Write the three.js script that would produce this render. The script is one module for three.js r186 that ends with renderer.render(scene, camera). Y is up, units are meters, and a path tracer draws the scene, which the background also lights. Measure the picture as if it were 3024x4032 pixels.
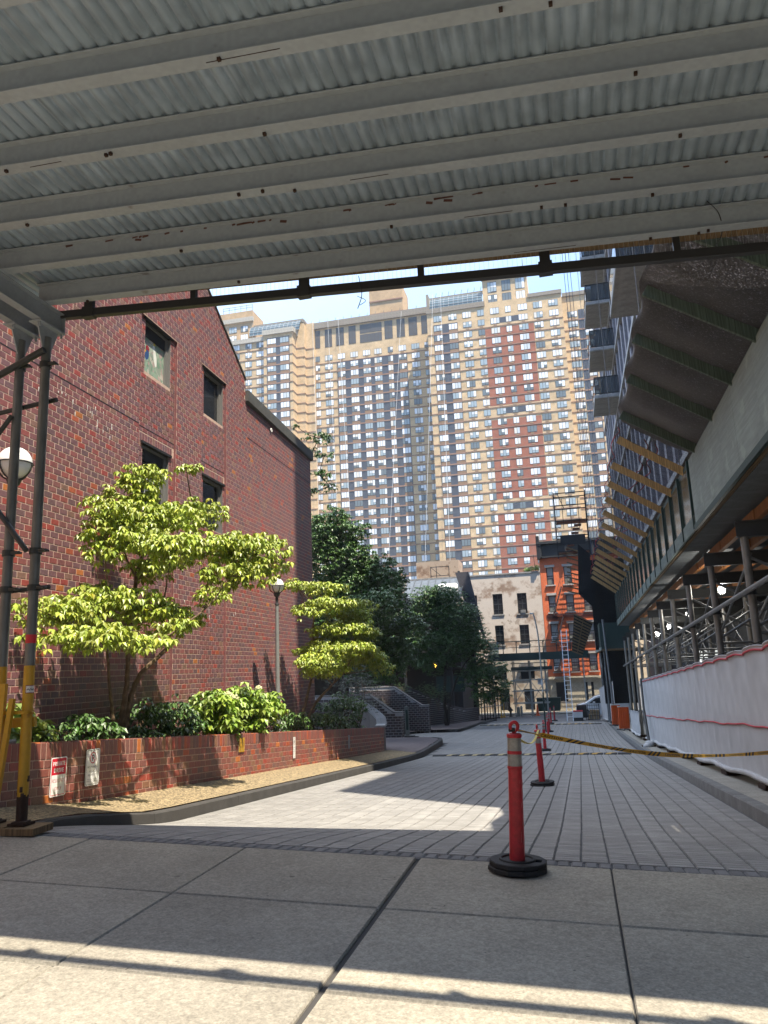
import * as THREE from 'three';
import { mergeGeometries } from 'three/addons/utils/BufferGeometryUtils.js';
import { RoundedBoxGeometry } from 'three/addons/geometries/RoundedBoxGeometry.js';

// ---------------------------------------------------------------- camera, sky, sun, exposure
const scene = new THREE.Scene();
const D2R = Math.PI / 180;
const camera = new THREE.PerspectiveCamera(67.35, 0.75, 0.05, 3000);
camera.rotation.order = 'YXZ';
camera.position.set(0, 1.65, 0);
camera.rotation.set(11.6 * D2R, 13.3 * D2R, -2.25 * D2R);
const EXPOSURE = 2.2, SUN = 4.9, SKY = 0.9;
const sunDir = new THREE.Vector3(0.36, 1, 0.30).normalize();
{
  const w = 256, h = 128, data = new Float32Array(w * h * 4);
  const hor = [0.34, 0.52, 0.74], mid = [0.135, 0.33, 0.68], zen = [0.13, 0.27, 0.56], gnd = [0.22, 0.21, 0.2];
  for (let j = 0; j < h; j++) for (let i = 0; i < w; i++) {
    const el = ((j + 0.5) / h - 0.5) * Math.PI;                 // row 0 is the nadir
    const az = ((i + 0.5) / w) * 2 * Math.PI;
    const s = Math.sin(el);
    let c;
    if (s < 0) c = gnd.map((g, k) => g + (hor[k] - g) * Math.exp(s * 14) * 0.8);
    else {
      const t = Math.pow(s, 0.6), a = Math.min(1, t / 0.62), b = Math.max(0, (t - 0.62) / 0.38);
      c = hor.map((g, k) => b > 0 ? mid[k] + (zen[k] - mid[k]) * b : g + (mid[k] - g) * a);
    }
    const d = new THREE.Vector3(Math.cos(el) * Math.cos(az), s, Math.cos(el) * Math.sin(az));
    const g = Math.max(0, d.dot(sunDir)), glow = 1.2 * Math.pow(g, 24) + 0.80 * Math.pow(g, 3);
    const o = (j * w + i) * 4;
    for (let k = 0; k < 3; k++) data[o + k] = (c[k] + glow * [1, 0.97, 0.9][k]) * SKY;
    data[o + 3] = 1;
  }
  const t = new THREE.DataTexture(data, w, h, THREE.RGBAFormat, THREE.FloatType);
  t.mapping = THREE.EquirectangularReflectionMapping; t.magFilter = t.minFilter = THREE.LinearFilter; t.needsUpdate = true;
  scene.background = t; scene.environment = t; scene.environmentIntensity = 1;
}
const sun = new THREE.DirectionalLight(new THREE.Color(1, 0.90, 0.74), SUN);
sun.position.copy(sunDir).multiplyScalar(120).add(new THREE.Vector3(0, 0, -40));
sun.target.position.set(0, 0, -40); scene.add(sun, sun.target);
sun.castShadow = true; sun.shadow.mapSize.set(4096, 4096);
Object.assign(sun.shadow.camera, { left: -130, right: 130, top: 150, bottom: -150, near: 1, far: 500 });

scene.fog = new THREE.FogExp2(new THREE.Color(0.80, 0.87, 0.93), 0.0004);

// ---------------------------------------------------------------- helpers
function rng(seed) { let a = seed >>> 0; return () => { a = (a + 0x6D2B79F5) | 0; let t = Math.imul(a ^ (a >>> 15), 1 | a); t = (t + Math.imul(t ^ (t >>> 7), 61 | t)) ^ t; return ((t ^ (t >>> 14)) >>> 0) / 4294967296; }; }
const V = (x, y, z) => new THREE.Vector3(x, y, z);
const clamp = (x, a, b) => Math.min(b, Math.max(a, x));
const smooth = (t) => { t = clamp(t, 0, 1); return t * t * (3 - 2 * t); };
const lerp = (a, b, t) => a + (b - a) * t;
const used = {};
function numbered(n) { used[n] = (used[n] ?? -1) + 1; return used[n] ? n + '_' + String(used[n]).padStart(3, '0') : n; }
function tag(o, label, category, group, kind) {
  if (label) o.userData.label = label; if (category) o.userData.category = category;
  if (group) o.userData.group = group; if (kind) o.userData.kind = kind; return o;
}
function thing(name, label, category, pos = [0, 0, 0], group, turn = 0) {
  const o = new THREE.Group(); o.name = numbered(name); o.position.set(...pos); o.rotation.y = turn; scene.add(o);
  return tag(o, label, category, group);
}
function struct(name, label) { const o = new THREE.Group(); o.name = numbered(name); scene.add(o); return tag(o, label, null, null, 'structure'); }
function copyOf(o, pos, label, turn) {
  const c = o.clone(); c.name = numbered(o.name.replace(/_\d+$/, '')); c.userData = { ...o.userData }; scene.add(c);
  c.position.set(...pos); if (label) c.userData.label = label; if (turn !== undefined) c.rotation.y = turn; return c;
}
function clean(g) {
  if (g.index) g = g.toNonIndexed();
  for (const k of Object.keys(g.attributes)) if (!['position', 'normal', 'uv', 'color'].includes(k)) g.deleteAttribute(k);
  if (!g.attributes.normal) g.computeVertexNormals();
  g.morphAttributes = {}; return g;
}
function metreUV(g, ox = 0, oy = 0) {                       // uv in metres, by the way each triangle faces
  const p = g.attributes.position, n = p.count, uv = new Float32Array(n * 2);
  const a = V(), b = V(), c = V(), e = V(), f = V();
  for (let i = 0; i < n; i += 3) {
    a.fromBufferAttribute(p, i); b.fromBufferAttribute(p, i + 1); c.fromBufferAttribute(p, i + 2);
    e.subVectors(b, a); f.subVectors(c, a); e.cross(f);
    const ax = Math.abs(e.x), ay = Math.abs(e.y), az = Math.abs(e.z);
    for (let k = 0; k < 3; k++) {
      const x = p.getX(i + k), y = p.getY(i + k), z = p.getZ(i + k); let u, v;
      if (ay >= ax && ay >= az) { u = x; v = z; } else if (ax >= az) { u = z; v = y; } else { u = x; v = y; }
      uv[(i + k) * 2] = u + ox; uv[(i + k) * 2 + 1] = v + oy;
    }
  }
  g.setAttribute('uv', new THREE.BufferAttribute(uv, 2)); return g;
}
function tris(pts) { const g = new THREE.BufferGeometry(); g.setAttribute('position', new THREE.BufferAttribute(new Float32Array(pts), 3)); g.computeVertexNormals(); return g; }
class MB {
  constructor() { this.list = []; this.colored = false; }
  add(g, col) {
    g = clean(g); const n = g.attributes.position.count;
    if (!g.attributes.uv) g.setAttribute('uv', new THREE.BufferAttribute(new Float32Array(n * 2), 2));
    if (col) { this.colored = true; const c = new Float32Array(n * 3); for (let i = 0; i < n; i++) c.set(col, i * 3); g.setAttribute('color', new THREE.BufferAttribute(c, 3)); }
    this.list.push(g); return this;
  }
  box(x, y, z, sx, sy, sz, o = {}) {
    const g = o.r ? new RoundedBoxGeometry(sx, sy, sz, o.seg ?? 2, o.r) : new THREE.BoxGeometry(sx, sy, sz);
    if (o.rz) g.rotateZ(o.rz); if (o.rx) g.rotateX(o.rx); if (o.ry) g.rotateY(o.ry);
    g.translate(x, y, z); return this.add(g, o.col);
  }
  bar(a, b, w, h, o = {}) {                                    // squared bar from a to b; h is its upright side
    a = V(...a); b = V(...b); const d = V().subVectors(b, a), L = d.length(); d.normalize();
    let up = o.up ? V(...o.up) : (Math.abs(d.y) > 0.95 ? V(0, 0, 1) : V(0, 1, 0));
    const s = V().crossVectors(up, d).normalize(); up = V().crossVectors(d, s);
    const g = o.r ? new RoundedBoxGeometry(w, h, L, 1, o.r) : new THREE.BoxGeometry(w, h, L);
    g.applyMatrix4(new THREE.Matrix4().makeBasis(s, up, d).setPosition(V().addVectors(a, b).multiplyScalar(0.5)));
    return this.add(g, o.col);
  }
  tube(a, b, r, seg = 8, r2 = r, open = false, col) {
    a = V(...a); b = V(...b); const d = V().subVectors(b, a), L = d.length();
    const g = new THREE.CylinderGeometry(r2, r, L, seg, 1, open);
    g.applyQuaternion(new THREE.Quaternion().setFromUnitVectors(V(0, 1, 0), d.normalize())); g.translate(...V().addVectors(a, b).multiplyScalar(0.5).toArray());
    return this.add(g, col);
  }
  path(pts, r, seg = 24, rs = 6, col) { return this.add(new THREE.TubeGeometry(new THREE.CatmullRomCurve3(pts.map((p) => V(...p))), seg, r, rs, false), col); }
  quad(a, b, c, d, col) { return this.add(tris([...a, ...b, ...c, ...a, ...c, ...d]), col); }
  shape(pts, holes, depth, m, col, bevel = 0) {                // outline in its own xy, pushed out along z, then placed by m
    const s = new THREE.Shape(pts.map((p) => new THREE.Vector2(...p)));
    for (const h of holes || []) s.holes.push(new THREE.Path(h.map((p) => new THREE.Vector2(...p))));
    const g = depth ? new THREE.ExtrudeGeometry(s, { depth, bevelEnabled: !!bevel, bevelSize: bevel, bevelThickness: bevel, bevelSegments: 1 }) : new THREE.ShapeGeometry(s);
    if (m) g.applyMatrix4(m); return this.add(g, col);
  }
  sphere(x, y, z, r, w = 20, h = 14, col) { const g = new THREE.SphereGeometry(r, w, h); g.translate(x, y, z); return this.add(g, col); }
  lathe(pts, x, y, z, seg = 20, col) { const g = new THREE.LatheGeometry(pts.map((p) => new THREE.Vector2(...p)), seg); g.translate(x, y, z); return this.add(g, col); }
  geom(uv = true) {
    if (this.colored) for (const g of this.list) if (!g.attributes.color) g.setAttribute('color', new THREE.BufferAttribute(new Float32Array(g.attributes.position.count * 3).fill(1), 3));
    const g = mergeGeometries(this.list, false); if (uv) metreUV(g); return g;
  }
  build(name, mat, parent, label, kind) {
    const m = new THREE.Mesh(this.geom(!this.keepUV), mat); m.castShadow = m.receiveShadow = true;
    if (parent) { m.name = name; parent.add(m); } else { m.name = numbered(name); scene.add(m); }
    if (label) m.userData.label = label; if (kind) m.userData.kind = kind; return m;
  }
}
function meshOf(name, g, mat, parent) { const m = new THREE.Mesh(g, mat); m.castShadow = m.receiveShadow = true; m.name = parent ? name : numbered(name); (parent || scene).add(m); return m; }

// ---------------------------------------------------------------- textures
function noise2(seed) {
  const R = rng(seed), P = new Float32Array(65536); for (let i = 0; i < 65536; i++) P[i] = R();
  return (x, y, per) => {
    const xi = Math.floor(x), yi = Math.floor(y), fx = x - xi, fy = y - yi, u = fx * fx * (3 - 2 * fx), v = fy * fy * (3 - 2 * fy);
    const m = (a) => ((a % per) + per) % per, g = (a, b) => P[(m(a) * 251 + m(b) * 7919) & 65535];
    return lerp(lerp(g(xi, yi), g(xi + 1, yi), u), lerp(g(xi, yi + 1), g(xi + 1, yi + 1), u), v);
  };
}
function fbm(n, u, v, per, oct = 4, gain = 0.5) { let s = 0, a = 1, t = 0; for (let i = 0; i < oct; i++) { s += a * n(u * per, v * per, per); t += a; a *= gain; per *= 2; } return s / t; }
function tex(size, metres, fn, srgb = true, h = size) {        // fn(u, v) -> [r, g, b(, a)] in 0..1 of what the picture file holds
  const d = new Uint8Array(size * h * 4);
  for (let j = 0; j < h; j++) for (let i = 0; i < size; i++) {
    const c = fn(i / size, j / h), o = (j * size + i) * 4;
    d[o] = clamp(c[0], 0, 1) * 255; d[o + 1] = clamp(c[1], 0, 1) * 255; d[o + 2] = clamp(c[2], 0, 1) * 255; d[o + 3] = (c[3] === undefined ? 1 : clamp(c[3], 0, 1)) * 255;
  }
  const t = new THREE.DataTexture(d, size, h, THREE.RGBAFormat); t.wrapS = t.wrapT = THREE.RepeatWrapping;
  t.magFilter = THREE.LinearFilter; t.minFilter = THREE.LinearMipmapLinearFilter; t.generateMipmaps = true;
  if (srgb) t.colorSpace = THREE.SRGBColorSpace;
  if (Array.isArray(metres)) t.repeat.set(1 / metres[0], 1 / metres[1]); else t.repeat.set(1 / metres, 1 / metres);
  t.needsUpdate = true; return t;
}
const toS = (l) => l <= 0.0031308 ? l * 12.92 : 1.055 * Math.pow(l, 1 / 2.4) - 0.055;   // linear -> stored
const S3 = (c, k = 1) => [toS(c[0] * k), toS(c[1] * k), toS(c[2] * k)];
const col = (r, g, b) => new THREE.Color().setRGB(r, g, b);
function std(o) { return new THREE.MeshStandardMaterial({ roughness: 0.8, metalness: 0, ...o }); }
const N1 = noise2(11), N2 = noise2(23), N3 = noise2(37);
const mixc = (a, b, t) => [lerp(a[0], b[0], t), lerp(a[1], b[1], t), lerp(a[2], b[2], t)];

const T = {};
T.grain = tex(256, 0.4, (u, v) => { const k = 0.80 + 0.20 * fbm(N1, u, v, 16, 3) + 0.12 * (N2(u * 128, v * 128, 128) - 0.5); return [k, k, k]; });
T.concrete = tex(1024, 3.1, (u, v) => {
  const a = fbm(N1, u, v, 5, 5), s = N2(u * 512, v * 512, 512), s2 = N3(u * 256, v * 256, 256);
  const s3 = N1(u * 130, v * 130, 130); let k = 0.86 + 0.22 * (a - 0.5) + 0.16 * (s - 0.5) + 0.14 * (s2 - 0.5) + 0.09 * (s3 - 0.5); let c = [k, k * 0.985, k * 0.95];
  if (s > 0.93) c = mixc(c, [0.50, 0.45, 0.38], 0.5);
  const st = N3(u * 46 + 3.3, v * 46, 46); if (st > 0.975) c = mixc(c, [0.45, 0.44, 0.43], smooth((st - 0.975) * 60) * 0.6);
  return c;
});
T.aggregate = tex(512, 1.7, (u, v) => {
  const s = N2(u * 90, v * 90, 90), s2 = N3(u * 180, v * 180, 180), k = 0.62 + 0.5 * (s - 0.4) + 0.28 * (s2 - 0.5);
  return s2 > 0.82 ? [0.36, 0.30, 0.24] : [k, k * 0.93, k * 0.80];
});
T.stone = tex(512, 0.9, (u, v) => { const a = fbm(N2, u, v, 6, 4), s = N1(u * 200, v * 200, 200); const k = 0.84 + 0.2 * (a - 0.5) + 0.16 * (s - 0.5); return [k, k, k]; });
T.asphalt = tex(512, 1.5, (u, v) => { const s = N2(u * 240, v * 240, 240), a = fbm(N3, u, v, 4, 4); const k = 0.82 + 0.26 * (s - 0.5) + 0.2 * (a - 0.5); return [k, k, k]; });
T.brickface = tex(256, 0.30, (u, v) => { const a = fbm(N3, u, v, 4, 4), l = N1(u * 90, v * 12, 180), s = N2(u * 90, v * 90, 90); const k = 0.86 + 0.22 * (a - 0.5) + 0.14 * (l - 0.5) + 0.12 * (s - 0.5); return [k, k, k]; });
T.paintmetal = tex(512, 1.6, (u, v) => {
  const a = fbm(N1, u, v, 3, 4), s = N2(u * 60, v * 60, 60); const k = 0.90 + 0.12 * (a - 0.5) + 0.05 * (s - 0.5); let c = [k, k, k];
  const r = fbm(N3, u + 0.3, v, 7, 4); if (r > 0.80) c = mixc(c, [0.45, 0.36, 0.32], smooth((r - 0.80) * 12) * 0.5); return c;
});
T.galv = tex(512, 1.2, (u, v) => { const a = fbm(N2, u, v, 8, 3), st = N1(u * 80, v * 3, 240); const k = 0.86 + 0.2 * (a - 0.5) + 0.05 * (st - 0.5); return [k, k, k]; });
T.wood = tex(512, [0.30, 1.6], (u, v) => { const w = fbm(N1, u, v, 3, 3), g = N2(u * 60 + w * 6, v * 4, 480), k = 0.80 + 0.34 * (g - 0.5) + 0.2 * (w - 0.5); return [k, k * 0.97, k * 0.9]; });
T.plywood = tex(512, 2.4, (u, v) => {
  const a = fbm(N1, u, v, 4, 5), st = fbm(N3, u * 1, v, 9, 3), g = N2(u * 7, v * 120, 840); let k = 0.82 + 0.22 * (a - 0.5) + 0.10 * (g - 0.5); let c = [k, k, k];
  if (st > 0.60) c = mixc(c, [1.0, 1.0, 0.97], smooth((st - 0.60) * 6) * 0.5); return c;
});
T.fabric = tex(512, 1.3, (u, v) => { const a = fbm(N2, u, v, 4, 4), w = (Math.sin(u * 2 * Math.PI * 160) + Math.sin(v * 2 * Math.PI * 160)) * 0.02; const k = 0.90 + 0.14 * (a - 0.5) + w; return [k, k, k]; });
T.leaf = tex(128, 0.25, (u, v) => { const a = fbm(N1, u, v, 6, 3); const k = 0.84 + 0.3 * (a - 0.5); return [k, k, k * 0.9]; });
T.bark = tex(256, 0.5, (u, v) => { const a = fbm(N1, u * 1, v, 8, 4), l = N2(u * 40, v * 8, 320); const k = 0.72 + 0.45 * (a - 0.5) + 0.2 * (l - 0.5); return [k, k * 0.97, k * 0.92]; });
T.towerbrick = tex(512, 9, (u, v) => { const a = fbm(N1, u, v, 5, 5), s = N2(u * 128, v * 128, 128), l = fbm(N3, u, v * 1, 12, 2); const k = 0.88 + 0.22 * (a - 0.5) + 0.08 * (s - 0.5) + 0.08 * (l - 0.5); return [k, k * 0.99, k * 0.96]; });
T.oldbrick = tex(1024, 5.2, (u, v) => {                          // many small courses, worn whitewash over buff brick
  const rows = 70, cols = 25, r = Math.floor(v * rows), fu = (u * cols + (r % 2) * 0.5) % 1, fv = (v * rows) % 1;
  const j = fv < 0.16 || fu < 0.06, b = N3(Math.floor(u * cols + (r % 2) * 0.5) + 0.5, r + 0.5, 350);
  const w = fbm(N1, u, v, 4, 6, 0.6), w2 = fbm(N2, u, v, 7, 5, 0.6);
  let c = mixc([0.60, 0.50, 0.43], [0.72, 0.64, 0.57], b); if (j) c = mixc(c, [0.50, 0.45, 0.41], 0.6);
  c = mixc(c, [0.90, 0.87, 0.83], smooth((w - 0.30) * 4.5) * 0.9); if (w2 > 0.68) c = mixc(c, [0.56, 0.49, 0.43], smooth((w2 - 0.64) * 8) * 0.5);
  return c;
});
T.net = tex(512, 1.6, (u, v) => { const s = N2(u * 150, v * 150, 150), s2 = N3(u * 70, v * 130, 9100), a = fbm(N1, u, v, 5, 4); const k = 0.22 + 0.75 * Math.pow(s, 3) * (s2 > 0.5 ? 1.3 : 0.5) + 0.35 * (a - 0.5); return [k, k * 0.98, k * 0.97]; });
T.netAlpha = tex(512, 1.1, (u, v) => { const s = N2(u * 150, v * 150, 150), a = fbm(N3, u, v, 5, 4); const k = (s > 0.34 ? 1 : 0.25) * (0.7 + 0.5 * a); return [k, k, k]; }, false);

// ---------------------------------------------------------------- shared materials
const M = {
  slab: std({ color: col(0.41, 0.39, 0.345), map: T.concrete, roughness: 0.92, bumpMap: T.concrete, bumpScale: 0.002 }),
  jointdark: std({ color: col(0.055, 0.052, 0.05), roughness: 0.95 }),
  agg: std({ color: col(0.60, 0.55, 0.44), map: T.aggregate, roughness: 0.95, bumpMap: T.aggregate, bumpScale: 0.003 }),
  kerb: std({ color: col(0.085, 0.08, 0.075), map: T.stone, roughness: 0.85, bumpMap: T.stone, bumpScale: 0.004 }),
  paver: std({ color: col(1, 1, 1), map: T.stone, roughness: 0.88, vertexColors: true, bumpMap: T.stone, bumpScale: 0.002 }),
  asphalt: std({ color: col(0.16, 0.16, 0.16), map: T.asphalt, roughness: 0.95 }),
  pale: std({ color: col(0.42, 0.41, 0.38), map: T.concrete, roughness: 0.95 }),
  mortar: std({ color: col(0.62, 0.44, 0.35), map: T.grain, roughness: 0.95 }),
  mortargrey: std({ color: col(0.52, 0.49, 0.48), map: T.grain, roughness: 0.95 }),
  brickstuff: std({ map: T.brickface, vertexColors: true, roughness: 0.5 }),
  shedsteel: std({ color: col(0.36, 0.40, 0.43), map: T.paintmetal, roughness: 0.5 }),
  shedpale: std({ color: col(0.36, 0.40, 0.43), map: T.paintmetal, roughness: 0.6 }),
  galvdeck: std({ color: col(0.46, 0.56, 0.65), map: T.galv, roughness: 0.38, metalness: 0.3 }),
  pipe: std({ color: col(0.30, 0.31, 0.31), map: T.galv, roughness: 0.45, metalness: 0.5 }),
  pipepale: std({ color: col(0.52, 0.56, 0.54), map: T.galv, roughness: 0.5, metalness: 0.3 }),
  pipedark: std({ color: col(0.05, 0.055, 0.055), map: T.galv, roughness: 0.5, metalness: 0.3 }),
  black: std({ color: col(0.012, 0.012, 0.013), roughness: 0.6 }),
  rubber: std({ color: col(0.016, 0.016, 0.018), map: T.grain, roughness: 0.75 }),
  void: std({ color: col(0.02, 0.02, 0.02), roughness: 0.9 }),
  red: std({ color: col(0.55, 0.018, 0.03), roughness: 0.42 }),
  orange: std({ color: col(0.80, 0.13, 0.02), roughness: 0.5 }),
  white: std({ color: col(0.78, 0.78, 0.76), roughness: 0.5 }),
  yellow: std({ color: col(0.62, 0.34, 0.012), map: T.paintmetal, roughness: 0.5 }),
  rust: std({ color: col(0.045, 0.022, 0.013), map: T.grain, roughness: 0.95 }),
  greenply: std({ color: col(0.33, 0.39, 0.345), map: T.plywood, roughness: 0.7 }),
  greenwood: std({ color: col(0.115, 0.175, 0.155), map: T.wood, roughness: 0.7 }),
  greendark: std({ color: col(0.018, 0.05, 0.042), map: T.grain, roughness: 0.6 }),
  lumber: std({ color: col(0.78, 0.54, 0.26), map: T.wood, roughness: 0.8 }),
  lumberold: std({ color: col(0.26, 0.18, 0.10), map: T.wood, roughness: 0.85 }),
  lumberorange: std({ color: col(0.44, 0.18, 0.05), map: T.wood, roughness: 0.8 }),
  tarp: std({ color: col(0.62, 0.62, 0.62), map: T.fabric, roughness: 0.85, side: THREE.DoubleSide }),
  bark: std({ color: col(0.30, 0.22, 0.15), map: T.bark, roughness: 0.95, bumpMap: T.bark, bumpScale: 0.01 }),
  barkdark: std({ color: col(0.06, 0.045, 0.035), map: T.bark, roughness: 0.95 }),
  glassdark: new THREE.MeshPhysicalMaterial({ color: col(0.02, 0.022, 0.025), roughness: 0.08, metalness: 0, specularIntensity: 1 }),
  frame: std({ color: col(0.16, 0.155, 0.145), roughness: 0.5 }),
  framedark: std({ color: col(0.03, 0.03, 0.03), roughness: 0.5 }),
  stone: std({ color: col(0.42, 0.40, 0.37), map: T.stone, roughness: 0.85 }),
};
function leafMat(r, g, b, tr = 0.28) { return new THREE.MeshPhysicalMaterial({ color: col(r, g, b), map: T.leaf, vertexColors: true, roughness: 0.42, transmission: tr, thickness: 0, side: THREE.DoubleSide }); }
// ---------------------------------------------------------------- heights of the ground
const yPav = (x, z) => -0.037 * x - 0.0203 * z;                     // the public pavement under the shed
function yD(z) { const d = -z, s = 0.0671; if (d <= 20) return 0.05 - s * (d - 6.4); const t = Math.min(d, 56) - 20; let y = 0.05 - s * 13.6 - (s * t - 0.0471 / 72 * t * t); if (d > 56) y -= 0.02 * (d - 56); return y; }
const ZB = -6.4;
function yDrive(x, z) { return yD(z) + (yPav(x, ZB) - yD(ZB)) * (1 - smooth((ZB - z) / 3.4)); }
function yPathL(x, z) {                                             // raised path along the planter
  const k = clamp((-5.2 - x) / 1.1, 0, 1), a = yD(z) + 0.15 + 0.12 * k, w = smooth((z + 9.4) / 3.0); return lerp(a, yPav(x, z), w);
}
function yPathR(x, z) { return lerp(yD(z) + 0.15, yPav(x, z), smooth((z + 9.0) / 2.4)); }
function sheet(xs, zs, yf) {                                        // a grid between two edges; xs(z) gives [x0, x1]
  const p = [], n = 6; for (let i = 0; i + 1 < zs.length; i++) for (let j = 0; j < n; j++) {
    const P = (z, k) => { const [a, b] = xs(z), x = lerp(a, b, k / n); return [x, yf(x, z), z]; };
    const a = P(zs[i], j), b = P(zs[i], j + 1), c = P(zs[i + 1], j + 1), d = P(zs[i + 1], j); p.push(...a, ...b, ...c, ...a, ...c, ...d);
  } return tris(p);
}
const range = (a, b, n) => Array.from({ length: n + 1 }, (_, i) => lerp(a, b, i / n));

{ // the sunny street behind the viewer
  const r = new MB().add(sheet(() => [-80, 80], range(60, 3.62, 10), (x, z) => yPav(x, 3.6) - 0.14 + 0.004 * (3.6 - z))).build('road', std({ color: col(0.13, 0.125, 0.12), map: T.asphalt, roughness: 0.95 })); tag(r, 'wide sunny street running past behind the viewer', null, null, 'structure');
  const ob = thing('opposite_block', 'plain brick apartment block across the street behind the viewer', 'building', [0, -0.6, 30]);
  new MB().box(0, 16, 4, 90, 32, 8).build('wall', std({ color: col(0.16, 0.09, 0.07), map: T.towerbrick, roughness: 0.9 }), ob);
  for (let k = 0; k < 8; k++) for (let i = -7; i <= 7; i++) new MB().box(i * 5.5, 3 + k * 3.4, -0.02, 1.6, 1.9, 0.06).build('window', M.glassdark, ob);
  for (const [a, b] of [[-80, -9.0], [10.6, 80]]) { const q = new MB().add(sheet(() => [a, b], range(3.6, ZB, 4), (x, z) => yPav(x, z) - 0.006)).build('sidewalk', M.pale); tag(q, 'plain concrete pavement going on along the street', null, null, 'structure'); }
}
{ // everything far below and beyond
  const g = new THREE.PlaneGeometry(1600, 1600); g.rotateX(-Math.PI / 2); g.translate(0, -4.2, -200);
  const m = new MB().add(g).build('ground', M.asphalt); tag(m, 'grey city ground stretching out beyond the buildings', null, null, 'structure');
}
const R1 = rng(5);
{ // pavement of large concrete flags
  const pav = struct('sidewalk', 'pale concrete pavement of large flags in the foreground');
  const xs = [], base = 0.13; for (let k = -6; k <= 7; k++) xs.push(base + 1.475 * k);
  const zs = [ZB, -5.17, -3.93, -2.7, -1.46, -0.22, 1.02, 2.3, 3.6];
  const bed = new MB(); bed.add(sheet(() => [-9, 10.6], range(3.6, ZB, 8), (x, z) => yPav(x, z) - 0.022)); bed.build('joint_bed', M.jointdark, pav);
  for (let r = 0; r + 1 < zs.length; r++) for (let c = 0; c + 1 < xs.length; c++) {
    const wideL = Math.abs(xs[c] + 1.345) < 0.02 ? 0.019 : 0.005, wideR = Math.abs(xs[c + 1] + 1.345) < 0.02 ? 0.019 : 0.005;
    const x0 = xs[c] + wideL, x1 = xs[c + 1] - wideR, z0 = zs[r] + (r ? 0.010 : 0), z1 = zs[r + 1] - 0.010, e = 0.007;
    const lift = (R1() - 0.5) * 0.004, Y = (x, z, d = 0) => [x, yPav(x, z) + lift - d, z];
    const m = new MB(), A = [[x0, z0], [x1, z0], [x1, z1], [x0, z1]], B = [[x0 + e, z0 - 0], [x1 - e, z0 - 0], [x1 - e, z1 - e], [x0 + e, z1 - e]];
    // z grows towards the viewer, so winding is chosen to face up
    const i0 = [x0 + e, z0 + e], i1 = [x1 - e, z0 + e], i2 = [x1 - e, z1 - e], i3 = [x0 + e, z1 - e];
    m.quad(Y(...i0), Y(...i3), Y(...i2), Y(...i1));
    const I = [i0, i1, i2, i3];
    for (let k = 0; k < 4; k++) { const a = A[k], b = A[(k + 1) % 4], ia = I[k], ib = I[(k + 1) % 4]; m.quad(Y(...ia), Y(...ib), Y(...b, 0.012), Y(...a, 0.012)); m.quad(Y(...a, 0.012), Y(...b, 0.012), Y(...b, 0.04), Y(...a, 0.04)); }
    const g = m.geom(); metreUV(g, R1() * 3, R1() * 3);
    const mt = c % 3 === 0 ? M.slab : c % 3 === 1 ? (M.slab2 ??= Object.assign(M.slab.clone(), { color: col(0.385, 0.365, 0.325) })) : (M.slab3 ??= Object.assign(M.slab.clone(), { color: col(0.43, 0.405, 0.355) }));
    meshOf('slab', g, mt, pav);
  }
}
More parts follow.
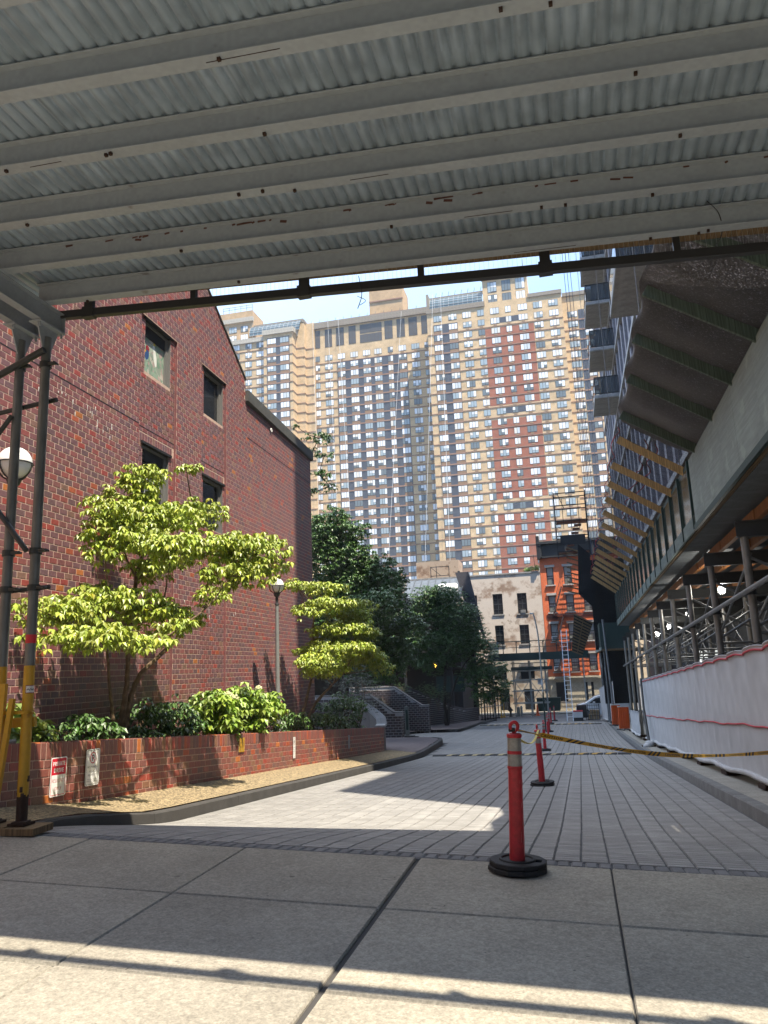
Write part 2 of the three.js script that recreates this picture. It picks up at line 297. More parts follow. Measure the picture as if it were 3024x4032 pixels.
{ // the drive: setts laid in straight lines, and a soldier row where it meets the pavement
  const drv = struct('driveway', 'grey paved driveway running down between the buildings');
  const pw = 0.213, pl = 0.107, x0 = -5.2, n = 34, list = [];
  const xl = (z) => { const d = -z; if (d < 26.5) return -5.2; if (d < 37) return lerp(-5.2, -6.2, (d - 26.5) / 10.5); if (d < 48) return -12; if (d < 57) return -7.2; return -6.6; };
  const bed = new MB(); bed.add(sheet((z) => [xl(z) - 0.05, 2.05], range(ZB - 0.001, -59, 90), (x, z) => yDrive(x, z) - 0.013)); bed.build('bedding', std({ color: col(0.10, 0.10, 0.105), map: T.grain, roughness: 0.95 }), drv);
  const near = [], far = new MB();
  const paver = (x, z, w, l, tone, e = 0.006, drop = 0.011) => {
    const hx = w / 2, hz = l / 2, P = (dx, dz, d) => [x + dx, yDrive(x + dx, z + dz) - d, z + dz], m = [];
    const T4 = [[-hx + e, -hz + e], [hx - e, -hz + e], [hx - e, hz - e], [-hx + e, hz - e]], B4 = [[-hx, -hz], [hx, -hz], [hx, hz], [-hx, hz]];
    const q = (a, b, c, d) => m.push(...a, ...b, ...c, ...a, ...c, ...d);
    q(P(...T4[0], 0), P(...T4[3], 0), P(...T4[2], 0), P(...T4[1], 0));
    for (let k = 0; k < 4; k++) { const j = (k + 1) % 4; q(P(...T4[k], 0), P(...T4[j], 0), P(...B4[j], drop), P(...B4[k], drop)); }
    const g = tris(m), c = new Float32Array(g.attributes.position.count * 3); for (let i = 0; i < c.length; i += 3) c.set(tone, i); g.setAttribute('color', new THREE.BufferAttribute(c, 3)); return g;
  };
  const tone = (x, z) => { const k = (0.385 + 0.07 * (R1() - 0.5)) * (0.86 + 0.28 * fbm(N2, x * 0.02 + 0.5, z * 0.02 + 3, 8, 4)); return [k, k * 0.975, k * 0.93]; };
  const add = (name, g, key) => near.push([key, name, g]);
  for (let i = 0; i < 72; i++) { const x = -4.9 + i * 0.104; if (x > 1.9) break; const k = 0.20 + 0.06 * R1(); add('border_sett', paver(x, ZB - 0.115, 0.095, 0.2, [k, k, k * 1.02], 0.012, 0.014), -99 + Math.abs(x)); }
  for (let r = 0; r < 490; r++) {
    const z = ZB - 0.24 - pl * (r + 0.5); if (z < -58.5) break;
    for (let c = -34; c < 34; c++) {
      const x = x0 + pw * (c + 0.5) + (R1() - 0.5) * 0.004; if (x < xl(z) + 0.06 || x > 1.82) continue;
      const w = pw - 0.011 - R1() * 0.003, l = pl - 0.006 - R1() * 0.003;
      if (-z < 19) add('paver', paver(x, z + (R1() - 0.5) * 0.004, w, l, tone(x, z)), -z + Math.abs(x + 1.2) * 0.4);
      else far.add(paver(x, z, w, l, tone(x, z), 0.005, 0.009));
    }
  }
  near.sort((a, b) => a[0] - b[0]);
  near.forEach(([k, name, g], i) => { if (i < 300) { metreUV(g, R1(), R1()); meshOf(name, g, M.paver, drv); } else far.add(g); });
  far.build('paver_field', M.paver, drv, null, 'stuff');
}
function kerb(name, label, pts, w, top, face, matl, side) {       // stones along a line, the face on the drive side
  const k = struct(name, label);
  for (let i = 0; i + 1 < pts.length; i++) {
    const a = V(pts[i][0], 0, pts[i][1]), b = V(pts[i + 1][0], 0, pts[i + 1][1]), d = b.clone().sub(a), L = d.length(), n = Math.max(1, Math.round(L / 2.4)); d.normalize();
    const nx = d.z * side, nz = -d.x * side;                         // away from the drive
    for (let s = 0; s < n; s++) {
      const m = new MB(), t0 = s * L / n + 0.004, t1 = (s + 1) * L / n - 0.004, st = 4; const out = [];
      for (let q = 0; q <= st; q++) {
        const t = lerp(t0, t1, q / st), x = a.x + d.x * t, z = a.z + d.z * t, yt = top(x, z), yb = face(x, z) - 0.12, e = 0.018, j = (R1() - 0.5) * 0.004;
        out.push([[x, yb, z], [x + nx * 0.012, yt - e + j, z + nz * 0.012], [x + nx * 0.03, yt + j, z + nz * 0.03], [x + nx * w, yt + j, z + nz * w], [x + nx * w, yb, z + nz * w]]);
      }
      for (let q = 0; q < st; q++) for (let r = 0; r < 4; r++) { const A = out[q][r], B = out[q + 1][r], C = out[q + 1][r + 1], Dd = out[q][r + 1]; side > 0 ? m.quad(A, Dd, C, B) : m.quad(A, B, C, Dd); }
      for (const o of [out[0], out[st]]) { m.quad(o[0], o[1], o[3], o[4]); m.quad(o[1], o[2], o[3], o[3]); }
      m.build('kerbstone', matl, k);
    }
  } return k;
}
const leftKerb = [[-5.2, -6.6], [-5.2, -24], [-5.32, -27], [-6.1, -35.6], [-6.3, -36.6], [-6.75, -37.3], [-9.3, -37.6]];
kerb('kerb', 'dark stone kerb along the left edge of the driveway', leftKerb, 0.15, yPathL, yDrive, M.kerb, 1);
kerb('kerb', 'pale kerb along the right edge of the driveway below the white tarpaulin', [[1.85, -6.5], [1.85, -24], [1.95, -33], [1.85, -45], [1.7, -54]], 0.16, yPathR, yDrive, std({ color: col(0.26, 0.26, 0.25), map: T.stone, roughness: 0.9 }), -1);
kerb('kerb', 'far dark kerb curving past the stairs towards the scaffold fence', [[-10.4, -46.6], [-9.6, -48.9], [-8.8, -49.1], [-7.4, -48.7], [-7.15, -50.5], [-7.0, -57], [-6.3, -62]], 0.15, (x, z) => yD(z) + 0.15, (x, z) => yD(z), M.kerb, 1);
{
  const p = new MB().add(sheet(() => [-6.6, -5.34], range(ZB + 0.002, -26, 30), yPathL)).build('path', M.agg); tag(p, 'tan pebble path between the brick planter and the kerb', null, null, 'structure');
  const zz = (z) => { const d = -z; return [-12, d < 27 ? -5.47 : d < 35.6 ? lerp(-5.47, -6.25, (d - 27) / 8.6) : lerp(-6.25, -7.2, (d - 35.6) / 1.9)]; };
  const q = new MB().add(sheet(zz, range(-26, -37.45, 16), yPathL)).build('terrace', std({ color: col(0.20, 0.155, 0.15), map: T.stone, roughness: 0.9 })); tag(q, 'reddish paved terrace beyond the end of the planter', null, null, 'structure');
  const t = new MB().add(sheet((z) => { const d = -z; return [-22, d < 49 ? -10 + (d - 46.6) * 0.5 : d < 57 ? lerp(-7.3, -7.15, (d - 49) / 8) : -7.1]; }, range(-46.7, -66, 24), (x, z) => yD(z) + 0.146)).build('terrace', std({ color: col(0.19, 0.15, 0.145), map: T.stone, roughness: 0.9 })); tag(t, 'dark paved terrace at the foot of the far stairs', null, null, 'structure');
  const r = new MB().add(sheet(() => [1.99, 6], range(ZB + 0.002, -66, 60), (x, z) => yPathR(x, z) - 0.004)).build('path', M.pale); tag(r, 'grey concrete path under the scaffold on the right', null, null, 'structure');
  const s = new MB().add(sheet(() => [-70, 60], range(-58.4, -70.5, 6), (x, z) => yD(z) + 0.004)).build('street', std({ color: col(0.22, 0.22, 0.22), map: T.asphalt, roughness: 0.95 })); tag(s, 'sunny cross street at the far end of the driveway', null, null, 'structure');
  const u = new MB().add(sheet(() => [-70, 60], range(-70.5, -75.2, 3), (x, z) => yD(z) + 0.13)).box(-5, yD(-70.5) + 0.02, -70.45, 130, 0.22, 0.1).build('sidewalk', M.pale); tag(u, 'bright concrete pavement in front of the far row of houses', null, null, 'structure');
}
// ---------------------------------------------------------------- bricks
const PAL = [[0.265, 0.115, 0.12], [0.285, 0.115, 0.113], [0.24, 0.122, 0.133], [0.21, 0.117, 0.126], [0.315, 0.108, 0.104], [0.345, 0.10, 0.092], [0.41, 0.085, 0.072], [0.48, 0.12, 0.06], [0.58, 0.20, 0.06], [0.30, 0.165, 0.13]];
const PALW = [17, 15, 13, 10, 10, 6, 2.6, 1.2, 0.5, 4];
const REDW = [14, 17, 7, 5, 16, 10, 4, 4, 1.5, 9];
const PALP = PAL.map((c) => [c[0] * 1.10, c[1] * 0.98, c[2] * 0.74]);
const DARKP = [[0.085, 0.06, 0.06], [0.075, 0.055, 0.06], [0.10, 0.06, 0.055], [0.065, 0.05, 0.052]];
function pick(R, w) { let s = 0; for (const x of w) s += x; let t = R() * s; for (let i = 0; i < w.length; i++) { t -= w[i]; if (t < 0) return i; } return 0; }
const palMats = (pal) => pal.map((c) => std({ color: col(...c), map: T.brickface, roughness: 0.5 }));
const PM = palMats(PAL), PMP = palMats(PALP), DM = palMats(DARKP);
// frame: O origin, U along, Vv up, N out. Bricks are cut to [u0,u1] x [v0,v1] given by the list.
function brickGeo(f, w, h, proud) {
  const e = 0.004, P = (u, v, n) => V().addScaledVector(f.U, u).addScaledVector(f.Vv, v).addScaledVector(f.N, n).toArray(), a = w / 2, b = h / 2, m = [];
  const t = [[-a + e, -b + e], [a - e, -b + e], [a - e, b - e], [-a + e, b - e]], o = [[-a, -b], [a, -b], [a, b], [-a, b]];
  const q = (A, B, C, D) => m.push(...A, ...B, ...C, ...A, ...C, ...D), flip = V().crossVectors(f.U, f.Vv).dot(f.N) < 0;
  const Q = (A, B, C, D) => flip ? q(A, D, C, B) : q(A, B, C, D);
  Q(...t.map((p) => P(...p, proud)));
  for (let k = 0; k < 4; k++) { const j = (k + 1) % 4; Q(P(...o[k], 0), P(...o[j], 0), P(...t[j], proud), P(...t[k], proud)); }
  return metreUV(tris(m));
}
function layBricks(parent, f, list, pal, mats, proud, budget, keyOf) {
  // list: [u, v, w, h, tone]
  const cache = {}, geo = (w, h) => cache[w.toFixed(3) + h.toFixed(3)] ??= brickGeo(f, w, h, proud), pos = (b) => V().copy(f.O).addScaledVector(f.U, b[0]).addScaledVector(f.Vv, b[1]);
  list.sort((a, b) => keyOf(a) - keyOf(b));
  const rest = [];
  list.forEach((b, i) => {
    if (i < budget) { const m = meshOf('brick', geo(b[2], b[3]), mats[b[4]], parent); m.position.copy(pos(b)).sub(f.base || V()); }
    else rest.push(b);
  });
  if (!rest.length) return;
  const mb = new MB(), R = rng(rest.length);
  for (const b of rest) { const g = geo(b[2], b[3]).clone(), p = pos(b).sub(f.base || V()); g.translate(p.x, p.y, p.z); const c = pal[b[4]], k = (0.92 + 0.16 * R()) * (0.76 + 0.48 * fbm(N2, b[0] * 0.021 + 0.3, b[1] * 0.03 + 0.2, 6, 4)); mb.add(g, [c[0] * k, c[1] * k, c[2] * k]); }
  mb.build('brick_field', M.brickstuff, parent, null, 'stuff');
}
function courses(u0, u1, v0, v1, keep, R, w, bw = 0.203, bh = 0.1016, j = 0.0125, shift = 0) {
  const out = []; let r = Math.floor(v0 / bh);
  for (; r * bh < v1; r++) {
    const v = (r + 0.5) * bh; if (v < v0 || v > v1) continue;
    const off = (((r % 2) + 2) % 2) * bw / 2 + shift;
    for (let c = Math.floor((u0 - off) / bw); c * bw + off < u1; c++) {
      let a = Math.max(c * bw + off, u0), b = Math.min((c + 1) * bw + off, u1); if (b - a < 0.03) continue;
      const u = (a + b) / 2; if (keep && !keep(u, v)) continue;
      out.push([u, v, b - a - j, bh - j, pick(R, w)]);
    }
  } return out;
}

function cutOut(list, rects, j = 0.004) {                             // bricks cut short where an opening or a recess begins
  let cur = list; for (const [u0, u1, v0, v1] of rects) { const nx = []; for (const q of cur) { if (q[1] < v0 || q[1] > v1) { nx.push(q); continue; } const a = q[0] - q[2] / 2, c = q[0] + q[2] / 2; if (c <= u0 || a >= u1) { nx.push(q); continue; } if (u0 - j - a > 0.015) nx.push([(a + u0 - j) / 2, q[1], u0 - j - a, q[3], q[4]]); if (c - u1 - j > 0.015) nx.push([(c + u1 + j) / 2, q[1], c - u1 - j, q[3], q[4]]); } cur = nx; }
  return cur;
}

// ---------------------------------------------------------------- the brick building on the left
{
  const b = thing('brick_building', 'large red brick building with a sloping gable and four dark windows on the left', 'building');
  const ang = -1.5 * D2R, U = V(Math.sin(ang), 0, -Math.cos(ang)), N = V(Math.cos(ang), 0, Math.sin(ang)), O = V(-7.75, 0, -10.6), Y = V(0, 1, 0);
  const f = { O, U, Vv: Y, N };
  const W = (s, y, n = 0) => V().copy(O).addScaledVector(U, s).addScaledVector(Y, y).addScaledVector(N, n).toArray();
  const mat = (n = 0) => new THREE.Matrix4().makeBasis(U, Y, N.clone()).setPosition(V(...W(0, 0, n)));
  const top = (s) => s < 7.46 ? 9.42 + (7.46 - s) * 0.61 : 8.80;
  const bays = [[2.12, 3.64], [4.86, 6.25]], bt = 8.82, rec = 0.05;
  const wins = [[2.36, 3.42, 7.68, 8.79], [5.06, 6.14, 7.68, 8.79], [2.36, 3.42, 4.98, 6.17], [5.06, 6.14, 4.98, 6.17]];
  const S1 = 13.14, S0 = -9;
  // body: roof line profile pushed back, mortar sheet with the bays left out
  const prof = [[S0, -2], [S1, -2], [S1, 8.7], [7.46, 8.7], [7.46, 9.4], [0, 9.4 + 7.46 * 0.61], [-3.2, 9.4 + 7.46 * 0.61 - 1.9], [S0, 8]];
  const body = new MB();
  body.shape(prof, bays.map(([a, c]) => [[a, -1.9], [a, bt], [c, bt], [c, -1.9]]), 0.001, mat(0));
  const B = (s, y, n) => W(s, y, n), ret = new MB();
  for (const [a, c] of bays) {                                       // returns of each bay, its back with window openings
    ret.quad(B(a, -1.9, 0), B(a, bt, 0), B(a, bt, -rec), B(a, -1.9, -rec)); ret.quad(B(c, -1.9, -rec), B(c, bt, -rec), B(c, bt, 0), B(c, -1.9, 0)); ret.quad(B(a, bt, 0), B(c, bt, 0), B(c, bt, -rec), B(a, bt, -rec));
    const ws = wins.filter((w) => w[0] > a && w[1] < c);
    body.shape([[a, -1.9], [c, -1.9], [c, bt], [a, bt]], ws.map((w) => [[w[0], w[2]], [w[0], w[3]], [w[1], w[3]], [w[1], w[2]]]), 0, mat(-rec));
  }
  body.build('wall', M.mortar, b); ret.build('bay_return', PM[1], b);
  const back = new MB(); back.shape(prof, null, 13, new THREE.Matrix4().makeBasis(U, Y, N.clone()).setPosition(V(...W(0, 0, -13.3)))); back.build('core', std({ color: col(0.10, 0.06, 0.055), roughness: 0.9 }), b);
  const R = rng(77);
  const visTop = (s) => Math.min(top(s) - 0.02, 7.4 + (s + 2) * 0.62);
  const inBay = (u) => bays.some(([a, c]) => u > a && u < c);
  const joints = [6.47];
  const keepMain = (u, v) => v < visTop(u);
  const list = courses(-4.2, S1, -1.3, 13.5, keepMain, R, PALW);
  // cut bricks at the edges of the bays
  const main = cutOut(list, bays.map(([a, c]) => [a, c, -3, bt]), 0.001);
  const inWin = (u, v) => wins.some((w) => u > w[0] - 0.05 && u < w[1] + 0.05 && v > w[2] - 0.05 && v < w[3] + 0.05);
  const dist = (q) => Math.hypot(q[0] + 10.6 - 0, q[1] - 2.2) + (q[0] < -1.7 ? 30 : 0) + (q[1] < 1.3 ? 20 : 0);
  layBricks(b, f, main, PAL, PM, 0.005, 300, dist);
  const fb = { O: V(...W(0, 0, -rec)), U, Vv: Y, N };
  const bayList = []; for (const [a, c] of bays) {
    bayList.push(...cutOut(courses(a + 0.001, c - 0.001, -1.3, bt, (u, v) => !(v > 6.17 && v < 6.40), R, PALW), wins.map((w) => [w[0], w[1], w[2] - 0.02, w[3] + 0.02])));
    for (let u = a + 0.06; u < c - 0.04; u += 0.1016) bayList.push([u, 6.285, 0.0906, 0.19, pick(R, PALW)]);
  }
  layBricks(b, fb, bayList, PAL, PM, 0.005, 0, dist);
  // dark movement joint, roof edge trim
  new MB().bar(W(-4.2, 6.5024, 0.001), W(2.1, 6.5024, 0.001), 0.012, 0.020).bar(W(2.14, 6.5024, -0.049), W(6.23, 6.5024, -0.049), 0.012, 0.018).bar(W(7.6, 7.823, 0.001), W(S1 - .02, 7.823, 0.001), 0.014, 0.022).build('movement_joint', M.black, b);
  const zink = std({ color: col(0.11, 0.11, 0.10), map: T.galv, roughness: 0.6 });
  const tr = new MB(); tr.bar(W(7.50, 9.41, -0.04), W(-0.1, 9.41 + 7.6 * 0.61, -0.04), 0.14, 0.04); tr.build('gable_coping', zink, b);
  new MB().bar(W(7.48, 8.95, -0.02), W(S1 + 0.06, 8.78, -0.02), 0.22, 0.30).bar(W(S1 + 0.02, 8.79, -0.02), W(S1 + 0.02, 8.79, -9), 0.2, 0.28).build('parapet_coping', zink, b);
  const vent = new MB(); { const g = new THREE.TorusGeometry(0.045, 0.02, 8, 16); g.rotateY(Math.PI / 2); g.translate(...W(9.35, 8.55, 0.03)); vent.add(g); } vent.build('drain_ring', M.white, b);
  // far corner: end wall facing down the drive
  const fe = { O: V(...W(S1, 0, 0)), U: N.clone().multiplyScalar(-1), Vv: Y, N: U.clone() };
  layBricks(b, fe, courses(0, 3.2, -1.3, 8.7, null, R, PALW), PAL, PM, 0.01, 0, (q) => q[0]);
  // windows
  const art = document.createElement('canvas'); art.width = art.height = 512;
  { // leaf and bird window film
    const c = art.getContext('2d'), q = rng(9); c.fillStyle = '#8f9a8c'; c.fillRect(0, 0, 512, 512);
    for (let i = 0; i < 150; i++) { c.fillStyle = ['#7f9a86', '#a9b3a0', '#6e8f78', '#c3b9ae', '#b59c97', '#93a893'][Math.floor(q() * 6)]; c.globalAlpha = 0.75; c.beginPath(); c.ellipse(q() * 512, q() * 512, 10 + q() * 22, 24 + q() * 50, q() * 6.3, 0, 6.3); c.fill(); }
    c.globalAlpha = 1; c.strokeStyle = '#5a6c60'; c.lineWidth = 3; for (let i = 0; i < 40; i++) { c.beginPath(); const x = q() * 512, y = q() * 512; c.moveTo(x, y); c.quadraticCurveTo(x + q() * 80 - 40, y + q() * 80 - 40, x + q() * 160 - 80, y + q() * 160 - 80); c.stroke(); }
    c.fillStyle = '#e4e6dd'; c.beginPath(); c.ellipse(310, 270, 34, 95, -0.25, 0, 6.3); c.fill(); c.beginPath(); c.arc(280, 175, 30, 0, 6.3); c.fill(); c.fillStyle = '#d7c24a'; c.beginPath(); c.moveTo(262, 150); c.lineTo(290, 95); c.lineTo(318, 140); c.fill();
    c.fillStyle = '#8c2f35'; c.beginPath(); c.arc(140, 235, 40, 0, 6.3); c.fill(); c.fillStyle = '#33507e'; c.beginPath(); c.ellipse(130, 300, 40, 60, 0.5, 0, 6.3); c.fill(); c.fillStyle = '#d6a92f'; c.beginPath(); c.moveTo(100, 250); c.lineTo(75, 280); c.lineTo(110, 275); c.fill();
  }
  const artT = new THREE.CanvasTexture(art); artT.colorSpace = THREE.SRGBColorSpace;
  const artM = std({ map: artT, roughness: 0.25 });
  wins.forEach(([a, c, lo, hi], i) => {
    const w = new MB(), d = -rec;
    const fr = (s0, s1, y0, y1, dep, th) => w.shape([[s0, y0], [s1, y0], [s1, y1], [s0, y1]], null, th, mat(dep));
    for (const [s0, s1, y0, y1] of [[a, a + 0.05, lo, hi], [c - 0.09, c, lo, hi], [a + 0.05, c - 0.09, lo, lo + 0.05], [a + 0.05, c - 0.09, hi - 0.05, hi]]) fr(s0, s1, y0, y1, d - 0.12, 0.06);
    for (const [p, q2, r, s] of [[B(a, lo, d), B(a, hi, d), B(a, hi, d - 0.14), B(a, lo, d - 0.14)], [B(c, lo, d), B(c, hi, d), B(c, hi, d - 0.14), B(c, lo, d - 0.14)], [B(a, hi, d), B(c, hi, d), B(c, hi, d - 0.14), B(a, hi, d - 0.14)], [B(a, lo, d), B(c, lo, d), B(c, lo, d - 0.14), B(a, lo, d - 0.14)]]) w.quad(p, q2, r, s);
    const win = w.build('window', M.frame, b);
    const g = new THREE.PlaneGeometry(c - a - 0.12, hi - lo - 0.08); g.applyMatrix4(mat(d - 0.11).multiply(new THREE.Matrix4().makeTranslation((a + c) / 2 - 0.02, (lo + hi) / 2, 0)));
    const pane = meshOf('pane', g, i === 0 ? artM : M.glassdark, win);
    const li = new MB(); li.bar(W(a - 0.08, hi + 0.02, -0.055), W(c + 0.08, hi + 0.02, -0.055), 0.09, 0.05); if (i === 0 || i === 2) li.bar(W(a + .02, hi - 0.16, d - 0.095), W(c - .09, hi - 0.16, d - 0.095), 0.02, 0.24); li.build('lintel', M.black, win);
    if (i === 2) { const cu = new MB(); for (let k = 0; k < 6; k++) cu.bar(W(a + 0.12 + k * 0.14, lo + 0.1, d - 0.10), W(a + 0.17 + k * 0.14 + (k % 2 ? 0.1 : -0.06), lo + 0.75, d - 0.10), 0.008, 0.012); cu.build('lead_strip', std({ color: col(0.35, 0.36, 0.38), roughness: 0.4 }), win); }
  });
  // lime streaks below the joint: thin crusts of salt
  const crust = new MB(), q = rng(4); for (let i = 0; i < 34; i++) { const s = i < 20 ? lerp(-0.9, 1.2, q()) : lerp(3, 9, q()), y = i < 20 ? lerp(6.05, 6.45, q()) - Math.max(0, s) * 0.1 : lerp(2.9, 3.25, q()), h = 0.03 + 0.09 * q(), w = 0.012 + 0.02 * q(); crust.shape([[s, y], [s + w, y + 0.01], [s + w * 0.8, y - h * 0.6], [s + w * 0.4, y - h]], null, 0.002, mat(0.0105)); }
  crust.build('lime_streak', std({ color: col(0.62, 0.58, 0.54), roughness: 0.95 }), b, null, 'stuff');
}

// ---------------------------------------------------------------- brick planter
const plTop = (z) => 0.965 + 0.0677 * (z + 8.2);
{
  const p = thing('brick_planter', 'long low red brick planter wall holding the small trees and shrubs', 'planter');
  const sl = Math.atan(0.0677), U = V(0, -Math.sin(sl), -Math.cos(sl)), Vv = V(0, 1, 0), N = V(1, 0, 0), O = V(-6.31, plTop(0), 0), f = { O, U, Vv, N };
  const u = (z) => -z / Math.cos(sl), z0 = -5.6, z1 = -25.4, R = rng(31);
  const core = new MB(); const zz = [z0, z1];
  const Q = (x, z, d) => [x, plTop(z) + d, z];
  core.quad(Q(-6.31, z0, -1.3), Q(-6.31, z1, -1.3), Q(-6.31, z1, -0.01), Q(-6.31, z0, -0.01)); core.quad(Q(-6.31, z0, -0.01), Q(-6.31, z1, -0.01), Q(-6.52, z1, -0.01), Q(-6.52, z0, -0.01)); core.quad(Q(-6.52, z0, -0.6), Q(-6.52, z1, -0.6), Q(-6.52, z1, -0.01), Q(-6.52, z0, -0.01));
  core.build('wall', M.mortar, p);
  const list = []; const w = REDW;
  for (let s = u(z0); s < u(z1); s += 0.1016) list.push([s + 0.05, -0.105, 0.0906, 0.191, pick(R, w)]);
  for (const q of courses(u(z0), u(z1), -1.2204, -0.2, null, R, w)) list.push([q[0], q[1] - 0.0035, q[2], q[3], q[4]]);
  layBricks(p, f, list, PALP, PMP, 0.005, 300, (q) => Math.abs(q[0] - 8.9) + (q[0] < 7.9 ? 40 : 0) + (q[1] < -0.80 ? 25 : 0));
  // top faces of the soldier row
  const ft = { O: V(-6.415, plTop(0) - 0.01, 0), U, Vv: V(1, 0, 0), N: V(0, 1, 0) }, tl = []; for (let s = u(z0); s < u(z1); s += 0.1016) tl.push([s + 0.05, 0, 0.0906, 0.2, pick(R, w)]);
  layBricks(p, ft, tl, PALP, PMP, 0.010, 0, (q) => q[0]);
  // the far end curls away and climbs with the stairs
  const C = [[-6.31, -25.4], [-6.34, -25.8], [-6.46, -26.2], [-6.7, -26.7], [-7.0, -27.2], [-7.4, -27.8], [-7.9, -28.4]], ct = (i) => [plTop(-25.4), plTop(-25.6) + 0.04, 0.0, 0.10, 0.22, 0.36, 0.50][i];
  const cw = new MB(), cap = [];
  for (let i = 0; i + 1 < C.length; i++) cw.quad([C[i][0], -1.9, C[i][1]], [C[i + 1][0], -1.9, C[i + 1][1]], [C[i + 1][0], ct(i + 1), C[i + 1][1]], [C[i][0], ct(i), C[i][1]]);
  cw.build('curved_wall', DM[0], p);
  for (let i = 0; i + 1 < C.length; i++) { const n = 6; for (let k = 0; k < n; k++) { const t = (k + 0.5) / n, x = lerp(C[i][0], C[i + 1][0], t), z = lerp(C[i][1], C[i + 1][1], t), y = lerp(ct(i), ct(i + 1), t), a = Math.atan2(C[i + 1][0] - C[i][0], C[i + 1][1] - C[i][1]), m = new MB(); m.box(0, 0, 0, 0.34, 0.07, Math.hypot(C[i + 1][0] - C[i][0], C[i + 1][1] - C[i][1]) / n - 0.012, { r: 0.01, seg: 1 }); const g = m.geom(); const me = meshOf('cap_brick', g, M.capwhite ??= std({ color: col(0.62, 0.64, 0.66), map: T.stone, roughness: 0.7 }), p); me.position.set(x - 0.12, y + 0.03, z); me.rotation.y = a; } }
  const soil = new MB(); soil.quad([-6.5, plTop(z0) - 0.16, z0], [-6.5, plTop(z1) - 0.16, z1], [-8.1, plTop(z1) - 0.1, z1 - 2], [-7.7, plTop(z0) - 0.1, z0]); soil.build('soil', std({ color: col(0.035, 0.026, 0.018), map: T.asphalt, roughness: 1 }), p);
}

// ---------------------------------------------------------------- signs on the planter
function canvasTex(w, h, draw) { const c = document.createElement('canvas'); c.width = w; c.height = h; draw(c.getContext('2d'), w, h); const t = new THREE.CanvasTexture(c); t.colorSpace = THREE.SRGBColorSpace; t.anisotropy = 4; return t; }
function plate(name, label, cat, w, h, r, pos, tilt, draw, px = 512) {   // flat metal plate facing +x with print on it
  const t = thing(name, label, cat, pos);
  const s = new THREE.Shape(); const a = w / 2, b = h / 2; s.moveTo(-a + r, -b); s.lineTo(a - r, -b); s.quadraticCurveTo(a, -b, a, -b + r); s.lineTo(a, b - r); s.quadraticCurveTo(a, b, a - r, b); s.lineTo(-a + r, b); s.quadraticCurveTo(-a, b, -a, b - r); s.lineTo(-a, -b + r); s.quadraticCurveTo(-a, -b, -a + r, -b);
  const back = new THREE.ExtrudeGeometry(s, { depth: 0.004, bevelEnabled: false }), fg = new THREE.ShapeGeometry(s, 6), uv = fg.attributes.uv, p = fg.attributes.position;
  for (let i = 0; i < uv.count; i++) uv.setXY(i, (p.getX(i) + a) / w, (p.getY(i) + b) / h);
  const M4 = new THREE.Matrix4().makeRotationY(Math.PI / 2).multiply(new THREE.Matrix4().makeRotationZ(tilt));
  back.applyMatrix4(M4); fg.translate(0, 0, 0.0055); fg.applyMatrix4(M4);
  meshOf('plate', clean(back), M.pipepale, t); meshOf('print', fg, std({ map: canvasTex(px, Math.round(px * h / w), draw), roughness: 0.4 }), t);
  const sc = new MB(); for (const y of [b * 0.86, -b * 0.86]) { sc.tube([0.004, y, 0], [0.011, y, 0], 0.006, 8); } sc.build('screw', M.pipe, t); return t;
}
const txt = (c, s, x, y, size, color, wd, wt = 'bold') => { c.fillStyle = color; c.font = `${wt} ${size}px sans-serif`; c.textAlign = 'center'; c.textBaseline = 'middle'; c.save(); c.translate(x, y); const m = c.measureText(s).width; if (wd) c.scale(wd / m, 1); c.fillText(s, 0, 0); c.restore(); };
const rr = (c, x, y, w, h, r) => { c.beginPath(); c.moveTo(x + r, y); c.arcTo(x + w, y, x + w, y + h, r); c.arcTo(x + w, y + h, x, y + h, r); c.arcTo(x, y + h, x, y, r); c.arcTo(x, y, x + w, y, r); c.closePath(); };
plate('private_sign', 'red and white PRIVATE DRIVE RESIDENTS ONLY sign on the planter wall', 'sign', 0.305, 0.457, 0.025, [-6.292, 0.52, -8.66], -0.035, (c, w, h) => {
  c.fillStyle = '#f4f2f0'; c.fillRect(0, 0, w, h); c.fillStyle = '#d3102c'; rr(c, 22, 22, w - 44, h - 44, 30); c.fill(); c.fillStyle = '#f4f2f0'; c.fillRect(34, h * 0.45, w - 68, h * 0.505);
  txt(c, 'PRIVATE', w / 2, h * 0.165, h * 0.15, '#fff', w * 0.80); txt(c, 'DRIVE', w / 2, h * 0.335, h * 0.15, '#fff', w * 0.64); txt(c, 'RESIDENTS', w / 2, h * 0.60, h * 0.125, '#b3283a', w * 0.82, 'normal'); txt(c, 'ONLY', w / 2, h * 0.80, h * 0.125, '#b3283a', w * 0.44, 'normal');
});
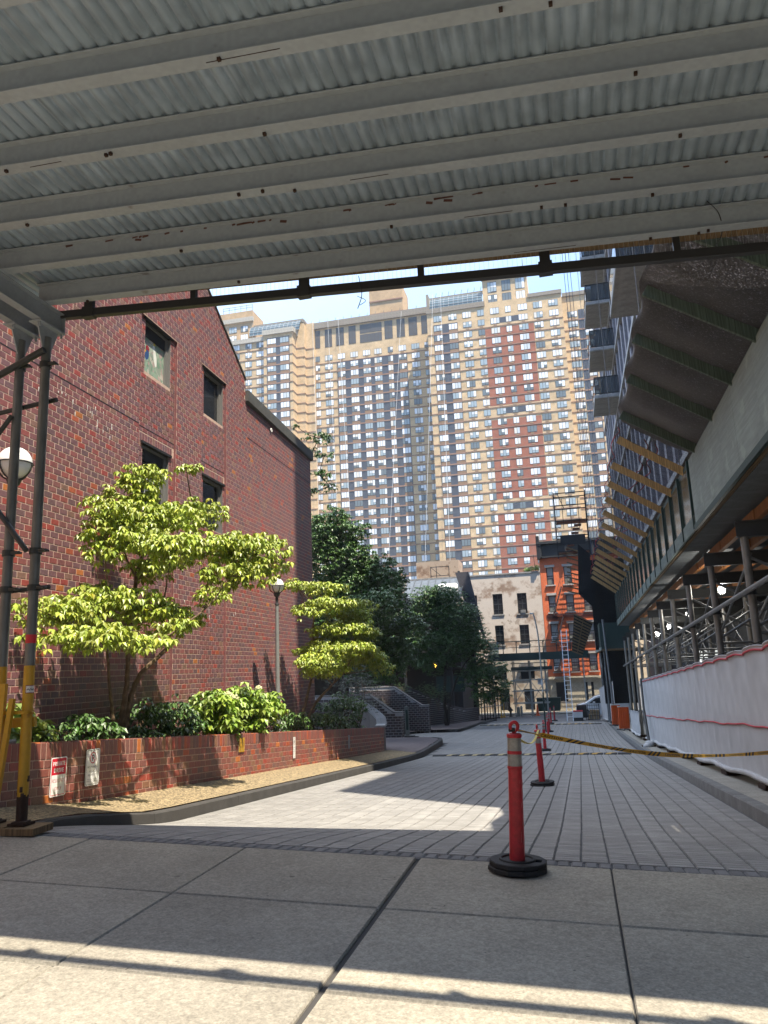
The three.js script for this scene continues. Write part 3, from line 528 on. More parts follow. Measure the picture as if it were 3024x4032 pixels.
plate('no_parking_sign', 'white NO PARKING PRIVATE PROPERTY sign beside the red and white sign', 'sign', 0.305, 0.457, 0.03, [-6.292, 0.545, -9.36], -0.035, (c, w, h) => {
  c.fillStyle = '#f3f3f1'; c.fillRect(0, 0, w, h); c.strokeStyle = '#25332f'; c.lineWidth = 9; rr(c, 26, 26, w - 52, h - 52, 34); c.stroke();
  txt(c, 'P', w / 2, h * 0.245, h * 0.24, '#20242a'); c.strokeStyle = '#cf2a45'; c.lineWidth = 20; c.beginPath(); c.arc(w / 2, h * 0.24, w * 0.215, 0, 6.3); c.stroke(); c.beginPath(); c.moveTo(w / 2 - w * 0.15, h * 0.24 - w * 0.15); c.lineTo(w / 2 + w * 0.15, h * 0.24 + w * 0.15); c.stroke();
  txt(c, 'NO PARKING', w / 2, h * 0.49, h * 0.078, '#3c4246', w * 0.76, 'normal'); txt(c, 'PRIVATE', w / 2, h * 0.615, h * 0.078, '#3c4246', w * 0.52, 'normal'); txt(c, 'PROPERTY', w / 2, h * 0.715, h * 0.078, '#3c4246', w * 0.64, 'normal');
  txt(c, 'VIOLATORS WILL BE TOWED', w / 2, h * 0.83, h * 0.034, '#50565a', w * 0.72, 'normal'); txt(c, 'AWAY AT OWNERS EXPENSE', w / 2, h * 0.88, h * 0.034, '#50565a', w * 0.76, 'normal');
});
plate('brass_plate', 'small square yellow PRIVATE DRIVE plate on the planter wall', 'sign', 0.26, 0.26, 0.008, [-6.292, 0.36, -14.1], -0.06, (c, w, h) => { c.fillStyle = '#b98f2a'; c.fillRect(0, 0, w, h); txt(c, 'PRIVATE', w / 2, h * 0.36, h * 0.17, '#8a6416', w * 0.62); txt(c, 'DRIVE', w / 2, h * 0.66, h * 0.17, '#8a6416', w * 0.44); });
plate('narrow_sign', 'narrow white NO PARKING PRIVATE PROPERTY sign below the globe lamp post', 'sign', 0.15, 0.46, 0.015, [-6.292, 0.02, -16.95], -0.05, (c, w, h) => {
  c.fillStyle = '#e4e4de'; c.fillRect(0, 0, w, h); c.strokeStyle = '#60655f'; c.lineWidth = 8; c.strokeRect(18, 18, w - 36, h - 36); txt(c, 'P', w / 2, h * 0.25, h * 0.2, '#33383c'); c.strokeStyle = '#a8483f'; c.lineWidth = 22; c.beginPath(); c.ellipse(w / 2, h * 0.25, w * 0.26, h * 0.11, 0, 0, 6.3); c.stroke();
  txt(c, 'NO PARKING', w / 2, h * 0.50, h * 0.06, '#4c5154', w * 0.72, 'normal'); txt(c, 'PRIVATE', w / 2, h * 0.60, h * 0.06, '#4c5154', w * 0.5, 'normal'); txt(c, 'PROPERTY', w / 2, h * 0.68, h * 0.06, '#4c5154', w * 0.6, 'normal');
});
plate('vent_plate', 'small plain grey plate on the shaded end of the planter wall', 'vent plate', 0.16, 0.36, 0.006, [-6.292, -0.27, -21.3], -0.06, (c, w, h) => { c.fillStyle = '#8a8c8c'; c.fillRect(0, 0, w, h); });

// ---------------------------------------------------------------- globe lamps
function globeLamp(name, label, pos, H, r, poleR) {
  const t = thing(name, label, 'lamp post', pos, 'globe lamps along the planter');
  new MB().lathe([[0, 0], [0.2, 0], [0.2, 0.10], [0.185, 0.115], [poleR * 1.15, 0.12]], 0, 0, 0, 24).build('plinth', std({ color: col(0.36, 0.36, 0.34), map: T.stone, roughness: 0.85 }), t);
  const gm = std({ color: col(0.25, 0.26, 0.25), map: T.paintmetal, roughness: 0.45 });
  new MB().tube([0, 0.11, 0], [0, H - r - 0.30, 0], poleR, 16, poleR * 0.72).build('pole', gm, t);
  new MB().lathe([[poleR * 0.9, 0], [poleR * 1.0, 0.02], [poleR * 0.6, 0.06], [poleR * 0.6, 0.2], [poleR * 1.2, 0.24], [poleR * 1.5, 0.30]], 0, H - r - 0.31, 0, 16).build('collar', M.framedark, t);
  new MB().sphere(0, H, 0, r, 32, 22).build('globe', std({ color: col(0.80, 0.79, 0.75), roughness: 0.3 }), t);
  const cg = new MB(); { const g = new THREE.TorusGeometry(r + 0.008, 0.009, 6, 40); g.rotateX(Math.PI / 2); g.translate(0, H - 0.01, 0); cg.add(g); }
  for (let k = 0; k < 6; k++) { const g = new THREE.TorusGeometry(r + 0.010, 0.010, 6, 14, Math.PI / 2); g.rotateZ(-Math.PI / 2); g.rotateY(k * Math.PI / 3 + 0.3); g.translate(0, H - 0.01, 0); cg.add(g); }
  cg.build('cage', M.framedark, t); return t;
}
globeLamp('globe_lamp', 'grey lamp post with a white globe standing among the planter shrubs', [-7.1, 0.20, -18.05], 3.62, 0.18, 0.058);
globeLamp('globe_lamp', 'white globe lamp showing behind the scaffold poles at the left edge', [-6.62, 0.9, -7.98], 3.47, 0.205, 0.06);
// ---------------------------------------------------------------- leaves
// one leaf: a folded pointed blade, base at p, running along d, its face towards up
function leafTris(out, cols, p, d, up, L, Wd, tone, fold = 0.25, curl = 0.25) {
  const s = V().crossVectors(d, up).normalize(), n = V().crossVectors(s, d).normalize();
  const at = (t, k, h) => V().copy(p).addScaledVector(d, L * t).addScaledVector(s, Wd * k).addScaledVector(n, h - curl * L * t * t).toArray();
  const a = at(0, 0, 0), m1 = at(0.45, 0, 0), tip = at(1, 0, 0), l = at(0.42, 0.5, fold * Wd), r = at(0.42, -0.5, fold * Wd);
  for (const t of [[a, m1, l], [m1, tip, l], [a, r, m1], [m1, r, tip]]) { out.push(...t[0], ...t[1], ...t[2]); for (let i = 0; i < 3; i++) cols.push(...tone); }
}
function crownGeo(out, cols) { const g = tris(out); g.setAttribute('color', new THREE.BufferAttribute(new Float32Array(cols), 3)); g.setAttribute('uv', new THREE.BufferAttribute(new Float32Array(out.length / 3 * 2), 2)); return metreUV(g); }
// clumps: [x, y, z, rx, ry]; sprays of leaves all through each clump, fuller at its upper side
function crown(clumps, o, R) {
  const out = [], cols = [];
  for (const [cx, cy, cz, rx, ry] of clumps) {
    const n = Math.round(o.density * rx * rx * (ry + 0.25) * (o.k || 1));
    for (let i = 0; i < n; i++) {
      let a = R() * 6.283, q = Math.sqrt(R()), h = (R() * 2 - 1); const lim = Math.sqrt(1 - q * q * 0.95); h *= lim; if (h < 0 && R() < (o.top ?? 0.45)) h = -h;
      const wob = 1 + 0.25 * Math.sin(a * 3 + cx * 5) + 0.15 * Math.sin(a * 7 + cz * 3);
      const p = V(cx + Math.cos(a) * q * rx * wob, cy + h * ry * (1 + 0.2 * Math.sin(a * 2 + cy)), cz + Math.sin(a) * q * rx * wob * (o.flat || 1));
      if (o.keep && !o.keep(p)) continue;
      const nl = o.spray || 6, a0 = R() * 6.283, dead = R() < (o.yellow || 0);
      const lit = 0.7 + 0.6 * R();
      for (let k = 0; k < nl; k++) {
        const aa = a0 + k / nl * 6.283 + (R() - 0.5) * 0.7, dip = (o.dip ?? 0.55) + (R() - 0.5) * 0.7;
        const d = V(Math.cos(aa) * Math.cos(dip), -Math.sin(dip), Math.sin(aa) * Math.cos(dip)).normalize();
        const up = V((R() - 0.5) * 0.5, 1, (R() - 0.5) * 0.5).normalize(), L = o.leaf * (0.75 + 0.5 * R());
        const t = lit * (0.85 + 0.3 * R()), c = dead ? [1.5 * t, 1.15 * t, 0.5 * t] : [t * (0.9 + 0.25 * R()), t, t * (0.8 + 0.3 * R())];
        leafTris(out, cols, p.clone().addScaledVector(d, 0.012), d, up, L, L * (o.wide || 0.5), c, o.fold ?? 0.22, o.curl ?? 0.25);
      }
    }
  } return crownGeo(out, cols);
}
function limb(mb, pts, r0, r1, R) {                                 // tapered, slightly crooked
  const c = new THREE.CatmullRomCurve3(pts.map((p) => V(...p))), n = Math.max(4, pts.length * 4), P = c.getPoints(n);
  for (let i = 1; i < n; i++) P[i].add(V((R() - 0.5) * r0 * 0.5, (R() - 0.5) * r0 * 0.3, (R() - 0.5) * r0 * 0.5));
  const k = 8, ring = [], out = []; let nrm = V(1, 0, 0.3).normalize();
  for (let i = 0; i <= n; i++) { const t = V().subVectors(P[Math.min(n, i + 1)], P[Math.max(0, i - 1)]).normalize(); nrm = nrm.clone().sub(t.clone().multiplyScalar(nrm.dot(t))).normalize(); const b = V().crossVectors(t, nrm), r = lerp(r0, r1, i / n) * (1 + 0.12 * (R() - 0.5)); ring.push(Array.from({ length: k }, (_, j) => V().copy(P[i]).addScaledVector(nrm, Math.cos(j / k * 6.283) * r).addScaledVector(b, Math.sin(j / k * 6.283) * r))); }
  for (let i = 0; i < n; i++) for (let j = 0; j < k; j++) { const q = (j + 1) % k; out.push(...ring[i][j].toArray(), ...ring[i][q].toArray(), ...ring[i + 1][q].toArray(), ...ring[i][j].toArray(), ...ring[i + 1][q].toArray(), ...ring[i + 1][j].toArray()); }
  mb.add(tris(out));
}
function tree(name, label, base, trunkPts, branches, clumps, o, mats, group) {
  const R = rng(o.seed), t = thing(name, label, 'tree', base, group), sub = (p) => [p[0] - base[0], p[1] - base[1], p[2] - base[2]];
  const tr = new MB(); for (const [pts, r0, r1] of trunkPts) limb(tr, pts.map(sub), r0, r1, R); tr.build('trunk', mats[0], t);
  const br = new MB();
  for (const [pts, r0, r1] of branches) limb(br, pts.map(sub), r0, r1, R);
  const ends = trunkPts.map((q) => q[0][q[0].length - 1]).concat(branches.map((q) => q[0][q[0].length - 1]), branches.map((q) => q[0][1]));
  for (const c of clumps) {                                          // a limb into each clump from the nearest stem, then twigs
    let best = ends[0], bd = 1e9; for (const e of ends) { const d = Math.hypot(e[0] - c[0], e[1] - (c[1] - c[4] * 0.3), e[2] - c[2]) + (e[1] > c[1] + 0.1 ? 1 : 0); if (d < bd) { bd = d; best = e; } }
    const end = [c[0], c[1] - c[4] * 0.15, c[2]], mid = [lerp(best[0], end[0], 0.5), lerp(best[1], end[1], 0.4) - 0.02, lerp(best[2], end[2], 0.5)];
    const w = o.twig || 0.018; limb(br, [best, mid, end].map(sub), w, w * 0.45, R); ends.push(end);
    for (let k = 0; k < 4; k++) { const a = R() * 6.283; limb(br, [end, [end[0] + Math.cos(a) * c[3] * 0.5, end[1] + c[4] * 0.2, end[2] + Math.sin(a) * c[3] * 0.5], [end[0] + Math.cos(a) * c[3] * 0.9, end[1] + c[4] * (R() - 0.2) * 0.5, end[2] + Math.sin(a) * c[3] * 0.9]].map(sub), w * 0.45, w * 0.15, R); }
  }
  if (br.list.length) br.build('branch', mats[0], t);
  const g = crown(clumps.map((c) => [...sub(c), c[3] * (o.grow || 1), c[4] * (o.grow || 1)]), { ...o, keep: o.keep && ((p) => o.keep(p.clone().add(V(...base)))) }, R);
  meshOf('crown', g, mats[1], t); return t;
}
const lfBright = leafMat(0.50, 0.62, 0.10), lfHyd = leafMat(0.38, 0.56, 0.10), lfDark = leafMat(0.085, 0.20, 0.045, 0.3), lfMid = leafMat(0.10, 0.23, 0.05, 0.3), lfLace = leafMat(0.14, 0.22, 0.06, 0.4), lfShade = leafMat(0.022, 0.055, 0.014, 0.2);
const offWall = (p) => p.x > -7.62 + (p.z + 10.6) * 0.026;

const t1 = [[-7.05, 2.59, -9.8, 0.47, 0.3], [-6.75, 2.79, -10.43, 0.56, 0.32], [-6.66, 2.68, -11.64, 0.5, 0.29], [-6.65, 2.27, -9.79, 0.63, 0.18], [-6.39, 2.22, -10.7, 0.42, 0.14], [-6.85, 2.62, -8.94, 0.26, 0.2], [-6.39, 2.51, -11.86, 0.3, 0.16], [-7.09, 4.7, -11.48, 0.4, 0.36], [-6.85, 4.21, -10.47, 0.36, 0.28], [-6.73, 4.23, -11.48, 0.66, 0.39], [-6.48, 4.57, -12.56, 0.42, 0.29], [-6.75, 3.81, -10.59, 0.49, 0.3], [-6.38, 3.76, -11.48, 0.58, 0.29], [-6.9, 5.07, -11.51, 0.33, 0.22], [-6.71, 3.46, -11.54, 0.39, 0.19], [-6.85, 3.59, -10.29, 0.25, 0.24], [-6.57, 5.4, -12.3, 0.19, 0.12], [-6.07, 3.93, -12.77, 0.52, 0.3], [-5.74, 3.9, -13.37, 0.54, 0.37], [-6.0, 3.48, -13.01, 0.53, 0.27], [-5.65, 3.63, -13.75, 0.36, 0.27], [-6.26, 3.05, -12.7, 0.25, 0.25], [-5.58, 4.19, -14.06, 0.2, 0.13]].map((c, i) => { const k = { 3: 0.88, 4: 0.87, 6: 0.88, 12: 0.93, 17: 0.88, 18: 0.87, 19: 0.86, 20: 0.87, 2: 0.93 }[i] || 1; return [c[0] * k, 1.65 + (c[1] - 1.65) * k, c[2] * k, c[3] * k, c[4] * k]; });
tree('dogwood_tree', 'nearer light green small tree with tiered leaves before the brick wall', [-7.05, 0.78, -11.2],
  [[[[-7.05, 0.7, -11.2], [-7.02, 1.2, -11.22], [-7.0, 1.57, -11.27], [-6.95, 2.2, -11.2], [-6.85, 3.3, -11.2]], 0.052, 0.03], [[[-7.03, 0.72, -11.24], [-6.97, 1.3, -11.32], [-6.9, 1.7, -11.45], [-6.7, 2.05, -11.81], [-6.38, 2.71, -12.49], [-6.28, 3.05, -12.74]], 0.05, 0.024], [[[-7.08, 0.72, -11.12], [-7.06, 1.4, -10.92], [-7.05, 2.15, -10.75]], 0.034, 0.02]],
  [[[[-6.85, 3.3, -11.2], [-6.8, 3.9, -11.4], [-6.85, 4.5, -11.5]], 0.035, 0.015], [[[-6.28, 3.05, -12.74], [-6.1, 3.5, -13.2], [-5.9, 3.8, -13.6]], 0.03, 0.012], [[[-6.95, 2.2, -11.2], [-6.75, 2.5, -10.7], [-6.7, 2.6, -10.0]], 0.03, 0.012]],
  t1, { seed: 71, density: 1150, spray: 6, leaf: 0.108, grow: 1.1, wide: 0.52, dip: 0.6, top: 0.5, keep: offWall, yellow: 0.004 }, [M.bark, lfBright]);
const t2 = [[-6.66, 3.92, -20.39, 0.57, 0.23], [-6.95, 3.94, -19.06, 0.32, 0.15], [-6.29, 3.42, -20.16, 0.91, 0.23], [-6.62, 3.19, -18.99, 0.36, 0.17], [-6.13, 3.2, -21.15, 0.59, 0.21], [-6.01, 2.74, -20.25, 0.88, 0.23], [-5.77, 2.64, -21.54, 0.42, 0.21], [-5.99, 2.23, -19.72, 0.95, 0.22], [-5.72, 2.01, -21.02, 0.58, 0.26], [-6.24, 1.93, -18.72, 0.58, 0.23], [-6.27, 1.7, -19.16, 0.53, 0.19], [-5.35, 1.74, -21.47, 0.33, 0.21], [-6.49, 3.09, -22.64, 0.56, 0.2], [-6.56, 2.41, -20.09, 0.44, 0.18]];
tree('dogwood_tree', 'farther light green small tree in flat layers right of the globe lamp post', [-7.0, 0.1, -19.35],
  [[[[-7.0, 0.05, -19.35], [-6.98, 0.6, -19.5], [-6.95, 1.2, -19.9], [-6.85, 1.9, -20.1], [-6.8, 2.9, -19.9], [-6.75, 3.5, -20.0]], 0.05, 0.02], [[[-6.98, 0.07, -19.4], [-6.9, 0.6, -19.8], [-6.7, 1.1, -20.5], [-6.3, 1.6, -21.0]], 0.042, 0.022], [[[-6.98, 0.1, -19.3], [-6.8, 0.9, -20.1], [-6.5, 1.3, -20.6]], 0.04, 0.02]],
  [[[[-6.3, 1.6, -21.0], [-6.1, 2.0, -21.1], [-6.0, 2.5, -21.0]], 0.028, 0.012]],
  t2, { seed: 72, density: 1050, spray: 6, leaf: 0.112, grow: 1.05, wide: 0.52, dip: 0.5, top: 0.6, keep: (p) => p.x > -7.85 }, [M.bark, lfBright]);

// dark trees behind the end of the building
const A = [[-11.64, 7.77, -36, 1.38, 1.38], [-10.71, 6.78, -36, 1.36, 1.36], [-9.57, 5.57, -36, 1.35, 1.12], [-8.5, 5.72, -36, 1, 1], [-12.19, 5.64, -37.54, 1.18, 1.42], [-9.85, 4.25, -36, 1.34, 1], [-8.96, 3.32, -36, 1.1, 0.88], [-10.66, 8.4, -36, 1.15, 0.8], [-11.11, 9.2, -36, 0.81, 0.58], [-8.64, 4.49, -34.03, 1.26, 0.84], [-10.76, 6.05, -37.75, 1.42, 1.42], [-7.9, 4.91, -34.67, 0.6, 0.64], [-11.5, 4.2, -36.5, 1.3, 1.1], [-10.4, 3.0, -36.6, 1.2, 0.9], [-12.3, 8.6, -37, 1.2, 1.0], [-8.7, 2.4, -37, 1.2, 0.9], [-7.6, 3.6, -36.5, 0.9, 0.8], [-9.4, 6.6, -36.5, 1.0, 0.9], [-8.9, 1.6, -36, 1.0, 0.7], [-10.2, 1.9, -36.5, 1.1, 0.8]];
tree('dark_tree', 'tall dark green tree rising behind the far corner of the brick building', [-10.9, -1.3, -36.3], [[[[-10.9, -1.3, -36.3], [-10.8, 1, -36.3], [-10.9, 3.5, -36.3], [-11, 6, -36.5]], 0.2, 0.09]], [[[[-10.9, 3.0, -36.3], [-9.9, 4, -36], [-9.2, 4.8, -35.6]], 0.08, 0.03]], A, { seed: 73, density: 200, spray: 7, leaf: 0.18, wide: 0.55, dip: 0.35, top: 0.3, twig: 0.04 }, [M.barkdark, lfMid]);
const sp = [[-8.98, 10.64, -27.5, 0.52, 0.27], [-9.46, 10.2, -27.5, 0.36, 0.2], [-8.8, 9.9, -27.5, 0.42, 0.2], [-8.91, 9.07, -27.19, 0.46, 0.22], [-8.51, 8.6, -27.18, 0.36, 0.22], [-9.3, 8.5, -27.5, 0.34, 0.2], [-9.92, 11.22, -27.5, 0.2, 0.12], [-9.9, 9.3, -27.6, 0.4, 0.3]];
tree('thin_tree', 'thin tree whose sprays of leaves stick out past the far roof corner', [-10.2, -0.9, -28.4], [[[[-10.2, -0.9, -28.4], [-10.1, 4, -28.3], [-9.9, 8, -28], [-9.6, 10, -27.7]], 0.13, 0.04]], [], sp, { seed: 74, density: 210, spray: 6, leaf: 0.15, wide: 0.5, dip: 0.4, twig: 0.022 }, [M.barkdark, lfMid]);
const Bq = [[-7.29, 5.64, -44, 1.34, 0.8], [-8.16, 4.62, -44, 1.47, 0.94], [-6.54, 4.53, -44, 1.5, 1.0], [-8.47, 3.27, -42.49, 1.29, 0.77], [-6.97, 2.95, -42.77, 1.8, 0.9], [-5.4, 2.61, -42.6, 1.2, 0.87], [-4.55, 1.38, -42.5, 0.9, 0.81], [-4.2, 0.45, -43, 0.75, 0.8], [-5.23, 1.15, -42.5, 0.98, 0.86], [-4.9, 0.0, -43, 0.8, 0.5], [-9.26, 4.41, -44, 0.95, 0.9], [-9.3, 3.4, -43.5, 1.0, 0.8], [-9.6, 2.4, -43.5, 0.9, 0.7], [-7.6, 2.0, -43, 1.3, 0.7], [-6.2, 3.7, -43.5, 1.2, 0.8], [-8.0, 5.3, -43.8, 1.0, 0.7]].map(([x, y, z, a, b]) => { const k = 54 / -z; return [x * k, 1.65 + (y - 1.65) * k, -54, a * k, b * k]; });
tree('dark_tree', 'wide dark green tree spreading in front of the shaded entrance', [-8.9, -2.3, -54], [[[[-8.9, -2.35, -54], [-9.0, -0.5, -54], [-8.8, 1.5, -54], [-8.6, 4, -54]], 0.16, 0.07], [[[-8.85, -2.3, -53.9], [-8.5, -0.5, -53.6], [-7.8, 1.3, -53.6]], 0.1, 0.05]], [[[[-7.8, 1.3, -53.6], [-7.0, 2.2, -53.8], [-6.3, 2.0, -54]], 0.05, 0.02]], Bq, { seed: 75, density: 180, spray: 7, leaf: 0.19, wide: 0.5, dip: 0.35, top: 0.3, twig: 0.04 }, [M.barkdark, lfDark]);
const lace = [[-7.32, 5.26, -56, 0.94, 1.01], [-6.56, 3.9, -56, 0.83, 0.83], [-6.13, 2.89, -56, 0.83, 0.83], [-6.92, 6.25, -56, 0.47, 0.67], [-5.68, 2.22, -56, 0.46, 0.46]].map(([x, y, z, a, b]) => { const k = 64 / 56; return [x * k, 1.65 + (y - 1.65) * k, -64, a * k, b * k]; });
tree('feathery_tree', 'pale feathery tree between the dark tree and the whitewashed building', [-8.2, -2.6, -64], [[[[-8.2, -2.6, -64], [-8.1, 1, -64], [-8, 5, -64]], 0.11, 0.05]], [], lace, { seed: 76, density: 95, spray: 9, leaf: 0.14, wide: 0.3, dip: 0.3, twig: 0.03 }, [M.barkdark, lfLace]);
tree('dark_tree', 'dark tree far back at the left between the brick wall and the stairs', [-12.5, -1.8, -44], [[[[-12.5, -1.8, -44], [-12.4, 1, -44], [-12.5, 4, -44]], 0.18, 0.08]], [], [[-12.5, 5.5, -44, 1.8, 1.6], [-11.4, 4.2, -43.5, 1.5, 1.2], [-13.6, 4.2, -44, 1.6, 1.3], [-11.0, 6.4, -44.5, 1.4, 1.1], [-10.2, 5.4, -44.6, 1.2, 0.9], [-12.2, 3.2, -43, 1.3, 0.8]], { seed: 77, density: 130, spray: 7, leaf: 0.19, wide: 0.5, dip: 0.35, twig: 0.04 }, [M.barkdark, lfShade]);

// ---------------------------------------------------------------- shrubs in the planter
function shrub(name, label, base, clumps, o, mat, group) {
  const R = rng(o.seed), t = thing(name, label, 'shrub', base, group), sub = (c) => [c[0] - base[0], c[1] - base[1], c[2] - base[2], c[3], c[4]];
  const st = new MB(); for (const c of clumps.map(sub)) for (let k = 0; k < 5; k++) { const a = R() * 6.283, q = R() * c[3] * 0.7; limb(st, [[c[0] * 0.7, 0, c[2] * 0.8], [c[0] + Math.cos(a) * q * 0.5, c[1] * 0.6, c[2] + Math.sin(a) * q * 0.5], [c[0] + Math.cos(a) * q, c[1] + c[4] * 0.4, c[2] + Math.sin(a) * q]], 0.011, 0.005, R); }
  st.build('stem', M.bark, t);
  meshOf('foliage', crown(clumps.map(sub), o, R), mat, t);
  if (o.flowers) { const f = new MB(); for (const [x, y, z, r] of o.flowers) for (let k = 0; k < 70; k++) { const a = R() * 6.283, b = Math.acos(R() * 1.6 - 0.6), q = r * (0.85 + 0.2 * R()); const g = new THREE.OctahedronGeometry(0.016 + 0.008 * R(), 0); g.rotateX(R() * 3); g.translate(x - base[0] + Math.sin(b) * Math.cos(a) * q, y - base[1] + Math.cos(b) * q * 0.8, z - base[2] + Math.sin(b) * Math.sin(a) * q); f.add(g); } f.build('flower_head', std({ color: col(0.62, 0.62, 0.36), roughness: 0.8 }), t); }
  return t;
}
shrub('hydrangea_shrub', 'bright green hydrangea with cream flower heads left of the lamp post', [-6.85, 0.3, -15.1], [[-6.85, 1.0, -13.93, 0.46, 0.4], [-6.85, 1.02, -15.31, 0.58, 0.46], [-6.85, 0.85, -16.5, 0.5, 0.46], [-6.72, 0.72, -14.01, 0.45, 0.24], [-6.75, 0.6, -15.2, 0.42, 0.22], [-6.8, 0.95, -14.6, 0.4, 0.35], [-6.8, 0.85, -15.9, 0.45, 0.35]], { seed: 81, density: 1100, spray: 5, leaf: 0.15, wide: 0.6, dip: 0.4, top: 0.6, keep: (p) => p.x + -6.85 > -7.75, flowers: [[-6.62, 1.28, -14.2, 0.085], [-6.6, 1.22, -14.45, 0.08], [-6.6, 1.08, -14.1, 0.075], [-6.7, 1.36, -15.9, 0.07], [-6.62, 1.02, -14.9, 0.06]] }, lfHyd);
shrub('broadleaf_shrub', 'pale green broad-leaved plant behind the yellow poles', [-6.8, 0.85, -8.45], [[-6.8, 1.25, -8.4, 0.24, 0.2], [-6.72, 1.12, -8.62, 0.24, 0.14], [-6.64, 1.02, -8.78, 0.15, 0.08], [-6.7, 1.08, -8.15, 0.2, 0.11]], { seed: 82, density: 1300, spray: 5, leaf: 0.15, wide: 0.6, dip: 0.25, top: 0.7 }, leafMat(0.33, 0.46, 0.14));
shrub('dark_shrub', 'dark leafy shrub in the shade under the nearer small tree', [-6.9, 0.7, -10.2], [[-6.95, 1.02, -10.01, 0.33, 0.23], [-6.8, 0.93, -10.35, 0.34, 0.18], [-6.9, 0.95, -9.4, 0.3, 0.18]], { seed: 83, density: 900, spray: 5, leaf: 0.115, wide: 0.45, dip: 0.4 }, lfMid);
shrub('dark_shrub', 'dark glossy shrub between the small tree trunk and the hydrangea', [-6.9, 0.5, -12.3], [[-6.95, 1.03, -11.9, 0.42, 0.33], [-6.92, 0.98, -12.7, 0.4, 0.35], [-6.75, 0.8, -11.2, 0.36, 0.14], [-6.85, 0.8, -13.1, 0.3, 0.25], [-6.75, 0.75, -12.3, 0.35, 0.18]], { seed: 84, density: 950, spray: 5, leaf: 0.115, wide: 0.48, dip: 0.4 }, leafMat(0.09, 0.2, 0.04, 0.3));
shrub('dark_shrub', 'low dark green shrub just right of the lamp post plinth', [-6.95, 0.1, -18.5], [[-6.9, 0.5, -18.5, 0.36, 0.3], [-6.8, 0.46, -17.3, 0.26, 0.17], [-6.9, 0.35, -19.0, 0.3, 0.2]], { seed: 85, density: 900, spray: 5, leaf: 0.115, wide: 0.5, dip: 0.4 }, leafMat(0.10, 0.22, 0.04, 0.3));
shrub('dark_shrub', 'low dark green shrub at the shaded far end of the planter', [-6.9, -0.05, -21.2], [[-6.9, 0.33, -20.59, 0.5, 0.33], [-6.9, 0.16, -22.05, 0.45, 0.3], [-6.9, 0.0, -23.3, 0.4, 0.25], [-7.1, 0.5, -23.6, 0.7, 0.5]], { seed: 86, density: 650, spray: 5, leaf: 0.12, wide: 0.5, dip: 0.4 }, lfMid);
shrub('yew_bush', 'tall dark bush above the curling white wall cap', [-7.9, -0.4, -27.5], [[-7.6, 0.9, -27.4, 0.75, 0.75], [-8.1, 1.1, -28.0, 0.8, 0.9], [-7.5, 0.45, -26.4, 0.6, 0.5]], { seed: 87, density: 260, spray: 7, leaf: 0.08, wide: 0.35, dip: 0.2 }, lfShade);
[[-9.73, 0.23, -52, 0.68, 0.56, 'clipped round dark bush, the left one of the pair by the stairs'], [-9.03, -0.09, -51.8, 0.62, 0.6, 'clipped round dark bush, the right one of the pair by the stairs'], [-11.48, 0.29, -52, 0.56, 0.5, 'small clipped dark bush above the sloping brick stair wall']].forEach(([x, y, z, a, b, l], i) => shrub('round_bush', l, [x, y - b - 0.5, z], [[x, y, z, a, b]], { seed: 90 + i, density: 420, spray: 7, leaf: 0.08, wide: 0.4, dip: 0.1, top: 0.2 }, lfDark, 'clipped round bushes by the stairs'));
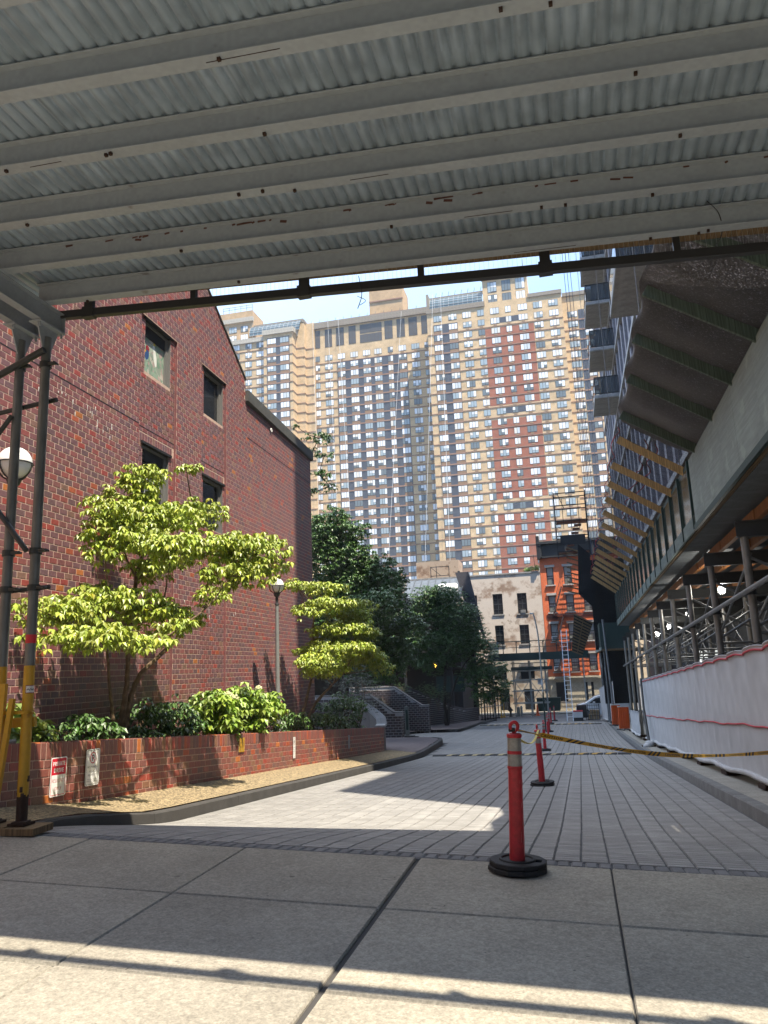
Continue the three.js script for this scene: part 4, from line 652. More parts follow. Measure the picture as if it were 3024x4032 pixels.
// ---------------------------------------------------------------- the steel pavement shed overhead
function iBeam(a, b, h, w, mat, parent, name = 'beam', flange) {            // a, b: middle of the underside at each end
  const m = new MB(), up = (p, d) => [p[0], p[1] + d, p[2]], t = 0.012;
  m.bar(up(a, h - t / 2), up(b, h - t / 2), w, t, { r: 0.003 }); m.bar(up(a, h / 2), up(b, h / 2), 0.009, h - 2 * t);
  const web = m.build(name, mat, parent), f = new MB(); f.bar(up(a, t / 2), up(b, t / 2), w, t, { r: 0.003 }); f.build('bottom_flange', flange || mat, web); return web;
}
{
  const s = thing('pavement_shed', 'steel pavement shed with corrugated deck and rows of grey beams overhead', 'shed');
  const X0 = -5.45, X1 = 9.5, P = (x, dy, z0) => [x, 5.5 - 0.037 * (x + 5) + dy, z0 - 0.028 * (x + 5)];
  for (const z0 of [-6.36, -5.69, -5.02, -4.35, -3.68, -3.01, -2.72]) iBeam(P(X0 + 0.35, 0, z0), P(X1, 0, z0), 0.205, 0.105, M.shedsteel, s, 'beam', M.shedpale);
  // corrugated sheets, ridges running across the beams
  const per = 0.10, n = 7, R = rng(3);
  for (let x = X0, k = 0; x < X1; x += per * n, k++) {
    const out = [], seg = 10, dz = (R() - 0.5) * 0.01, dyy = (k % 2) * 0.004;
    const zr = [-6.62, -5.0, -3.4, -2.66];
    for (let i = 0; i < n * seg + 4; i++) for (let q = 0; q < 3; q++) {
      const xa = x + i * per / seg, xb = x + (i + 1) * per / seg, ya = 0.016 - 0.034 * Math.pow(Math.abs(Math.sin((xa - X0) / per * 3.1416)), 0.7), yb = 0.016 - 0.034 * Math.pow(Math.abs(Math.sin((xb - X0) / per * 3.1416)), 0.7);
      const a = P(xa, 0.230 + ya + dyy, zr[q] + dz), b = P(xb, 0.230 + yb + dyy, zr[q] + dz), c = P(xb, 0.230 + yb + dyy, zr[q + 1] + dz), d = P(xa, 0.230 + ya + dyy, zr[q + 1] + dz);
      out.push(...a, ...b, ...c, ...a, ...c, ...d);
    }
    const g = tris(out); g.setAttribute('uv', new THREE.BufferAttribute(new Float32Array(out.length / 3 * 2), 2)); metreUV(g, k * 0.37, k * 0.61);
    meshOf('deck_sheet', mergeSmooth(g), M.galvdeck, s);
  }
  const dk = new MB(); dk.bar(P(X0, 0.30, -4.64), P(X1, 0.30, -4.64), 3.96, 0.07); dk.bar([X0, 5.5 + 0.31, -2.83], [X1, 5.5 - 0.037 * 14.95 + 0.31, -2.83], 0.50, 0.06); dk.bar([X0 + 0.3, 5.5 + 0.25, -6.63], [X1, 5.5 - 0.037 * 14.5 + 0.25, -6.63 - 0.047 * 14.5], 0.30, 0.06); dk.build('deck_planks', M.lumberold, s);
  // girders on the poles
  for (const x of [-5.04, -5.36, 5.2, 5.52]) { const y = 5.29 - 0.037 * (x + 5); iBeam([x, y, -6.64], [x, y, -2.5], 0.21, 0.10, M.shedsteel, s, 'girder', M.shedpale); new MB().box(x, y + 0.105, -6.645, 0.10, 0.21, 0.008).build('end_plate', M.shedsteel, s); }
  // front and back rails with short stubs
  for (const [z0, sl] of [[-6.66, -0.047], [-2.47, 0.004]]) {
    const Q = (x, dy) => [x, 5.46 - 0.037 * (x + 5) + dy, z0 + sl * (x + 5)];
    const r = new MB(); r.bar(Q(X0 + 0.4, 0.045), Q(X1, 0.045), 0.07, 0.085, { r: 0.004 }); r.build('rail', M.framedark, s);
    for (let x = -4.72, k = 0; x < X1; x += 1.19, k++) { const q = new MB(), w = k % 2 ? 0.06 : 0.10; q.bar(Q(x, 0.08), Q(x, 0.26), w, 0.05); if (k % 2 === 0) q.bar(Q(x, -0.01), Q(x, 0.11), 0.13, 0.085); q.build('stub', M.framedark, s); }
    const wm = new MB(); for (let x = -4.9; x < X1; x += 0.045) wm.bar(Q(x, 0.09), Q(x, 0.26), 0.0016, 0.0016); if (z0 < -6) wm.build('wire_mesh', M.pipepale, s, null, 'stuff');
  }
  // poles with flared heads, couplers, braces and base plates
  const poles = [[-5.05, -6.45, 1], [-5.36, -6.45, 1], [-5.05, -2.75, 0], [-5.36, -2.75, 0], [5.2, -6.45, 0], [5.52, -6.45, 0], [5.2, -2.75, 0]];
  for (const [x, z, near] of poles) {
    const y0 = yPav(x, z) + 0.07, y1 = 5.28 - 0.037 * (x + 5);
    const c = new MB(); c.tube([x, y0, z], [x, y1 - 0.12, z], 0.047, 20); c.build('pole', M.pipedark2 ??= std({ color: col(0.19, 0.20, 0.195), map: T.galv, roughness: 0.42, metalness: 0.3 }), s);
    const h = new MB(); h.shape([[-0.05, -0.28], [0.05, -0.28], [0.17, 0], [-0.17, 0]], null, 0.014, new THREE.Matrix4().makeRotationY(Math.PI / 2).setPosition(x - 0.007, y1, z)); h.box(x, y1 - 0.006, z, 0.14, 0.014, 0.4); for (const q of [-0.17, 0.17]) h.tube([x + 0.04, y1 - 0.06, z + q], [x + 0.04, y1 + 0.02, z + q], 0.012, 8); h.build('pole_head', M.shedsteel, s);
    const cl = new MB(); for (const yy of [y1 - 0.42, 2.92, 2.56]) { cl.tube([x, yy - 0.03, z], [x, yy + 0.03, z], 0.06, 16); cl.box(x + 0.09, yy, z + 0.02, 0.09, 0.03, 0.03); cl.tube([x + 0.13, yy, z - 0.02], [x + 0.13, yy, z + 0.05], 0.012, 6); } cl.build('coupler', M.pipedark, s);
    const sl = new MB(); sl.tube([x, y0 + 0.24, z], [x, 1.82, z], 0.0495, 20, 0.0495, true); sl.build('yellow_paint', M.yellow, s);
    const ru = new MB(); ru.lathe([[0.0505, 0], [0.0505, 0.25]], x, y0, z, 20); ru.box(x, y0 + 0.012, z, 0.17, 0.024, 0.17, { r: 0.004 }); ru.box(x + 0.02, y0 + 0.03, z + 0.03, 0.13, 0.02, 0.12, { ry: 0.3 }); const q = rng(Math.round(x * 100)); for (let k = 0; k < 12; k++) { const a = q() * 6.283, y = y0 + 0.25 + q() * q() * 0.22; ru.box(x + Math.cos(a) * 0.0485, y, z + Math.sin(a) * 0.0485, 0.004, 0.015 + q() * 0.04, 0.02 + 0.02 * q(), { ry: -a }); } ru.build('rusted_foot', M.rust, s);
    if (x < -5.2 || near) new MB().box(x + 0.03, y0 - 0.035, z, 0.40, 0.062, 0.30, { r: 0.006, ry: 0.04 }).build('base_pad', M.lumberold, s);
  }
  new MB().tube([-5.05, 2.03, -6.45], [-5.05, 2.11, -6.45], 0.0505, 20).build('red_band', M.red, s);
  const br = (a, b, r) => { const m = new MB(); m.tube(a, b, r, 12); m.build('brace', M.pipedark, s); };
  br([-5.02, 5.0, -6.38], [-6.4, 4.45, -6.38], 0.035); br([-4.95, 4.50, -6.52], [-6.4, 4.36, -6.52], 0.024); br([-5.36, 4.33, -6.38], [-6.3, 3.2, -6.38], 0.024); br([-5.1, 2.92, -6.38], [-6.0, 4.0, -6.38], 0.026); br([-4.93, 2.57, -6.52], [-5.7, 2.54, -6.52], 0.022);
  const yb = (a, b, w, h) => { const m = new MB(); m.bar(a, b, w, h, { r: 0.004 }); m.build('yellow_board', M.yellow, s); };
  yb([-5.30, 0.42, -6.36], [-5.25, 1.66, -6.36], 0.07, 0.04); yb([-5.26, 0.42, -6.33], [-5.13, 1.52, -6.34], 0.05, 0.04); yb([-6.1, 1.26, -6.5], [-4.99, 1.30, -6.5], 0.04, 0.09);
  const tw = new MB(); for (let k = 0; k < 3; k++) for (const x of [-5.05, -5.36]) { const g = new THREE.TorusGeometry(0.062, 0.006, 6, 18); g.rotateX(Math.PI / 2 + 0.08 * k); g.translate(x, 1.38 + k * 0.014, -6.44); tw.add(g); } tw.bar([-5.36, 1.39, -6.37], [-5.05, 1.39, -6.38], 0.012, 0.03); tw.build('tie_wire', M.yellow, s);
  // small sticker with a scrawl on the pole
  const st = new THREE.CylinderGeometry(0.0512, 0.0512, 0.075, 16, 1, true, 0.15, 2.1); st.translate(-5.05, 1.60, -6.45);
  const stT = canvasTex(256, 128, (c, w, h) => { c.fillStyle = '#7a2a20'; c.fillRect(0, 0, w, h); c.fillStyle = '#d9d3cc'; c.fillRect(10, 12, w - 20, h - 24); c.strokeStyle = '#191919'; c.lineWidth = 7; c.beginPath(); c.moveTo(28, 80); for (let i = 0; i < 9; i++) c.bezierCurveTo(36 + i * 22, 20 + (i % 3) * 14, 48 + i * 22, 110 - (i % 2) * 20, 52 + i * 22, 60 + (i % 3) * 8); c.stroke(); });
  meshOf('sticker', st, std({ map: stT, roughness: 0.6 }), s);
  { const ru = new MB(), q = rng(8), P2 = (x, dy, n) => [x, 5.5 - 0.037 * (x + 5) + dy, -5.69 - 0.028 * (x + 5) + n]; for (let k = 0; k < 40; k++) { const x = -4.4 + 7 * q(), w = 0.02 + 0.14 * q() * q(); ru.bar(P2(x, 0.188 - 0.012 * q(), 0.006), P2(x + w, 0.188, 0.006), 0.004, 0.008 + 0.014 * q()); } for (let k = 0; k < 6; k++) { const x = [-3.6, -0.9, -0.75, 0.6, 0.7, -2.2][k]; ru.bar(P2(x, 0.16, 0.006), P2(x + 0.05 + 0.03 * q(), 0.15, 0.006), 0.003, 0.012 + 0.014 * q()); } ru.build('rust_streak', std({ color: col(0.10, 0.045, 0.035), roughness: 0.95 }), s, null, 'stuff'); }
  for (const z0 of [-6.36, -5.69, -5.02, -4.35, -3.68]) { const q = rng(Math.round(-z0 * 100)), b = new MB(); for (let k = 0; k < 5; k++) { const p = P(-4.6 + 6.4 * q(), -0.004, z0 + (q() - 0.5) * 0.05); b.box(p[0], p[1] - 0.008, p[2], 0.022, 0.02, 0.022); } for (let k = 0; k < 1; k++) { const a = -4.6 + 6 * q(), n = (q() - 0.5) * 0.06; b.bar(P(a, -0.0015, z0 + n), P(a + 0.15 + 0.4 * q(), -0.0015, z0 + n + 0.01), 0.004, 0.003); } b.build('bolt', M.rust, s, null, 'stuff'); }
  const wires = new MB(); wires.path([[-1.72, 5.39, -6.6], [-1.70, 5.2, -6.62], [-1.74, 5.05, -6.6]], 0.004); wires.path([[-1.74, 5.18, -6.6], [-1.66, 5.12, -6.6], [-1.72, 5.08, -6.6]], 0.003); wires.path([[1.42, 5.5, -6.45], [1.52, 5.38, -6.5], [1.55, 5.25, -6.62], [1.5, 5.18, -6.7]], 0.004); wires.build('loose_wire', M.black, s);
}
function mergeSmooth(g) { const p = g.attributes.position, n = g.attributes.normal, map = new Map(); const key = (i) => `${p.getX(i).toFixed(4)},${p.getY(i).toFixed(4)},${p.getZ(i).toFixed(4)}`; for (let i = 0; i < p.count; i++) { const k = key(i), v = map.get(k) || V(); v.x += n.getX(i); v.y += n.getY(i); v.z += n.getZ(i); map.set(k, v); } for (let i = 0; i < p.count; i++) { const v = map.get(key(i)).clone().normalize(); n.setXYZ(i, v.x, v.y, v.z); } return g; }
// ---------------------------------------------------------------- balconied apartment block on the right
{
  const b = thing('balcony_block', 'tall grey apartment block with stacked balconies rising above the scaffold on the right', 'building');
  const X = 3.72, Z0 = -12.25, Z1 = -60, H = 46;
  const wallM = std({ color: col(0.26, 0.25, 0.27), map: T.stone, roughness: 0.85 }), pierM = std({ color: col(0.48, 0.46, 0.50), map: T.stone, roughness: 0.8 }), slabM = std({ color: col(0.66, 0.65, 0.63), map: T.stone, roughness: 0.85 }), soff = std({ color: col(0.58, 0.56, 0.49), map: T.stone, roughness: 0.9 });
  new MB().box(X + 11.3, H / 2 + 2.3, (Z0 + Z1) / 2, 22, H - 10.6, Z0 - Z1).box(X + 13.8, 1.3, (Z0 + Z1) / 2, 17, 8.6, Z0 - Z1).build('wall', wallM, b);
  const ys = []; for (let k = -2; k <= 10; k++) ys.push(13.3 + 2.85 * k);
  const fl = new MB(); for (const y of ys) fl.box(X + 0.13, y - 0.11, (Z0 + Z1) / 2, 0.44, 0.22, Z0 - Z1 + 0.02); fl.build('floor_edge', slabM, b);
  for (let z = Z0 - 0.25, k = 0; z > Z1; z -= 1.92, k++) new MB().box(X + 0.16, H / 2 + 2.3, z, 0.34, H - 10.7, 0.5).build('pier', pierM, b);
  const wg = new MB(); wg.box(0, 0, 0, 0.04, 2.2, 1.36); const wgg = wg.geom(); const fr = new MB(); fr.box(-0.03, 0, 0, 0.05, 2.24, 0.05).box(-0.03, -0.4, 0, 0.05, 0.05, 1.40).box(-0.03, 1.1, 0, 0.05, 0.05, 1.42).box(-0.03, -1.1, 0, 0.05, 0.05, 1.42); const frg = fr.geom();
  for (let i = 0; i + 1 < ys.length; i++) for (let z = Z0 - 0.25 - 0.96, k = 0; z > Z1; z -= 1.92, k++) { if (ys[i] > 34) continue; const w = meshOf('window', wgg, M.glassdark, b); w.position.set(X + 0.26, ys[i] + 1.3, z); const f = meshOf('frame', frg, M.framedark, w); }
  const glassM = new THREE.MeshPhysicalMaterial({ color: col(0.32, 0.35, 0.37), roughness: 0.05, transmission: 0.8, thickness: 0 });
  const balc = (za, zb, xo, y) => {
    const m = new MB(); m.box((xo + X) / 2, y + 0.1, (za + zb) / 2, X - xo, 0.2, za - zb); const base = m.build('balcony', soff, b);
    const e = new MB(); e.box((xo + X) / 2, y + 0.12, za + 0.006, X - xo + 0.01, 0.17, 0.02).box(xo - 0.006, y + 0.12, (za + zb) / 2, 0.02, 0.17, za - zb + 0.03); e.build('slab_edge', slabM, base);
    const r = new MB(), rb = (p, q, t = 0.045) => r.bar(p, q, t, t); const yt = y + 1.26, yl = y + 0.28, x1 = X - 0.05;
    rb([xo + 0.05, yt, za - 0.05], [x1, yt, za - 0.05]); rb([xo + 0.05, yl, za - 0.05], [x1, yl, za - 0.05]); rb([xo + 0.05, y + 0.2, za - 0.05], [xo + 0.05, yt, za - 0.05]); rb([x1, y + 0.2, za - 0.05], [x1, yt, za - 0.05]);
    rb([xo + 0.05, yt, za - 0.05], [xo + 0.05, yt, zb + 0.05]); rb([xo + 0.05, yl, za - 0.05], [xo + 0.05, yl, zb + 0.05]); rb([xo + 0.05, y + 0.2, zb + 0.05], [xo + 0.05, yt, zb + 0.05]); for (let k = 1; k < 4; k++) r.box(lerp(xo, x1, k / 4), y + 0.24, za - 0.05, 0.05, 0.1, 0.05);
    r.build('railing', M.framedark, base);
    const g = new MB(); g.box((xo + x1) / 2, (yt + yl) / 2, za - 0.05, x1 - xo - 0.1, yt - yl - 0.05, 0.012).box(xo + 0.05, (yt + yl) / 2, (za + zb) / 2, 0.012, yt - yl - 0.05, za - zb - 0.12); g.build('railing_glass', glassM, base);
    const cu = new MB(), R = rng(Math.round(y * 10)); for (let k = 0; k < 6; k++) { const x = lerp(xo + 0.2, x1 - 0.2, R()); cu.bar([x, y + 0.25, za - 0.25 - R()], [x + (R() - 0.5) * 0.4, y + 1.15, za - 0.25 - R()], 0.06 + 0.05 * R(), 0.03); } cu.build('folded_chairs', M.white, base);
  };
  for (let k = 0; k < 6; k++) balc(-22.4, -26.1, 2.2, 13.3 + 2.85 * k);
  for (let k = 1; k < 7; k++) balc(-43.0, -46.4, 2.33, 13.3 + 2.85 * k + 0.02);
}
{ // suspended work ropes in front of the block
  const g = 'pale work ropes hanging in front of the balconies';
  [[2.55, -20.4, 'leftmost pale work rope of the four before the largest balcony'], [2.88, -20.6, 'second pale work rope from the left before the largest balcony'], [3.2, -20.9, 'third pale work rope from the left before the largest balcony'], [3.45, -20.2, 'rightmost pale work rope of the four before the largest balcony'], [2.2, -30, 'single pale rope hanging between the largest and the smaller balconies'], [2.05, -42.4, 'pale rope hanging straight down past the smaller glass balconies']].forEach(([x, z, l]) => { const t = thing('work_rope', l, 'rope', [x, 30, z], g); new MB().tube([0, 0, 0], [-0.1, -23.4, 0], 0.014, 6).build('rope', M.stone, t); });
  [[1.95, -52, 'thin dark rope closest to the far balconies'], [1.75, -52.5, 'middle one of three thin dark ropes left of the balconies'], [1.55, -53, 'leftmost of three thin dark ropes left of the balconies']].forEach(([x, z, l]) => { const t = thing('blue_rope', l, 'rope', [x, 34, z], 'thin dark ropes hanging beside the far balconies'); new MB().tube([0, 0, 0], [0.15, -27, 0], 0.02, 6).build('rope', std({ color: col(0.05, 0.07, 0.13), roughness: 0.8 }), t); });
}
{ // lower wing of the block, hidden behind the sheds
  const b = thing('lower_wing', 'lower grey wing at the near end of the balcony block, above the view', 'building', [3.72, -3, -9.7]);
  new MB().box(8, 16.8, 0, 16, 16.4, 5.08).box(10.4, 4.3, 0, 11, 8.6, 5.08).build('wall', std({ color: col(0.26, 0.25, 0.27), map: T.stone, roughness: 0.85 }), b);
  for (let k = 3; k < 8; k++) for (const z of [-1.2, 1.2]) new MB().box(-0.01, 2 + k * 2.85, z, 0.04, 1.6, 1.2).build('window', M.glassdark, b);
}

// ---------------------------------------------------------------- scaffold shed along the right side
const deckY = (z) => 4.1 - 0.0165 * (-z - 9.5);
const parTop = (z) => 5.38 - 0.006 * (-z - 8);
const beamY = (z) => 3.36 - 0.0235 * (-z - 12);
{
  const s = thing('scaffold_shed', 'long green scaffold shed running down the right side of the driveway', 'scaffold');
  const XF = 2.4, zA = -6.75, zB = -44.0;
  // plywood parapet near, framed see-through panels beyond
  for (let z = zA, k = 0; z > -15.0; z -= 2.1, k++) { const z1 = Math.max(z - 2.1, -15.05), m = new MB(); const a = deckY(z) + 0.04, c = parTop(z) - 0.03; m.bar([XF, (a + c) / 2, z - 0.004], [XF, (deckY(z1) + 0.04 + parTop(z1) - 0.03) / 2, z1 + 0.004], 0.022, c - a, { r: 0.003 }); m.build('plywood_panel', M.greenply, s); }
  new MB().bar([XF - 0.016, deckY(zA) + 0.01, zA], [XF - 0.016, deckY(-15.05) + 0.01, -15.05], 0.05, 0.10).bar([XF + 0.03, parTop(zA) - 0.05, zA], [XF + 0.03, parTop(zB) - 0.05, zB], 0.05, 0.1).build('edge_board', M.greendark, s);
  new MB().bar([XF - 0.004, deckY(-15.1) + 0.12, -15.1], [XF - 0.004, deckY(zB) + 0.12, zB], 0.04, 0.27).build('kick_board', std({ color: col(0.20, 0.25, 0.22), map: T.plywood, roughness: 0.8 }), s);
  const clear = new THREE.MeshPhysicalMaterial({ color: col(0.14, 0.19, 0.165), roughness: 0.12, transmission: 0.75, thickness: 0 });
  for (let z = -15.15, k = 0; z > zB; z -= 1.48, k++) {
    new MB().bar([XF - 0.02, deckY(z) + 0.0, z], [XF - 0.02, parTop(z) - 0.02, z], 0.05, 0.07).build('upright', M.greendark, s);
    const z1 = Math.max(zB, z - 1.48), ya = deckY(z) + 0.26, yb = parTop(z) - 0.1; const g = new MB(); g.quad([XF, ya, z - 0.03], [XF, ya, z1 + 0.03], [XF, yb, z1 + 0.03], [XF, yb, z - 0.03]); g.build('clear_panel', clear, s);
    const d = new MB(); d.bar([XF + 0.02, ya, z - 0.04], [XF + 0.02, yb, z - 0.45], 0.03, 0.045).bar([XF + 0.02, yb, z - 0.45], [XF + 0.02, lerp(ya, yb, 0.5), z1 + 0.05], 0.03, 0.045); d.build('panel_brace', M.greendark, s);
  }
  // outriggers
  const oz = [-6.2, -7.75, -9.33, -10.8, -12.4, -14.25]; const yz = []; for (let k = 0; k < 14; k++) yz.push(-15.95 - 2.02 * k);
  const R = rng(19);
  const out = (z, mat) => { const m = new MB(), y = parTop(z), j = (R() - 0.5) * 0.05; m.bar([XF + 0.22, y - 0.16, z], [1.22 + (R() - 0.5) * 0.05, 6.12 + j - (z < -15 ? 0.02 : 0), z + (R() - 0.5) * 0.04], 0.05, 0.155, { r: 0.004 }); m.build('outrigger', mat, s); };
  oz.forEach((z) => out(z, M.greenwood)); yz.forEach((z) => out(z, M.lumber));
  // netting on top of them, sagging between
  const net = (za, zb, mat, name, seed) => {
    const q = rng(seed), nu = 14, nv = Math.round((za - zb) * 5), P = [], all = oz.concat(yz);
    for (let j = 0; j <= nv; j++) for (let i = 0; i <= nu; i++) {
      const z = lerp(za, zb, j / nv), t = i / nu; let nd = 9; for (const o of all) nd = Math.min(nd, Math.abs(o - z));
      const sag = -Math.min(nd, 0.9) * 0.09 * Math.sin(t * Math.PI) - 0.05 * fbm(N1, t * 2.2 + 0.13, z * 0.012 + 9, 12, 3) - 0.02 * fbm(N2, t * 1.6, z * 0.03, 20, 2);
      const x = lerp(XF + 0.05, 1.16, t) + (t > 0.95 ? Math.min(nd, 0.8) * 0.13 : 0);
      P.push([x, lerp(parTop(z) + 0.08, 6.28, t) + sag, z]);
    }
    const m = []; for (let j = 0; j < nv; j++) for (let i = 0; i < nu; i++) { const a = P[j * (nu + 1) + i], b = P[j * (nu + 1) + i + 1], c = P[(j + 1) * (nu + 1) + i + 1], d = P[(j + 1) * (nu + 1) + i]; m.push(...a, ...b, ...c, ...a, ...c, ...d); }
    const g = tris(m); metreUV(g); meshOf(name, mergeSmooth(g), mat, s);
  };
  const netM = new THREE.MeshPhysicalMaterial({ color: col(0.10, 0.10, 0.115), map: T.net, roughness: 1, transmission: 0.5, thickness: 0, side: THREE.DoubleSide });
  const netThin = std({ color: col(0.10, 0.10, 0.11), map: T.net, roughness: 0.95, alphaMap: T.netAlpha, transparent: true, opacity: 0.72, side: THREE.DoubleSide });
  net(-5.9, -14.9, netM, 'netting', 1); net(-14.9, -42.4, netThin, 'netting', 2);
  const seam = new MB(); seam.path([[1.9, 5.93, -7.7], [1.85, 5.90, -8.4], [1.83, 5.90, -9.3], [1.8, 5.92, -12], [1.8, 5.92, -14]], 0.007); seam.build('net_seam', M.black, s);
  const rd = std({ color: col(0.52, 0.03, 0.05), roughness: 0.6 });
  const cord = new MB(), q = rng(2); const zig = (x, y0) => { const pts = []; for (let z = -15.5; z > -42; z -= 0.8) pts.push([x + (pts.length % 2 ? 0.07 : -0.07) + 0.03 * (q() - 0.5), y0 + 0.02 * (pts.length % 3), z]); cord.path(pts, 0.012, 120, 5); }; zig(1.95, 5.82); zig(1.78, 5.93); const e = []; for (let z = -15.2; z > -42; z -= 0.5) e.push([1.2 + 0.06 * Math.sin(z * 3.1), 6.2 + 0.05 * Math.cos(z * 3.1), z]); cord.path(e, 0.009, 160, 5); cord.path([[1.34, 6.25, -5.9], [1.22, 6.27, -7], [1.3, 6.26, -8.2], [1.2, 6.27, -9.3]], 0.01); cord.build('red_cord', rd, s);
  // deck and what carries it
  const deck = new MB(); deck.bar([4.15, deckY(zA) + 0.02, zA], [4.15, deckY(zB) + 0.02, zB], 3.4, 0.06); deck.build('deck', M.lumberold, s);
  const so = []; for (let z = -7, per = 0.1; z > zB; z -= per / 2) { const i = Math.round(z / (per / 2)), ya = deckY(z) - 0.04 + (i % 2 ? 0.02 : 0), yb = deckY(z - per / 2) - 0.04 + (i % 2 ? 0 : 0.02); so.push(XF + 0.1, ya, z, 5.6, ya, z, 5.6, yb, z - per / 2, XF + 0.1, ya, z, 5.6, yb, z - per / 2, XF + 0.1, yb, z - per / 2); }
  const sg = tris(so); metreUV(sg); meshOf('deck_sheet', sg, std({ color: col(0.22, 0.24, 0.25), map: T.galv, roughness: 0.5, metalness: 0.3 }), s);
  for (const x of [3.0, 3.55, 4.1, 4.65, 5.2]) for (let z = -7; z > zB + 1; z -= 3.05) new MB().bar([x, deckY(z) - 0.19, z], [x + 0.02, deckY(z - 3.4) - 0.19, Math.max(zB, z - 3.4)], 0.09, 0.17, { r: 0.005 }).build('joist', M.lumberorange, s);
  const cz = []; for (let z = -6.1; z > -44; z -= 3.0) cz.push(z);
  const cm = std({ color: col(0.33, 0.32, 0.29), map: T.galv, roughness: 0.5, metalness: 0.3 });
  for (const z of cz) {
    iBeam([XF + 0.06, Math.min(beamY(z), deckY(z) - 0.62), z], [5.7, Math.min(beamY(z), deckY(z) - 0.62), z], 0.24, 0.13, std({ color: col(0.05, 0.055, 0.055), map: T.paintmetal, roughness: 0.6 }), s, 'cross_beam');
    for (const x of [2.56, 4.3]) {
      const y0 = yPathR(x, z); new MB().tube([x, y0 + 0.06, z], [x, Math.min(beamY(z), deckY(z) - 0.62), z], 0.058, 16).build('column', cm, s);
      const p = new MB(); p.box(x, y0 + 0.05, z, 0.42, 0.07, 0.26, { ry: 0.15 }).box(x, y0 + 0.095, z, 0.18, 0.02, 0.18); p.build('base_pad', M.rust, s);
    }
    const c = new MB(); c.tube([2.56, 2.62 - 0.037 * (-z - 10.5) - 0.05, z], [2.56, 2.62 - 0.037 * (-z - 10.5) + 0.05, z], 0.075, 12); c.build('coupler', M.pipedark, s);
  }
  new MB().tube([2.47, 2.75, -6.8], [2.47, 1.36, -43.5], 0.036, 12).build('pipe_rail', M.pipe, s);
  for (let i = 0; i + 1 < cz.length; i++) {
    const z = cz[i], z1 = cz[i + 1], yb = Math.min(beamY(z), deckY(z) - 0.62), m = new MB();
    m.tube([2.62, yb - 0.25, z], [2.62, yb - 1.25, z1], 0.022, 8); m.tube([4.3, yb - 0.2, z], [4.3, yb - 1.5, z1], 0.022, 8); m.tube([4.3, yb - 1.5, z], [4.3, yb - 0.2, z1], 0.022, 8); m.tube([2.6, yb - 0.3, z], [4.3, yb - 1.3, z], 0.022, 8); m.tube([2.6, yb - 1.3, z], [4.3, yb - 0.3, z], 0.022, 8); m.tube([2.6, yb - 1.4, z], [4.3, yb - 1.4, z], 0.022, 8); m.build('cross_brace', M.pipe, s);
  }
}
{ // caged work lamps
  [[3.3, 2.93, -18.44, 'nearest'], [3.3, 2.7, -24.0, 'second'], [3.3, 2.58, -28.9, 'third'], [3.3, 2.47, -33.1, 'fourth']].forEach(([x, y, z, w]) => {
    const t = thing('work_lamp', `${w} white caged work lamp hanging under the scaffold shed`, 'lamp', [x, y + 0.25, z], 'caged work lamps under the scaffold shed');
    new MB().tube([0, 0, 0], [0, 0.12, 0], 0.03, 10).build('socket', M.black, t);
    const em = new THREE.MeshStandardMaterial({ color: 0xffffff, emissive: new THREE.Color(1, 0.97, 0.92), emissiveIntensity: 2.2, roughness: 0.4 });
    new MB().sphere(0, -0.07, 0, 0.065, 14, 10).build('bulb', em, t);
    const c = new MB(); for (let k = 0; k < 6; k++) { const a = k * Math.PI / 3; c.path([[Math.cos(a) * 0.03, 0.02, Math.sin(a) * 0.03], [Math.cos(a) * 0.09, -0.06, Math.sin(a) * 0.09], [Math.cos(a) * 0.04, -0.17, Math.sin(a) * 0.04]], 0.003, 8, 4); } c.build('cage', M.white, t);
    const l = new THREE.PointLight(new THREE.Color(1, 0.95, 0.86), 2.0); l.position.set(0, -0.07, 0); l.castShadow = true; l.shadow.radius = 2; t.add(l);
  });
  const w = thing('shopfront', 'dark wall with a bright lit shop window behind the scaffold columns', 'shopfront', [5.75, 0, -30]);
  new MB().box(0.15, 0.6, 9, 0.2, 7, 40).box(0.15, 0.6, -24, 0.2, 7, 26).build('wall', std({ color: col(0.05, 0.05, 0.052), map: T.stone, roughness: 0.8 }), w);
  new MB().box(0.02, 1.35, -7.5, 0.05, 1.3, 7).build('lit_window', new THREE.MeshStandardMaterial({ color: col(0.6, 0.6, 0.56), emissive: new THREE.Color(0.9, 0.92, 0.85), emissiveIntensity: 0.35, roughness: 0.5 }), w);
  const l = new MB(); for (let k = 0; k < 5; k++) l.box(-0.02, 1.5 + (k % 2) * 0.2, -5 - k * 1.1, 0.03, 0.08, 0.3); l.build('ceiling_light', new THREE.MeshStandardMaterial({ color: 0xffffff, emissive: 0xffffff, emissiveIntensity: 1.5 }), w);
  const fr = new MB(); for (let k = 0; k <= 5; k++) fr.box(-0.03, 1.35, -4 - k * 1.4, 0.08, 1.34, 0.08); fr.build('window_bar', M.framedark, w);
}
